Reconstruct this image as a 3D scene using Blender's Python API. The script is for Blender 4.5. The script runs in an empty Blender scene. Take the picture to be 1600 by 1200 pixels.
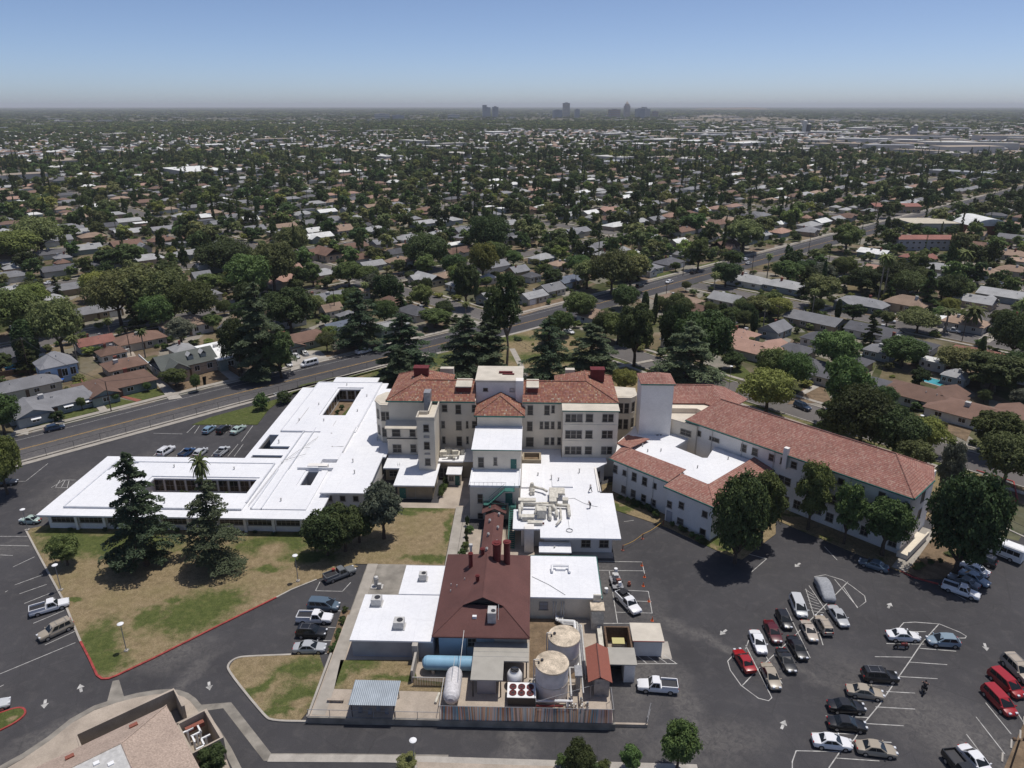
import bpy, math, random
import numpy as np
from mathutils import Vector, Matrix
random.seed(7); RNG = np.random.default_rng(11)
SC = bpy.context.scene; COL = SC.collection
# ---------------- camera ----------------
FPX = 1140.0; CAMZ = 75.0
PIT = math.atan(435/FPX); YAW = math.radians(1.64)
cp, sp, cy_, sy_ = math.cos(PIT), math.sin(PIT), math.cos(YAW), math.sin(YAW)
FWD = Vector((-sy_*cp, cy_*cp, -sp)); RT = Vector((cy_, sy_, 0)); UP = Vector((-sy_*sp, cy_*sp, cp))
cam = bpy.data.cameras.new('camera'); camo = bpy.data.objects.new('camera', cam); COL.objects.link(camo)
cam.sensor_width = 36; cam.lens = 36*FPX/1600; cam.clip_start = .5; cam.clip_end = 120000
camo.matrix_world = Matrix(((RT.x, UP.x, -FWD.x, 0), (RT.y, UP.y, -FWD.y, 0), (RT.z, UP.z, -FWD.z, CAMZ), (0, 0, 0, 1)))
SC.camera = camo
# ---------------- sky, sun, exposure ----------------
SUN_EL = math.radians(74); SUN_AZ = math.atan2(.62, .78)     # azimuth measured from +x towards +y
W = bpy.data.worlds.new('World'); SC.world = W; W.use_nodes = True
wn = W.node_tree; bgn = wn.nodes['Background']
sky = wn.nodes.new('ShaderNodeTexSky'); sky.sky_type = 'NISHITA'; sky.sun_disc = False
sky.sun_elevation = SUN_EL; sky.sun_rotation = math.pi/2 - SUN_AZ
sky.altitude = 90; sky.air_density = .45; sky.dust_density = .75; sky.ozone_density = 5.
tint = wn.nodes.new('ShaderNodeMix'); tint.data_type = 'RGBA'; tint.blend_type = 'MULTIPLY'; tint.inputs[0].default_value = 1
tint.inputs[7].default_value = (1.01, .94, .885, 1); wn.links.new(sky.outputs[0], tint.inputs[6])
wn.links.new(tint.outputs[2], bgn.inputs[0]); bgn.inputs[1].default_value = 0.145
sun = bpy.data.lights.new('sun', 'SUN'); suno = bpy.data.objects.new('sun', sun); COL.objects.link(suno)
sun.energy = 3.5; sun.angle = math.radians(.55); sun.color = (1, .955, .89)
sd = Vector((math.cos(SUN_EL)*math.cos(SUN_AZ), math.cos(SUN_EL)*math.sin(SUN_AZ), math.sin(SUN_EL)))
suno.rotation_euler = sd.to_track_quat('Z', 'Y').to_euler(); suno.location = (0, 0, 300)
SC.view_settings.view_transform = 'Standard'; SC.view_settings.look = 'None'
SC.view_settings.exposure = 0; SC.view_settings.gamma = 1; SC.view_settings.use_curve_mapping = False
SC.render.engine = 'CYCLES'
SC.cycles.max_bounces = 6; SC.cycles.diffuse_bounces = 3; SC.cycles.glossy_bounces = 2
SC.cycles.transmission_bounces = 2; SC.cycles.volume_bounces = 0; SC.cycles.transparent_max_bounces = 4
SC.cycles.use_denoising = True; SC.cycles.denoiser = 'OPENIMAGEDENOISE'; SC.cycles.denoising_input_passes = 'RGB_ALBEDO_NORMAL'

# ---------------- helpers ----------------
R2 = math.sqrt(2)
def ray(px, py):
    return RT*(px-800) + UP*(600-py) + FWD*FPX
def G(px, py, z=0.):                       # point of the photograph at height z -> place on the site
    d = ray(px, py); t = (z-CAMZ)/d.z
    return (d.x*t, d.y*t)
def PR(x, y, z):                           # place -> photograph
    w = Vector((x, y, z-CAMZ)); c = w.dot(FWD)
    return (800+FPX*w.dot(RT)/c, 600-FPX*w.dot(UP)/c) if c > 1 else (-9999, -9999)
def HZ(x, y, py):                          # height above (x,y) seen at row py
    lo, hi = -3, 74
    for _ in range(40):
        m = (lo+hi)/2
        if PR(x, y, m)[1] > py: lo = m
        else: hi = m
    return m
def onwall(px, py, A, B):                  # distance along the wall A->B and height
    d = ray(px, py); ax, ay = A; ux, uy = B[0]-ax, B[1]-ay; L = math.hypot(ux, uy); ux /= L; uy /= L
    nx, ny = uy, -ux
    t = (nx*ax+ny*ay)/(nx*d.x+ny*d.y)
    x, y, z = d.x*t, d.y*t, CAMZ+d.z*t
    return (x-ax)*ux+(y-ay)*uy, z
def st(s, t): return ((s-t)/R2, (s+t)/R2)
def tost(x, y): return ((x+y)/R2, (y-x)/R2)

class MB:
    def __init__(s): s.v = []; s.f = []; s.m = []
    def poly(s, pts, m=0):
        n = len(s.v); s.v += [tuple(p) for p in pts]; s.f.append(tuple(range(n, n+len(pts)))); s.m.append(m)
    def hexa(s, p, m=0):                   # 8 points: bottom 4 ccw, top 4 ccw
        n = len(s.v); s.v += [tuple(q) for q in p]
        for f in ((3, 2, 1, 0), (4, 5, 6, 7), (0, 1, 5, 4), (1, 2, 6, 5), (2, 3, 7, 6), (3, 0, 4, 7)):
            s.f.append(tuple(n+i for i in f)); s.m.append(m)
    def box(s, x0, x1, y0, y1, z0, z1, m=0):
        s.hexa([(x0, y0, z0), (x1, y0, z0), (x1, y1, z0), (x0, y1, z0), (x0, y0, z1), (x1, y0, z1), (x1, y1, z1), (x0, y1, z1)], m)
    def obox(s, cx, cy, w, d, z0, z1, a=0, m=0):
        c, q = math.cos(a), math.sin(a)
        P = [(cx+c*x-q*y, cy+q*x+c*y) for x, y in ((-w/2, -d/2), (w/2, -d/2), (w/2, d/2), (-w/2, d/2))]
        s.hexa([(x, y, z0) for x, y in P]+[(x, y, z1) for x, y in P], m)
    def prism(s, P, z0, z1, m=0):
        P = list(P)
        if sum(P[i-1][0]*P[i][1]-P[i][0]*P[i-1][1] for i in range(len(P))) < 0: P.reverse()
        n = len(s.v); k = len(P)
        s.v += [(x, y, z0) for x, y in P]+[(x, y, z1) for x, y in P]
        s.f.append(tuple(range(n+k-1, n-1, -1))); s.m.append(m)
        s.f.append(tuple(range(n+k, n+2*k))); s.m.append(m)
        for i in range(k):
            j = (i+1) % k; s.f.append((n+i, n+j, n+k+j, n+k+i)); s.m.append(m)
    def cyl(s, p0, p1, r, n=8, r2=None, caps=True, m=0):
        p0, p1 = Vector(p0), Vector(p1); r2 = r if r2 is None else r2
        d = (p1-p0).normalized(); a = d.orthogonal().normalized(); b = d.cross(a); k = len(s.v)
        for p, rr in ((p0, r), (p1, r2)):
            for i in range(n):
                t = 2*math.pi*i/n; s.v.append(tuple(p+a*(rr*math.cos(t))+b*(rr*math.sin(t))))
        for i in range(n):
            j = (i+1) % n; s.f.append((k+i, k+j, k+n+j, k+n+i)); s.m.append(m)
        if caps:
            s.f.append(tuple(range(k+n-1, k-1, -1))); s.m.append(m); s.f.append(tuple(range(k+n, k+2*n))); s.m.append(m)
    def tube(s, pts, r, n=6, m=0):
        for i in range(len(pts)-1):
            rr = r if not isinstance(r, (list, tuple)) else r[i]
            r2 = r if not isinstance(r, (list, tuple)) else r[i+1]
            s.cyl(pts[i], pts[i+1], rr, n, r2, True, m)
    def lathe(s, prof, c, n=16, m=0):      # prof [(r,z)...] about vertical axis at c=(x,y)
        k = len(s.v)
        for r, z in prof:
            for i in range(n):
                t = 2*math.pi*i/n; s.v.append((c[0]+r*math.cos(t), c[1]+r*math.sin(t), z))
        for q in range(len(prof)-1):
            for i in range(n):
                j = (i+1) % n; a = k+q*n
                s.f.append((a+i, a+j, a+n+j, a+n+i)); s.m.append(m)
    def ball(s, c, r, n=8, k=5, sz=1., m=0):
        s.lathe([(r*math.sin(math.pi*i/k)+1e-4, c[2]-r*sz*math.cos(math.pi*i/k)) for i in range(k+1)], (c[0], c[1]), n, m)

def off(o):
    v = Vector((0, 0, 0))
    while o is not None: v = v+o.location; o = o.parent
    return v
def make_mesh(name, V, F, mats, M=None, smooth=False, uv=True):
    me = bpy.data.meshes.new(name); me.from_pydata(V, [], F); me.update()
    for m in (mats if isinstance(mats, (list, tuple)) else [mats]): me.materials.append(m)
    if M and any(M): me.polygons.foreach_set('material_index', M)
    if smooth: me.polygons.foreach_set('use_smooth', [True]*len(me.polygons))
    if uv:
        lay = me.uv_layers.new(name='UVMap'); nl = len(me.loops); np_ = len(me.polygons)
        co = np.empty(len(me.vertices)*3); me.vertices.foreach_get('co', co); co = co.reshape(-1, 3)
        vi = np.empty(nl, dtype=np.int64); me.loops.foreach_get('vertex_index', vi)
        nr = np.empty(np_*3); me.polygons.foreach_get('normal', nr); nr = nr.reshape(-1, 3)
        lt = np.empty(np_, dtype=np.int64); me.polygons.foreach_get('loop_total', lt)
        N = np.repeat(nr, lt, axis=0)
        U = np.stack([-N[:, 1], N[:, 0], np.zeros(nl)], 1); ln = np.linalg.norm(U, axis=1)
        flat = ln < .02; U[flat] = (1, 0, 0); ln[flat] = 1; U /= ln[:, None]
        Vv = np.cross(N, U); P = co[vi]
        lay.data.foreach_set('uv', np.stack([(P*U).sum(1), (P*Vv).sum(1)], 1).astype(np.float32).ravel())
    return me
def tag(o, label=None, cat=None, group=None, kind=None):
    if label: o['label'] = label
    if cat: o['category'] = cat
    if group: o['group'] = group
    if kind: o['kind'] = kind
    return o
def thing(name, label, cat, loc=(0, 0, 0), rot=0., group=None):
    o = bpy.data.objects.new(name, None); COL.objects.link(o); o.location = loc; o.rotation_euler = (0, 0, rot)
    o.empty_display_size = .5
    return tag(o, label, cat, group)
def obj(name, me, parent=None, color=None):
    o = bpy.data.objects.new(name, me); COL.objects.link(o)
    if parent: o.parent = parent
    if color: o.color = (*color, 1)
    return o
def part(name, mb, mats, parent=None, label=None, smooth=False, color=None, kind=None, raw=False):
    V = mb.v
    if parent is not None and not raw:
        q = off(parent); V = [(x-q.x, y-q.y, z-q.z) for x, y, z in V]
    o = obj(name, make_mesh(name, V, mb.f, mats, mb.m, smooth), parent, color)
    return tag(o, label, None, None, kind)
def copy_tree(o, parent=None):
    c = o.copy(); COL.objects.link(c); c.parent = parent
    for ch in KIDS.get(o.name, ()): copy_tree(ch, c)
    return c
KIDS = {}
def index_kids(root):
    for o in [root]+list(root.children_recursive): KIDS[o.name] = list(o.children)

# ---------------- materials ----------------
class NT:
    def __init__(s, m): s.t = m.node_tree; s.n = s.t.nodes; s.l = s.t.links
    def add(s, k, **kw):
        n = s.n.new('ShaderNode'+k)
        for a, b in kw.items():
            if a.startswith('_'): setattr(n, a[1:], b)
        return n
    def link(s, a, b): s.l.new(a, b)
    def math(s, op, a, b=None, clamp=False):
        n = s.n.new('ShaderNodeMath'); n.operation = op; n.use_clamp = clamp
        for i, q in enumerate((a, b)):
            if q is None: continue
            if isinstance(q, (int, float)): n.inputs[i].default_value = q
            else: s.l.new(q, n.inputs[i])
        return n.outputs[0]
    def noise(s, vec, scale, detail=3., rough=.55, dist=0.):
        n = s.n.new('ShaderNodeTexNoise'); n.inputs['Scale'].default_value = scale; n.inputs['Detail'].default_value = detail
        n.inputs['Roughness'].default_value = rough; n.inputs['Distortion'].default_value = dist
        if vec is not None: s.l.new(vec, n.inputs['Vector'])
        return n.outputs[0]
    def ramp(s, fac, stops, const=False):
        n = s.n.new('ShaderNodeValToRGB'); e = n.color_ramp.elements
        if const: n.color_ramp.interpolation = 'CONSTANT'
        while len(e) < len(stops): e.new(.5)
        for i, (p, c) in enumerate(stops):
            e[i].position = p; e[i].color = (*c, 1) if isinstance(c, (tuple, list)) else (c, c, c, 1)
        s.l.new(fac, n.inputs[0]); return n.outputs[0]
    def mix(s, f, a, b, mode='MIX'):
        n = s.n.new('ShaderNodeMix'); n.data_type = 'RGBA'; n.blend_type = mode
        for i, q in ((0, f), (6, a), (7, b)):
            if isinstance(q, (int, float)): n.inputs[i].default_value = q
            elif isinstance(q, (tuple, list)): n.inputs[i].default_value = (*q, 1)
            else: s.l.new(q, n.inputs[i])
        return n.outputs[2]
    def pos(s): return s.n.new('ShaderNodeNewGeometry').outputs['Position']
    def bump(s, h, strength, dist, bsdf):
        n = s.n.new('ShaderNodeBump'); n.inputs['Strength'].default_value = strength; n.inputs['Distance'].default_value = dist
        s.l.new(h, n.inputs['Height']); s.l.new(n.outputs[0], bsdf.inputs['Normal'])
def newmat(name):
    m = bpy.data.materials.new(name); m.use_nodes = True; t = NT(m); b = m.node_tree.nodes['Principled BSDF']
    return m, t, b
def M(name, col, rough=.8, metal=0., nscale=None, var=.12, bump=0., spec=.3, objcol=False, nscale2=None, var2=.1, coat=0.):
    m, t, b = newmat(name)
    b.inputs['Roughness'].default_value = rough; b.inputs['Metallic'].default_value = metal
    b.inputs['Specular IOR Level'].default_value = spec; b.inputs['Coat Weight'].default_value = coat
    if objcol: c = t.add('ObjectInfo').outputs['Color']
    else:
        r = t.add('RGB'); r.outputs[0].default_value = (*col, 1); c = r.outputs[0]
    p = None
    for ns, va in ((nscale, var), (nscale2, var2)):
        if ns:
            p = p or t.pos()
            f = t.noise(p, ns, 4)
            k = t.ramp(f, [(.25, 1-va*1.6), (.75, 1+va*1.6)])
            c = t.mix(1., c, k, 'MULTIPLY')
            if bump and ns == nscale: t.bump(f, bump, .05, b)
    t.link(c, b.inputs['Base Color']); return m
def blobs(t, lst, warp=2.2, wscale=.25, edge=.35):
    """union of soft ellipses (x, y, rx, ry, angle deg) on the ground, with a ragged edge"""
    P = t.pos(); n = t.n.new('ShaderNodeTexNoise'); n.inputs['Scale'].default_value = wscale; n.inputs['Detail'].default_value = 4
    t.link(P, n.inputs['Vector'])
    v = t.n.new('ShaderNodeVectorMath'); v.operation = 'SUBTRACT'; t.link(n.outputs['Color'], v.inputs[0]); v.inputs[1].default_value = (.5, .5, .5)
    w = t.n.new('ShaderNodeVectorMath'); w.operation = 'MULTIPLY_ADD'; t.link(v.outputs[0], w.inputs[0])
    w.inputs[1].default_value = (warp*2, warp*2, 0); t.link(P, w.inputs[2]); out = None
    for x, y, rx, ry, a in lst:
        mp = t.n.new('ShaderNodeMapping'); mp.vector_type = 'TEXTURE'
        mp.inputs['Location'].default_value = (x, y, 0); mp.inputs['Rotation'].default_value = (0, 0, math.radians(a)); mp.inputs['Scale'].default_value = (rx, ry, 1000)
        t.link(w.outputs[0], mp.inputs[0])
        l = t.n.new('ShaderNodeVectorMath'); l.operation = 'LENGTH'; t.link(mp.outputs[0], l.inputs[0])
        r = t.n.new('ShaderNodeMapRange'); r.inputs[1].default_value = 1+edge; r.inputs[2].default_value = 1-edge
        t.link(l.outputs['Value'], r.inputs[0])
        out = r.outputs[0] if out is None else t.math('MAXIMUM', out, r.outputs[0])
    return out
def lawn_mat(name, green, dry, base_is_dry=True):
    m, t, b = newmat(name); P = t.pos(); b.inputs['Roughness'].default_value = .95; b.inputs['Specular IOR Level'].default_value = .1
    f1 = t.noise(P, .9, 6, .7); f2 = t.noise(P, .16, 4, .6); f3 = t.noise(P, 6., 3, .7)
    D = t.ramp(f1, [(.3, (.16, .125, .07)), (.5, (.235, .18, .105)), (.72, (.3, .235, .145))])
    D = t.mix(t.ramp(f2, [(.45, 0), (.75, .6)]), D, (.2, .17, .08))
    Gn = t.ramp(f1, [(.3, (.045, .065, .017)), (.55, (.075, .098, .027)), (.75, (.13, .13, .045))])
    k = blobs(t, green, 1.9, .4, .55) if green else t.ramp(f2, [(.48, 0), (.62, 1)])
    k = t.ramp(t.math('ADD', k, t.math('MULTIPLY', t.math('SUBTRACT', t.noise(P, .7, 6, .75), .5), 1.5)), [(.34, 0), (.9, .92)])
    if dry:
        d = blobs(t, dry, 1.2, .5, .35); k = t.math('MULTIPLY', k, t.math('SUBTRACT', 1., d))
    c = t.mix(k, D, Gn); c = t.mix(1., c, t.ramp(f3, [(.3, .62), (.7, 1.32)]), 'MULTIPLY')
    t.link(c, b.inputs['Base Color']); t.bump(f3, .5, .06, b); return m
def asphalt_mat(name, col, dust, dustcol=(.2, .185, .17), mottled=.5):
    m, t, b = newmat(name); P = t.pos(); b.inputs['Roughness'].default_value = .88; b.inputs['Specular IOR Level'].default_value = .25
    f1 = t.noise(P, .07, 5, .65); f2 = t.noise(P, 9., 2, .8); f3 = t.noise(P, .6, 5, .7, .6)
    c = t.ramp(f1, [(.3, tuple(x*.82 for x in col)), (.7, tuple(x*1.22 for x in col))])
    c = t.mix(1., c, t.ramp(f2, [(.3, .78), (.72, 1.3)]), 'MULTIPLY')
    c = t.mix(t.ramp(f3, [(.5, 0), (.85, .22*mottled*2)]), c, dustcol)
    if dust:
        k = blobs(t, dust, 3., .3, .55)
        s = t.ramp(t.noise(P, 1.1, 6, .75, 1.4), [(.32, 0), (.66, 1)])
        c = t.mix(t.math('MULTIPLY', t.math('MULTIPLY', k, s), .5), c, dustcol)
    # hairline cracks and filled seams
    v = t.n.new('ShaderNodeTexVoronoi'); v.feature = 'DISTANCE_TO_EDGE'; v.inputs['Scale'].default_value = .11; t.link(P, v.inputs['Vector'])
    k = t.math('LESS_THAN', v.outputs['Distance'], .006); c = t.mix(t.math('MULTIPLY', k, .16), c, (.02, .02, .022))
    t.link(c, b.inputs['Base Color']); t.bump(f2, .35, .02, b); return m
def tile_mat(name, stops, wu=.28, wv=.42, patch=0.5):
    m, t, b = newmat(name); b.inputs['Roughness'].default_value = .85; b.inputs['Specular IOR Level'].default_value = .2
    uv = t.n.new('ShaderNodeUVMap').outputs[0]; sx = t.n.new('ShaderNodeSeparateXYZ'); t.link(uv, sx.inputs[0])
    u = t.math('DIVIDE', sx.outputs[0], wu); v = t.math('DIVIDE', sx.outputs[1], wv)
    cb = t.n.new('ShaderNodeCombineXYZ'); t.link(t.math('FLOOR', u), cb.inputs[0]); t.link(t.math('FLOOR', v), cb.inputs[1])
    wn_ = t.n.new('ShaderNodeTexWhiteNoise'); wn_.noise_dimensions = '2D'; t.link(cb.outputs[0], wn_.inputs['Vector'])
    c = t.ramp(wn_.outputs['Value'], stops, True)
    P = t.pos(); f = t.noise(P, patch, 4, .6); c = t.mix(1., c, t.ramp(f, [(.3, .86), (.7, 1.12)]), 'MULTIPLY')
    fr = t.math('FRACT', v); fu = t.math('ABSOLUTE', t.math('SINE', t.math('MULTIPLY', u, math.pi)))
    c = t.mix(t.math('MULTIPLY', t.math('LESS_THAN', fr, .2), .42), c, (.05, .028, .022))  # lower edge of each tile row darkened: overlap shade painted into the colour
    t.link(c, b.inputs['Base Color']); t.bump(t.math('ADD', fu, t.math('MULTIPLY', fr, -.6)), 1., .05, b); return m

def leaf_mat(name, c0, c1, rough=.65):
    m, t, b = newmat(name); b.inputs['Roughness'].default_value = rough; b.inputs['Specular IOR Level'].default_value = .2
    oi = t.n.new('ShaderNodeObjectInfo'); P = t.n.new('ShaderNodeTexCoord').outputs['Object']
    f = t.noise(P, .8, 3, .7); f2 = t.noise(P, 5., 2, .7)
    k = t.math('ADD', t.math('MULTIPLY', f, .6), t.math('MULTIPLY', f2, .4))
    c = t.ramp(k, [(.36, c0), (.64, c1)])
    c = t.mix(.0, c, c)
    hs = t.n.new('ShaderNodeHueSaturation'); t.link(c, hs.inputs['Color'])
    t.link(t.math('ADD', t.math('MULTIPLY', oi.outputs['Random'], .06), .462), hs.inputs['Hue']); hs.inputs['Saturation'].default_value = .86
    t.link(t.math('ADD', t.math('MULTIPLY', t.math('FRACT', t.math('MULTIPLY', oi.outputs['Random'], 17.3)), .75), .62), hs.inputs['Value'])
    t.link(hs.outputs[0], b.inputs['Base Color'])
    tr = t.n.new('ShaderNodeBsdfTranslucent'); t.link(hs.outputs[0], tr.inputs[0]); mx = t.n.new('ShaderNodeMixShader'); mx.inputs[0].default_value = .3
    out = t.n['Material Output']; t.link(b.outputs[0], mx.inputs[1]); t.link(tr.outputs[0], mx.inputs[2]); t.link(mx.outputs[0], out.inputs[0]); return m

m_cream = M('cream_stucco', (.7, .63, .52), .9, nscale=.35, var=.06, nscale2=6., var2=.05)
m_white_wall = M('white_stucco', (.74, .71, .67), .9, nscale=.3, var=.06, nscale2=5., var2=.05)
m_creamroof = M('cream_roofing', (.56, .51, .43), .9, nscale=.4, var=.1)
m_brownwall = M('tan_concrete_wall', (.3, .25, .18), .9, nscale=.5, var=.12)
m_bluewall = M('pale_blue_wall', (.36, .47, .58), .85, nscale=.4, var=.08)
m_greywall = M('grey_stucco', (.34, .34, .36), .9, nscale=.5, var=.1)
def coat_mat():
    m, t, b = newmat('white_roof_coating'); P = t.pos(); b.inputs['Roughness'].default_value = .7; b.inputs['Specular IOR Level'].default_value = .2
    c = t.ramp(t.noise(P, .12, 4, .6), [(.3, (.7, .705, .73)), (.7, (.78, .78, .79))])
    c = t.mix(1., c, t.ramp(t.noise(P, 1.6, 5, .7, .5), [(.28, .93), (.6, 1.03)]), 'MULTIPLY')
    sx = t.n.new('ShaderNodeSeparateXYZ'); t.link(P, sx.inputs[0])
    wv = t.math('MULTIPLY', t.noise(P, .4, 2), .25)
    for i, st_, w_ in ((0, 2.7, .028), (1, 5.9, .012)):
        k = t.math('LESS_THAN', t.math('FRACT', t.math('ADD', t.math('DIVIDE', sx.outputs[i], st_), wv)), w_); c = t.mix(t.math('MULTIPLY', k, .16), c, (.4, .4, .42))
    k = t.ramp(t.noise(P, .5, 6, .75, 2.), [(.62, 0), (.75, .25)]); c = t.mix(k, c, (.42, .41, .4))
    t.link(c, b.inputs['Base Color']); t.bump(t.noise(P, 1.2, 5, .7), .4, .06, b); return m
m_coat = coat_mat()
m_curb = M('white_curb_edge', (.62, .63, .66), .8, nscale=1., var=.08)
m_tile = tile_mat('mottled_clay_tiles', [(0, (.27, .11, .08)), (.3, (.31, .145, .1)), (.52, (.36, .19, .12)), (.68, (.3, .15, .125)), (.84, (.38, .25, .17)), (.91, (.22, .1, .08)), (.985, (.42, .35, .28))], .3, .42)
m_tile2 = tile_mat('pinkish_clay_tiles', [(0, (.31, .145, .115)), (.35, (.36, .19, .15)), (.6, (.33, .17, .14)), (.8, (.38, .23, .185)), (.93, (.27, .13, .105))], .3, .42, .25)
m_maroon = M('maroon_shingles', (.12, .056, .05), .92, nscale=14., var=.25, nscale2=.3, var2=.1)
m_redpaint = M('red_metal', (.13, .02, .02), .6, nscale=2., var=.15)
m_redshed = M('red_shingles', (.25, .09, .065), .9, nscale=12., var=.2)
m_green = M('green_trim', (.035, .13, .11), .55, nscale=1., var=.15)
m_glass = M('dark_glass', (.012, .012, .014), .12, spec=.5)
m_screen = M('dark_window_screen', (.02, .016, .014), .5, spec=.2)
_m, _t, _b = newmat('varied_window_screen'); _b.inputs['Roughness'].default_value = .4
_t.link(_t.ramp(_t.add('ObjectInfo').outputs['Random'], [(0, (.012, .01, .01)), (.7, (.028, .024, .022)), (.85, (.06, .055, .05)), (1, (.11, .1, .09))]), _b.inputs['Base Color']); m_screen = _m
m_frame = M('window_frame_grey', (.32, .29, .25), .7)
m_conc = M('concrete', (.38, .35, .31), .92, nscale=.5, var=.12, nscale2=8., var2=.06)
m_conc2 = M('tan_concrete', (.39, .33, .27), .92, nscale=.35, var=.14, nscale2=6., var2=.08)
m_walk = M('sidewalk_concrete', (.34, .31, .27), .92, nscale=.6, var=.12)
m_gutter = M('dirty_gutter_concrete', (.24, .22, .19), .92, nscale=.5, var=.25)
m_soil = M('bare_soil', (.17, .12, .075), .95, nscale=.6, var=.25, nscale2=5., var2=.15)
m_black = M('black_rubber', (.015, .015, .016), .75)
m_dark = M('dark_metal', (.045, .045, .05), .5, metal=.3)
m_grey = M('grey_metal', (.3, .3, .31), .5, metal=.3, nscale=2., var=.15)
m_lgrey = M('light_grey_metal', (.5, .49, .47), .5, metal=.1, nscale=2., var=.12)
m_white = M('white_paint', (.78, .78, .78), .5, nscale=1.5, var=.05)
m_line = M('white_road_paint', (.42, .41, .39), .8, nscale=1.2, var=.3)
m_yline = M('yellow_road_paint', (.5, .3, .07), .8, nscale=1., var=.15)
m_redcurb = M('red_curb_paint', (.3, .05, .045), .75, nscale=1.5, var=.25)
m_wood = M('weathered_fence_wood', (.13, .085, .055), .9, nscale=3., var=.25)
m_pole = M('creosoted_pole_wood', (.09, .065, .05), .9)
m_bark = M('bark', (.075, .055, .042), .95, nscale=4., var=.3)
m_palebark = M('pale_bark', (.26, .22, .18), .95, nscale=3., var=.3)
m_shingle = M('house_shingles', (1, 1, 1), .93, nscale=9., var=.16, objcol=True, nscale2=.35, var2=.1)
m_hwall = M('house_wall', (1, 1, 1), .88, nscale=.8, var=.08, objcol=True)
m_tank = M('stained_tank_top', (.5, .42, .32), .8, nscale=.9, var=.3, nscale2=6., var2=.2)
m_tankw = M('tank_wall_white', (.6, .57, .55), .6, nscale=.8, var=.12)
m_bluetank = M('pale_blue_tank', (.24, .42, .55), .4, nscale=.7, var=.06)
m_capsule = M('chalky_white_tank', (.58, .56, .56), .6, nscale=3., var=.16)
m_corr = M('corrugated_metal', (.36, .4, .43), .45, metal=.4, nscale=.7, var=.1)
m_canopy = M('tan_membrane', (.36, .34, .3), .85, nscale=.8, var=.06)
m_tanroof = M('tan_shingles', (.38, .295, .24), .93, nscale=5., var=.22, nscale2=.5, var2=.08)
m_skin = M('skin', (.35, .2, .14), .6)
m_duct = M('beige_ductwork', (.56, .53, .46), .6, nscale=2., var=.2)
m_orange = M('orange_plastic', (.7, .13, .03), .5)
m_paint = M('car_paint', (1, 1, 1), .3, spec=.5, objcol=True, coat=.6)
m_carglass = M('car_glass', (.012, .015, .017), .08, spec=.45)
m_headl = M('headlight_glass', (.65, .66, .68), .1, spec=.7)
m_taill = M('taillight_plastic', (.35, .012, .01), .2, spec=.5)
m_rim = M('alloy_rim', (.42, .42, .43), .3, metal=.7)
# ================= ground, roads, lots =================
def struct(name, mb, mats, kind='structure', label=None, smooth=False):
    o = part(name, mb, mats, None, label, smooth); o['kind'] = kind; return o
def child(name, mb, mats, parent, label=None, **k): return part(name, mb, mats, parent, label, **k)
def sheet(name, P, z, mat, label=None):
    mb = MB(); P = list(P)
    if sum(P[i-1][0]*P[i][1]-P[i][0]*P[i-1][1] for i in range(len(P))) < 0: P.reverse()
    mb.poly([(x, y, z) for x, y in P]); return struct(name, mb, mat, label=label)
def smooth_poly(P, n=2):
    for _ in range(n):
        Q = []
        for i in range(len(P)):
            a, b = P[i], P[(i+1) % len(P)]
            Q += [(a[0]*.75+b[0]*.25, a[1]*.75+b[1]*.25), (a[0]*.25+b[0]*.75, a[1]*.25+b[1]*.75)]
        P = Q
    return P
def chaikin(P, n=2):
    for _ in range(n):
        Q = [P[0]]
        for a, b in zip(P[:-1], P[1:]):
            Q += [(a[0]*.75+b[0]*.25, a[1]*.75+b[1]*.25), (a[0]*.25+b[0]*.75, a[1]*.25+b[1]*.75)]
        P = Q+[P[-1]]
    return P
def strip(P, w, z0, z1, mb=None, offs=0.):       # ribbon along an open polyline
    mb = mb or MB(); n = len(P); L = []; Rr = []
    for i in range(n):
        a = P[max(i-1, 0)]; b = P[min(i+1, n-1)]; dx, dy = b[0]-a[0], b[1]-a[1]; l = math.hypot(dx, dy) or 1
        nx, ny = -dy/l, dx/l
        L.append((P[i][0]+nx*(offs+w/2), P[i][1]+ny*(offs+w/2))); Rr.append((P[i][0]+nx*(offs-w/2), P[i][1]+ny*(offs-w/2)))
    for i in range(n-1):
        q = [Rr[i], Rr[i+1], L[i+1], L[i]]
        if z1-z0 < .01: mb.poly([(x, y, z1) for x, y in q])
        else: mb.hexa([(x, y, z0) for x, y in q]+[(x, y, z1) for x, y in q])
    return mb

# far ground: town floor of yards, paving and shrubs, brown open fields far right
m, t, b = newmat('town_ground'); P = t.pos()
f1 = t.noise(P, .045, 6, .72); f2 = t.noise(P, .5, 5, .7); f3 = t.noise(P, .0035, 4, .6); f4 = t.noise(P, .0009, 4, .65)
c = t.ramp(f1, [(.34, (.035, .045, .018)), (.46, (.1, .095, .045)), (.52, (.17, .135, .095)), (.6, (.22, .19, .155)), (.7, (.12, .11, .1))])
c = t.mix(1., c, t.ramp(f2, [(.3, .68), (.7, 1.25)]), 'MULTIPLY')
rv = t.n.new('ShaderNodeMapping'); rv.inputs['Rotation'].default_value = (0, 0, math.pi/4); rv.inputs['Scale'].default_value = (.13, .075, 0); t.link(P, rv.inputs[0])
vo = t.n.new('ShaderNodeTexVoronoi'); vo.distance = 'CHEBYCHEV'; vo.inputs['Scale'].default_value = 1.; t.link(rv.outputs[0], vo.inputs['Vector']); sc_v = t.n.new('ShaderNodeSeparateColor'); t.link(vo.outputs['Color'], sc_v.inputs[0])
yd = t.ramp(sc_v.outputs[0], [(0, (.04, .055, .018)), (.2, (.2, .155, .095)), (.36, (.26, .24, .2)), (.5, (.07, .085, .028)), (.62, (.13, .115, .07)), (.74, (.17, .12, .085)), (.88, (.3, .28, .25))], True)
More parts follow.
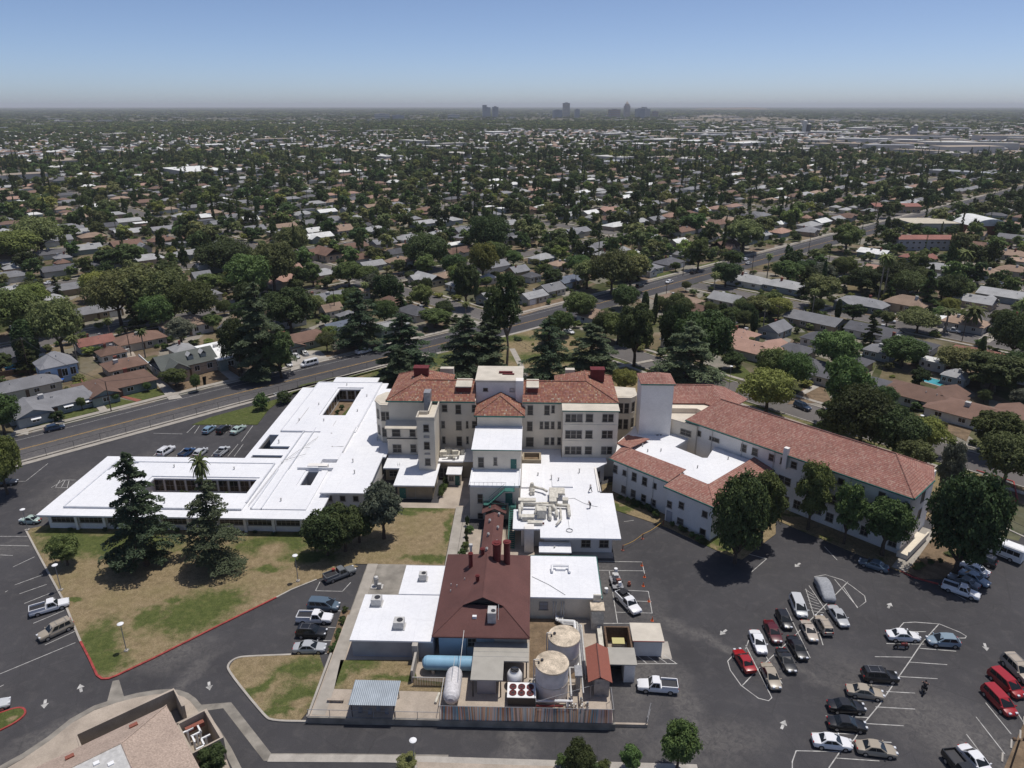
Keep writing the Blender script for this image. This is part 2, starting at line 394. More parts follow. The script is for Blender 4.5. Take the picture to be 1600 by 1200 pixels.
yd = t.mix(1., yd, t.ramp(f1, [(.3, .7), (.7, 1.2)]), 'MULTIPLY'); c = t.mix(.62, c, yd)
# beyond the built trees the floor itself carries the wooded colour
ln = t.n.new('ShaderNodeVectorMath'); ln.operation = 'LENGTH'; t.link(P, ln.inputs[0])
far = t.n.new('ShaderNodeMapRange'); far.inputs[1].default_value = 2500; far.inputs[2].default_value = 7000; t.link(ln.outputs['Value'], far.inputs[0])
wood = t.ramp(f3, [(.42, (.03, .04, .024)), (.55, (.055, .06, .045)), (.66, (.17, .15, .12))])
c = t.mix(far.outputs[0], c, wood)
fld = t.math('MULTIPLY', t.ramp(f4, [(.5, 0), (.56, .8)]), t.ramp(t.math('DIVIDE', ln.outputs['Value'], 30000.), [(.2, 0), (.4, 1)]))
c = t.mix(fld, c, (.2, .16, .11))
t.link(c, b.inputs['Base Color']); b.inputs['Roughness'].default_value = .95; b.inputs['Specular IOR Level'].default_value = .1
mb = MB(); mb.poly([(-46000, -3000, -.02), (46000, -3000, -.02), (46000, 46000, -.02), (-46000, 46000, -.02)])
struct('ground', mb, m)

m_lot = asphalt_mat('parking_asphalt', (.052, .05, .053),
    [(-48, 79, 1.2, 6, -20), (16, 84, 3.0, 14, -14), (21, 76, 2.2, 9, 8), (53, 74, 5, 14, 40), (58, 70, 5, 8, 40), (-52, 84, 5, 3, 30), (-94, 128, 6, 12, 20),
     (-83, 146, 6, 5, 0), (-100, 108, 9, 3, 20), (-1, 69, 2.2, 4, 0), (22, 70, 8, 3, 10), (11, 104, 5, 9, 0), (-60, 70, 6, 2, 40), (-70, 66, 3, 9, 20), (30, 88, 22, 1.2, -30)])
m_ave = asphalt_mat('avenue_asphalt', (.058, .056, .06), [(-110, 152, 6, 60, -45)], mottled=.25)
m_street = asphalt_mat('street_asphalt', (.115, .105, .1), None, (.2, .18, .16), .6)
lot = sheet('parking_lot', [(-150, 10), (150, 10), (150, 60), (104, 132), (90, 118), (78, 124), (60, 138), (20, 158), (-60, 166.5), (-66, 192), (-128, 130), (-150, 108)], 0., m_lot)

# avenue centre line
AVE = [st(s, 190.5) for s in (-420, -200, 0, 70)]+[st(s, t_) for s, t_ in ((105, 188.8), (140, 187), (175, 185.8), (210, 185.5), (400, 186), (800, 187), (1400, 190), (2600, 196))]
ave = struct('avenue', strip(AVE, 15.5, .004, .004, offs=1.), m_ave)
for d in (-.16, .16): child('yellow_line', strip(AVE, .11, .008, .008, offs=d), m_yline, ave)
child('edge_line', strip(AVE, .12, .008, .008, offs=6.3), m_line, ave)
struct('sidewalk', strip(AVE, 1.8, -.02, .12, offs=11.2), m_walk)
struct('sidewalk', strip(AVE[:8], 1.4, -.02, .12, offs=-7.6), m_walk)
struct('gutter', strip(AVE, .5, -.02, .1, offs=9.3), m_conc)
# grid of residential streets at 45 degrees to the hospital
TST = [281, 374, 467, 560, 660, 760, 870]; SST_B = [177.5, 279.5, 382, 486, 590, 700]; SST_A = [-195, -8, 177.5, 363, 548, 740]
STZ = -.012
def street(P, w=9.5, name='street'):
    global STZ; STZ += .004; o = struct(name, strip(P, w, STZ, STZ), m_street)
    for k in (1, -1):
        child('kerb', strip(P, .3, -.02, .12, offs=k*(w/2+.15)), m_conc, o)
        child('pavement', strip(P, 1.4, -.02, .11, offs=k*(w/2+3.2)), m_walk, o)
    return o
for T in TST: STZ = -.012; street([st(s, T) for s in (-700, -195, 177, 1200)])
for S in SST_A: STZ = -.008; street([st(S, t_) for t_ in (197.5, 281, 1200)])
near_s = [G(958, 530), G(985, 552), G(1030, 575), G(1130, 606), G(1180, 622), G(1262, 655), G(1345, 694), G(1500, 725), G(1600, 752), G(1700, 775)]
near_s = [(x, y) for x, y in ((26, 229), (33, 222), (44, 208), (57, 194.5), (65, 186), (76, 174), (89, 161), (104, 146), (125, 125), (170, 80))]
STZ = -.004; street(near_s, 10.5)
for S in SST_B[1:]: STZ = -.012; street([st(S, t_) for t_ in (178, 100, 0, -300, -900)])
for T in (69, -60, -190): STZ = -.008; street([st(s, T) for s in (279, 590, 1200)])

# ---- lawns of the campus ----
LG = [(*G(170, 850), 16, 5, 0), (*G(110, 845), 10, 4, -25), (*G(430, 850), 9, 4, 10), (*G(300, 960), 7, 6.0, 40), (*G(340, 945), 5, 4, 40), (*G(150, 1010), 3.6, 7, 15), (*G(235, 965), 3, 3, 0), (*G(420, 890), 3, 1.2, 0), (*G(480, 870), 6, 2, 0), (*G(275, 938), 2.2, 1, 0), (*G(165, 1035), 4, 3, 0), (*G(118, 940), 1.5, 1, 0)]
LDRY = [(*G(425, 860), 2.4, 2.4, 0), (*G(245, 1003), 1.5, 1.6, 0)]
m_lawn = lawn_mat('patchy_lawn', LG, LDRY)
LP = [G(40, 828), G(62, 870), G(100, 940), G(126, 1003), G(152, 1055), G(165, 1062), G(182, 1057), G(300, 1000), G(432, 934), G(455, 922), G(495, 906), G(560, 886), G(560, 842), G(500, 842)]
lawnP = LP[:-2]+[(-31, 107.2), (-31, 118.6), (-91, 118.6)]
def lawn(name, P, z, mat, label=None):
    mb = MB(); mb.prism(P, -.05, z); return struct(name, mb, mat, label=label)
lawn('lawn', lawnP, .13, m_lawn)
curb = struct('kerb', strip([G(126, 1003), G(140, 1030), G(152, 1056), G(160, 1061.5), G(170, 1061), G(182, 1056.5), G(240, 1029), G(330, 984), G(432, 934)], .3, -.02, .17), m_redcurb)
struct('kerb', strip([G(40, 828), G(62, 870), G(100, 940), G(126, 1003)], .3, -.02, .15), m_conc)
struct('kerb', strip([G(432, 934), G(455, 922), G(495, 906)], .28, -.02, .15), m_conc)
m_lawn2 = lawn_mat('court_lawn', [(*G(660, 795), 6, 1.6, 0), (*G(700, 830), 1.0, 6, 0), (*G(675, 873), 6, 1.2, 0), (*G(560, 815), 3, 3, 0), (*G(620, 800), 6, 1.5, 0)], [(*G(650, 830), 3, 3, 0)])
lawn('lawn', [G(500, 842), G(598, 800), (-27.6, 126.2), (-14.9, 126.6), G(694, 884), G(575, 882), (-31, 107.2), (-36, 112)], .12, m_lawn2)
m_lawn3 = lawn_mat('island_lawn', [(*G(470, 1045), 4.5, 2.2, 15), (*G(465, 1088), 4.2, 3.0, 20), (*G(400, 1080), .8, 5, -35), (*G(440, 1110), 5, 1, 10)], [(*G(470, 1100), 1.3, 1, 0)])
IP = smooth_poly([G(362, 1036), G(372, 1029), G(392, 1027), G(455, 1024.5), G(514, 1024), G(484, 1126.5), G(426, 1126), G(415, 1118), G(357, 1048)], 1)
lawn('grass_island', IP, .13, m_lawn3)
struct('kerb', strip(chaikin([G(484, 1128), G(425, 1127), G(413, 1119), G(357, 1050), G(356, 1038), G(370, 1028), G(390, 1026), G(455, 1023.5)]), .3, -.02, .16), m_conc)
m_lawn4 = lawn_mat('green_lawn', [(0, 100, 600, 600, 0)], [(*G(20, 1125), .5, .5, 0)])
lawn('grass_island', [G(-60, 1130), G(0, 1116), G(25, 1107), G(38, 1108), G(40, 1116), G(26, 1128), G(0, 1141), G(-60, 1160)], .13, m_lawn4)
struct('kerb', strip(chaikin([G(-40, 1127), G(0, 1115), G(25, 1106.5), G(38, 1107), G(41, 1116), G(26, 1129), G(0, 1142)]), .25, -.02, .16), m_redcurb)
lawn('lawn', [G(300, 664), G(402, 664), G(420, 640), G(470, 602), G(520, 590), G(600, 574), G(590, 566+14), G(470, 609), G(440, 622), G(330, 652)], .1, m_lawn4)
# strip lawn beside the annex and the planted ground behind the hospital
m_lawn5 = lawn_mat('park_lawn', [(*G(700, 560), 22, 8, 20), (*G(800, 530), 10, 6, 0), (*G(870, 560), 20, 6, 0), (*G(960, 560), 18, 7, -20), (*G(1010, 575), 14, 6, -40), (*G(620, 580), 12, 6, 40), (*G(1210, 640), 14, 3, -45), (*G(1290, 672), 8, 3, -45), (*G(1500, 750), 6, 2, -45), (*G(1440, 720), 20, 2, -45)], [(*G(815, 540), 7, 5, 0), (*G(780, 545), 5, 4, 0)])
lawn('park_lawn', [(-62, 192), (-40, 214), (-20, 233), (-2, 251), (14, 243), (22, 226), (31, 214), (45, 198), (60, 182), (76, 165.5), (92, 149), (98, 144), (92, 132), (78, 126), (60, 140), (40, 156), (-38, 150), (-44, 190)], .1, m_lawn5)
struct('kerb', strip([(98, 146), (103, 141), (99, 133), (92, 130)], .3, -.02, .18), m_redcurb)
struct('footpath', strip([G(800, 545), G(812, 568), G(820, 585), (4, 160)], 1.8, .1, .115), m_walk)
struct('footpath', strip([(x-6.5, y-6.5) for x, y in near_s[3:8]], 1.3, .1, .116), m_walk)
struct('footpath', strip([G(1020, 563), G(985, 570), G(930, 580)], 1.6, .1, .117), m_walk)
# dry / green beds around the wing
m_lawn6 = lawn_mat('wing_lawn', None, None)
lawn('planting_strip', [(14.6, 126), (16.5, 127), (26.2, 120.6), (34.5, 112.4), (37.5, 110.5), (40, 113), (46, 119), (47.5, 124), (64.5, 106.8), (66.5, 109), (66.5, 113), (36, 146), (20, 140), (15, 137)], .1, m_lawn6)
lawn('planting_strip', [G(1412, 893), G(1452, 830), G(1500, 790), G(1560, 815), G(1530, 850), G(1475, 905), G(1440, 905)], .12, m_soil)
struct('kerb', strip([G(1407, 893), G(1425, 902), G(1450, 909), G(1466, 913)], .3, -.02, .17), m_redcurb)
struct('footpath', strip([G(1404, 891), G(1425, 865), G(1452, 828)], 2.4, .13, .15), m_walk)
# parking wall side, bottom right soil strip
lawn('planting_strip', [G(1556, 1230), G(1603, 1122), G(1660, 1085), G(1700, 1230)], .12, m_soil)
# paving round the court and service yard
struct('plaza', strip([(-12.3, 131), (-12.3, 108)], 1.3, -.02, .13), m_walk)
sheet('plaza', [(-29, 128.4), (-18.5, 128.4), (-18.5, 137), (-15.5, 143), (-11.6, 143), (-12.2, 130), (-13.2, 126.4), (-28, 126.4)], .14, m_conc2)
struct('footpath', strip([(-13.9, 127), (-13.9, 106.6)], 1.8, .13, .15), m_walk)
sheet('plaza', [(-12.4, 107), (2.5, 107), (2.5, 112), (-2, 119), (-12.4, 119)], .1, m_conc2)
lawn('yard_slab', [(-28.4, 72.3), (11.0, 72.3), (11.0, 92.6), (-28.3, 92.6)], .9, m_conc2)
lawn('yard_slab', [(-28.3, 92.7), (-28.3, 107), (-13.3, 107), (-13.3, 92.7)], .3, m_gutter)
struct('footpath', strip([(-27.3, 107), (-27.3, 93)], 1.7, .3, .34), m_walk)
struct('footpath', strip([(-27.3, 92.6), (-27.3, 72.6)], 1.8, .9, .93), m_walk)
m_lawn7 = lawn_mat('yard_lawn', [(*G(560, 1045), 3.5, 1.3, 0), (*G(640, 1070), 6, .8, 0), (*G(535, 1060), 1.2, 3, 0)], None)
sheet('yard_lawn', [G(532, 1031, .93), G(645, 1031, .93), G(652, 1062, .93), G(694, 1066, .93), G(694, 1081, .93), G(522, 1076, .93)], .93, m_lawn7)
sheet('dirt_yard', [(0.1, 80), (7.0, 80), (7.0, 92.5), (.1, 92.5)], .93, m_soil)
struct('retaining_wall', strip([(-28.6, 72.2), (11.2, 72.2)], .3, 0, 1.02), m_gutter)
struct('retaining_wall', strip([(-28.6, 72.2), (-28.6, 84)], .3, 0, 1.02), m_conc)
struct('planting_bed', strip([G(541, 955), G(530, 990), G(519, 1022)], 1.5, 0, .2), m_soil)
# foreground kerbs, ribbon gutters, bottom pavement
m_gut2 = m_gutter
struct('gutter', strip(chaikin([G(-30, 1218), G(60, 1168), G(130, 1112), G(200, 1089), G(255, 1080), G(285, 1083), G(306, 1098), G(350, 1160), G(375, 1210)], 1), .9, .0, .05), m_gut2)
lawn('pavement', chaikin([G(-30, 1225), G(60, 1173), G(130, 1117), G(200, 1093), G(255, 1084), G(283, 1087), G(302, 1100), G(345, 1165), G(365, 1215)], 1)+[(-44, 45), (-75, 45)], .12, m_conc2)
struct('gutter', strip([G(309, 1107), G(355, 1102), G(418, 1183), G(520, 1184), G(700, 1186)], 1.25, .004, .02), m_gut2)
struct('gutter', strip([G(420, 1185), G(600, 1186), G(1090, 1201)], 1.1, -.02, .08), m_conc)
sheet('pavement', [G(640, 1190, .1), G(1090, 1204, .1), G(1090, 1300, .1), G(640, 1300, .1)], .1, m_conc2)
# speed table of paler concrete across the drive
sheet('dusty_patch', [G(163, 1112), G(196, 1096), G(186, 1062), G(176, 1064)], .004, m_gutter)

# ---- painted markings: each line a piece of the lot ----
def line(p, q, w=.12, mat=None, name='bay_line'):
    return child(name, strip([G(*p), G(*q)], w, .008, .008), mat or m_line, lot)
for a, b_ in [((1165, 1008), (1206, 1090)), ((1196, 1024), (1222, 1068)), ((1170, 1000), (1165, 1014)), ((1207, 995), (1225, 1020)), ((1228, 950), (1266, 1028)),
              ((1236, 946), (1253, 975)), ((1259, 920), (1286, 1008)), ((1264, 915), (1290, 953)), ((1304, 905), (1340, 949)),
              ((1401, 987), (1447, 987)), ((1385, 1005.5), (1444, 1006.5)), ((1437, 1013), (1494, 1017.5)), ((1367, 1026), (1426, 1027)), ((1421, 1034.5), (1480, 1038.5)), ((1403, 1057), (1465, 1060.5)),
              ((1358, 1070), (1393, 1071)), ((1385, 1080.5), (1430, 1083)), ((1340, 1094), (1376, 1095.5)), ((1368, 1104.5), (1430, 1108)), ((1290, 1118.5), (1356, 1121)), ((1352, 1130.5), (1412, 1134)), ((1268, 1144.5), (1335, 1147)), ((1330, 1157), (1393, 1160)),
              ((1244, 1173), (1310, 1174.5)), ((1307, 1184.5), (1374, 1189)), ((1525, 1120), (1570, 1178)), ((1540, 1098), (1580, 1147)), ((1510, 1147), (1535, 1180)), ((1575, 1090), (1600, 1130)),
              ((1170, 866), (1198, 873)), ((1198, 873), (1175, 893)), ((1465, 913), (1510, 938)), ((1288, 854), (1308, 875)), ((975, 815), (990, 813)),
              ((933, 877), (1003, 878)), ((933, 891), (1008, 892)), ((975, 922), (1013, 924)), ((990, 939), (1018, 940)), ((962, 956.5), (1020, 958)), ((952, 892), (965, 974)), ((1003, 878), (1008, 900)), ((1013, 924), (1019, 958)), ((940, 974), (1022, 974)),
              ((996, 1037), (1058, 1037)), ((995, 1024), (1010, 1036)), ((1010, 1024), (1027, 1036)), ((1025, 1024), (1042, 1036)), ((1038, 1024), (1056, 1036)),
              ((12, 923), (8, 925)), ((0, 838), (45, 838)), ((0, 852), (46, 853)), ((0, 867), (20, 868)), ((20, 886), (54, 870)), ((23, 914), (67, 898)), ((30, 928), (73, 913)), ((38, 943), (78, 927)), ((46, 958), (86, 943)), ((52, 974), (100, 954)), ((60, 990), (112, 965)), ((70, 1008), (120, 985)),
              ((0, 1053), (118, 1004)), ((0, 1073), (6, 1070)), ((0, 1096), (10, 1090)),
              ((40, 752), (75, 724)), ((20, 752), (40, 752)), ((80, 762), (100, 750)), ((87, 761), (94, 750)), ((96, 761), (102, 750)), ((105, 762), (108, 751)), ((86, 762), (106, 762)), ((97, 750), (118, 750)),
              ((304, 677), (312, 665)), ((329, 676), (338, 665)), ((353, 676), (362, 665)), ((376, 676), (386, 665)), ((240, 677), (285, 678)), ((292, 676), (305, 664)), ((240, 712), (250, 702)), ((275, 713), (288, 700)), ((302, 713), (318, 700)), ((330, 713), (340, 702)), ((356, 713), (372, 694)), ((366, 713), (380, 694)), ((395, 665), (377, 690)),
              ((493, 923), (535, 924)), ((535, 924), (548, 910)), ((493, 923), (500, 909)), ((525, 954), (537, 955)), ((512, 980), (532, 981)), ((505, 1001), (530, 1001)), ((458, 1020), (515, 1021)),
              ((1500, 880), (1480, 900)), ((1520, 860), (1500, 876)), ((1538, 838), (1600, 852))]:
    line(a, b_)
for pts in ([(1163, 1027), (1150, 1019), (1137, 1033), (1141, 1047), (1158, 1071), (1185, 1091), (1201, 1095), (1206, 1090)], [(1160, 1071), (1180, 1050), (1240, 995), (1290, 945), (1325, 909)],
            [(1272, 901), (1290, 898), (1316, 906), (1330, 915), (1351, 931), (1353, 940), (1340, 950), (1318, 917)], [(1405, 981), (1412, 973), (1430, 972), (1468, 975), (1500, 988), (1510, 994), (1508, 997), (1498, 997)],
            [(1467, 975), (1440, 1005), (1420, 1035), (1392, 1075), (1375, 1100), (1350, 1130), (1335, 1155), (1312, 1175), (1295, 1200)], [(1244, 1173), (1238, 1190), (1238, 1215)]):
    child('bay_line', strip([G(*p) for p in pts], .13, .0085, .0085), m_line, lot)
# hatched no-parking triangle
tri = [(1242, 934), (1266, 914), (1290, 958)]
for k in range(7):
    line((1258+k*1.5, 921+k*5.5), (1272+k*2.6, 930+k*4.6), .1, name='hatch_line')
def arrow(px, py, ang, s=1.):
    x, y = G(px, py); mb = MB(); c, q = math.cos(ang), math.sin(ang)
    T = lambda a, b_: (x+s*(c*a-q*b_), y+s*(q*a+c*b_), .009)
    mb.poly([T(-1.1, -.22), T(-.1, -.22), T(-.1, .22), T(-1.1, .22)]); mb.poly([T(0, -.6), T(1.1, 0), T(0, .6)])
    child('arrow_marking', mb, m_line, lot)
for px, py, a in ((1246, 883, -2.4), (1390, 946, .9), (1130, 988, -2.4), (1540, 1011, -1.9), (1224, 1132, 1.0), (70, 1100, -1.1), (126, 1075, 2.2), (327, 1072, -1.1)):
    arrow(px, py, a, .8)
for wi, p in enumerate(((1594, 1148), (1580, 1163), (1566, 1184), (1600, 1127))):   # wheel stops
    x, y = G(*p); mb = MB(); mb.obox(x, y, 1.6, .2, 0, .13, 1.0); tag(part('wheel_stop', mb, m_conc), 'concrete wheel stop at the bottom right bays, '+('second', 'third', 'nearest', 'farthest')[wi]+' along the row', 'wheel stop', 'wheel stops at the bottom right')
# ================= hospital buildings =================
def solid(name, rects, holes, z0, z1, mat, parent, **k):     # rectilinear block with rectangular openings
    xs = sorted({q for r in rects+holes for q in r[:2]}); ys = sorted({q for r in rects+holes for q in r[2:]})
    inn = {}
    for i in range(len(xs)-1):
        for j in range(len(ys)-1):
            cx, cy = (xs[i]+xs[i+1])/2, (ys[j]+ys[j+1])/2
            h = lambda L: any(a < cx < b_ and c < cy < d for a, b_, c, d in L)
            inn[i, j] = h(rects) and not h(holes)
    mb = MB()
    for (i, j), v in inn.items():
        if not v: continue
        x0, x1, y0, y1 = xs[i], xs[i+1], ys[j], ys[j+1]
        mb.poly([(x0, y0, z1), (x1, y0, z1), (x1, y1, z1), (x0, y1, z1)]); mb.poly([(x0, y1, z0), (x1, y1, z0), (x1, y0, z0), (x0, y0, z0)])
        if not inn.get((i, j-1)): mb.poly([(x0, y0, z0), (x1, y0, z0), (x1, y0, z1), (x0, y0, z1)])
        if not inn.get((i, j+1)): mb.poly([(x1, y1, z0), (x0, y1, z0), (x0, y1, z1), (x1, y1, z1)])
        if not inn.get((i-1, j)): mb.poly([(x0, y1, z0), (x0, y0, z0), (x0, y0, z1), (x0, y1, z1)])
        if not inn.get((i+1, j)): mb.poly([(x1, y0, z0), (x1, y1, z0), (x1, y1, z1), (x1, y0, z1)])
    return part(name, mb, mat, parent, **k)
def block(name, root, x0, x1, y0, y1, z0, z1, mat, **k):
    mb = MB(); mb.box(x0, x1, y0, y1, z0, z1); return part(name, mb, mat, root, **k)
def window(root, A, B, s0, s1, z0, z1, name='window', mull=1, glass=None, frame=None, sill=True, deep=.1):
    """window on the wall A->B (outside on the right of A->B): surround, bars and a pane as a sub-part"""
    ux, uy = B[0]-A[0], B[1]-A[1]; L = math.hypot(ux, uy); ux /= L; uy /= L; nx, ny = uy, -ux
    def bx(mb, a, b_, c, d, n0, n1):
        P = [(A[0]+ux*s+nx*n, A[1]+uy*s+ny*n) for s, n in ((a, n1), (b_, n1), (b_, n0), (a, n0))]
        mb.hexa([(x, y, c) for x, y in P]+[(x, y, d) for x, y in P])
    mb = MB(); e = .09
    bx(mb, s0-e, s0, z0, z1, -.03, deep); bx(mb, s1, s1+e, z0, z1, -.03, deep); bx(mb, s0-e, s1+e, z1, z1+e, -.03, deep)
    if sill: bx(mb, s0-.16, s1+.16, z0-.12, z0, -.03, deep+.09)
    w = s1-s0
    for k in range(1, mull+1):
        c = s0+w*k/(mull+1); bx(mb, c-.03, c+.03, z0, z1, .012, .05)
    if z1-z0 > 1.2: bx(mb, s0, s1, (z0+z1)/2-.03, (z0+z1)/2+.03, .012, .055)
    o = part(name, mb, frame or m_frame, root)
    mb = MB(); bx(mb, s0, s1, z0, z1, -.03, .012); part('pane', mb, glass or m_screen, o)
    return o
def door(root, A, B, s0, s1, z0, z1, mat=None):
    ux, uy = B[0]-A[0], B[1]-A[1]; L = math.hypot(ux, uy); ux /= L; uy /= L; nx, ny = uy, -ux
    def bx(mb, a, b_, c, d, n0, n1):
        P = [(A[0]+ux*s+nx*n, A[1]+uy*s+ny*n) for s, n in ((a, n1), (b_, n1), (b_, n0), (a, n0))]
        mb.hexa([(x, y, c) for x, y in P]+[(x, y, d) for x, y in P])
    mb = MB(); bx(mb, s0, s1, z0, z1, -.02, .05); bx(mb, s0-.08, s0, z0, z1+.08, -.02, .09); bx(mb, s1, s1+.08, z0, z1+.08, -.02, .09); bx(mb, s0, s1, z1, z1+.08, -.02, .09)
    o = part('door', mb, mat or m_green, root)
    mb = MB(); bx(mb, s1-.18, s1-.1, z0+(z1-z0)*.45, z0+(z1-z0)*.5, .05, .1); part('handle', mb, m_lgrey, o); return o
def pxwins(root, A, B, lst, zoom, **k):      # (x0,y0,x1,y1) in an enlarged crop (ox, oy, scale)
    ox, oy, sc = zoom
    for r in lst:
        x0, y0, x1, y1 = [ox+r[0]/sc, oy+r[1]/sc, ox+r[2]/sc, oy+r[3]/sc]
        a, zt = onwall(x0, y0, A, B); c, zb = onwall(x1, y1, A, B); a2, _ = onwall(x0, y1, A, B); c2, _ = onwall(x1, y0, A, B)
        a, c = (a+a2)/2, (c+c2)/2
        window(root, A, B, min(a, c), max(a, c), min(zb, zt), max(zb, zt), mull=1 if abs(c-a) > 1.7 else 0, **k)
def slopes(name, root, faces, thick, mat, **k):   # roof planes with thickness
    mb = MB()
    for f in faces:
        mb.poly(f)
    # underside and rim
    for f in faces: mb.poly([(x, y, z-thick) for x, y, z in reversed(f)])
    E_ = {}
    for f in faces:
        for i in range(len(f)):
            a, b_ = f[i], f[(i+1) % len(f)]; ky = tuple(sorted((tuple(round(q, 2) for q in a), tuple(round(q, 2) for q in b_)))); E_.setdefault(ky, []).append((a, b_))
    for es in E_.values():
        if len(es) == 1:
            a, b_ = es[0]; mb.poly([(a[0], a[1], a[2]-thick), (b_[0], b_[1], b_[2]-thick), b_, a])
    return part(name, mb, mat, root, **k)
def ridge_caps(root, segs, mat, r=.16):
    for a, b_ in segs:
        mb = MB(); mb.cyl((a[0], a[1], a[2]+.02), (b_[0], b_[1], b_[2]+.02), r, 6); part('ridge_cap', mb, mat, root)
def gutter(root, P, z, mat=None, w=.22, h=.26, closed=False):
    Q = P+[P[0]] if closed else P
    mb = strip(Q, w, z-h, z-.02); return part('gutter', mb, mat or m_green, root)
Z2 = (560, 560, 7.2727); Z3 = (720, 560, 6.1538); Z4 = (600, 680, 6.6667); Z5 = (780, 700, 6.6667); Z6 = (940, 570, 5.)

# ---- main block ----
hosp = thing('hospital_building', 'tall cream hospital block with mottled red clay tile roofs, centre of the campus', 'hospital', (-6, 150, 0))
block('wall', hosp, -30.9, -12, 145, 153.5, 0, 15.75, m_cream)                 # left arm
block('wall', hosp, -30.9, -22.5, 153.5, 160, 0, 15.7, m_cream)
block('wall', hosp, -2, 18.3, 145, 153.5, 0, 15.75, m_cream)                   # right arm
block('wall', hosp, 7.6, 18.3, 153.5, 160, 0, 15.7, m_cream)
block('wall', hosp, -12, -2, 146.9, 156, 0, 19.3, m_white_wall, label='pale elevator penthouse rising behind the gabled centre')
mb = MB(); mb.box(-12.15, -1.85, 146.75, 156.1, 19.3, 19.75); mb.box(-11.8, -2.2, 147.2, 155.8, 19.7, 19.78); part('parapet', mb, m_creamroof, hosp)
mb = MB(); mb.box(-3.4, -1.75, 146.2, 148.2, 14, 19.9); part('chimney', mb, m_white_wall, hosp)
mb = MB(); mb.box(-7.2, -4.2, 151, 151.6, 19.8, 20.2); mb.box(-6.4, -3.8, 150.2, 150.7, 19.8, 20.05); part('rusty_pipework', mb, m_redpaint, hosp)
window(hosp, (-12, 146.9), (-2, 146.9), 1.6, 2.5, 17.2, 17.9, name='vent', mull=0); window(hosp, (-12, 146.9), (-2, 146.9), 7.4, 8.2, 17.2, 17.9, name='vent', mull=0, glass=m_lgrey)
def hiproof_arm(x0, x1, xi, wing0, wing1, inner_left):
    """front slope facing the camera with a wing running back; eaves 15.8"""
    e = 15.8; ya, yb, yr = 144.3, 154.2, 149.6; zr = 18.7
    yw = 161.0; wm = (wing0+wing1)/2; zw = e+(zr-e)*((wing1-wing0)/2)/(yr-ya)
    F = []
    if inner_left:   # outer end on the right
        F.append([(x0, ya, e), (x1, ya, e), (x1-(x1-wing0)/2, yr, zr), (x0, yr, zr)])
        F.append([(x0, yr, zr), (x1-(x1-wing0)/2, yr, zr), (wing0, yb, e), (x0, yb, e)])
        F.append([(x1, ya, e), (x1, yw, e), (x1-(x1-wing0)/2, yw-4.5, zr), (x1-(x1-wing0)/2, yr, zr)])
        F.append([(wing0, yb, e), (x1-(x1-wing0)/2, yr, zr), (x1-(x1-wing0)/2, yw-4.5, zr), (wing0, yw, e)])
        F.append([(x1, yw, e), (wing0, yw, e), (x1-(x1-wing0)/2, yw-4.5, zr)])
        c = x1-(x1-wing0)/2; caps = [((x0, yr, zr), (c, yr, zr)), ((x1, ya, e), (c, yr, zr)), ((c, yr, zr), (c, yw-4.5, zr)), ((x1, yw, e), (c, yw-4.5, zr))]
    else:
        c = x0+(wing1-x0)/2
        F.append([(x0, ya, e), (x1, ya, e), (x1, yr, zr), (c, yr, zr)])
        F.append([(c, yr, zr), (x1, yr, zr), (x1, yb, e), (wing1, yb, e)])
        F.append([(x0, yw, e), (x0, ya, e), (c, yr, zr), (c, yw-4.5, zr)])
        F.append([(wing1, yb, e), (wing1, yw, e), (c, yw-4.5, zr), (c, yr, zr)])
        F.append([(wing1, yw, e), (x0, yw, e), (c, yw-4.5, zr)])
        caps = [((x1, yr, zr), (c, yr, zr)), ((x0, ya, e), (c, yr, zr)), ((c, yr, zr), (c, yw-4.5, zr)), ((x0, yw, e), (c, yw-4.5, zr))]
    slopes('tile_roof', hosp, F, .25, m_tile); ridge_caps(hosp, caps, m_tile)
    gutter(hosp, [(x0, ya-.06), (x1, ya-.06)], e-.04)
hiproof_arm(-31.3, -12.1, 0, -31.3, -18.0, False)
hiproof_arm(-1.9, 18.7, 0, 5.3, 18.7, True)
for x0, x1, y0, y1, z0, z1 in ((-26.4, -23.2, 153.0, 155.0, 17.3, 20.0), (13.2, 16.2, 153.0, 155.0, 17.3, 20.0)):
    mb = MB(); mb.box(x0, x1, y0, y1, z0, z1); mb.box(x0-.12, x1+.12, y0-.12, y1+.12, z1, z1+.2); part('red_roof_vent', mb, m_redpaint, hosp)
for x0, x1 in ((-16.2, -13.1), (-.9, 1.4)):
    mb = MB(); mb.hexa([(x0, 146.6, 16.2), (x1, 146.6, 16.2), (x1, 150.2, 17), (x0, 150.2, 17), (x0, 146.6, 18.2), (x1, 146.6, 18.2), (x1, 150.2, 18.6), (x0, 150.2, 18.6)])
    o = part('dormer', mb, m_redpaint, hosp)
    mb = MB(); mb.hexa([(x0-.2, 146.4, 18.2), (x1+.2, 146.4, 18.2), (x1+.2, 150.4, 18.62), (x0-.2, 150.4, 18.62), (x0-.2, 146.4, 18.4), (x1+.2, 146.4, 18.4), (x1+.2, 150.4, 18.82), (x0-.2, 150.4, 18.82)]); part('dormer_roof', mb, m_creamroof, o)
block('chimney', hosp, -22.9, -21.5, 143.3, 145.6, 3, 18.1, m_grey, label='grey chimney shaft standing in front of the left eave')
for x0, x1 in ((-21.8, -18.6), (8.0, 10.2)): block('roof_hatch', hosp, x0, x1, 163, 164.5, 13, 15.9+.6, m_creamroof)
A_, B_ = (-16.9, 145), (-11.6, 145)
LW = ((-30.9, 145), (-12, 145)); RW = ((-2, 145), (18.3, 145))
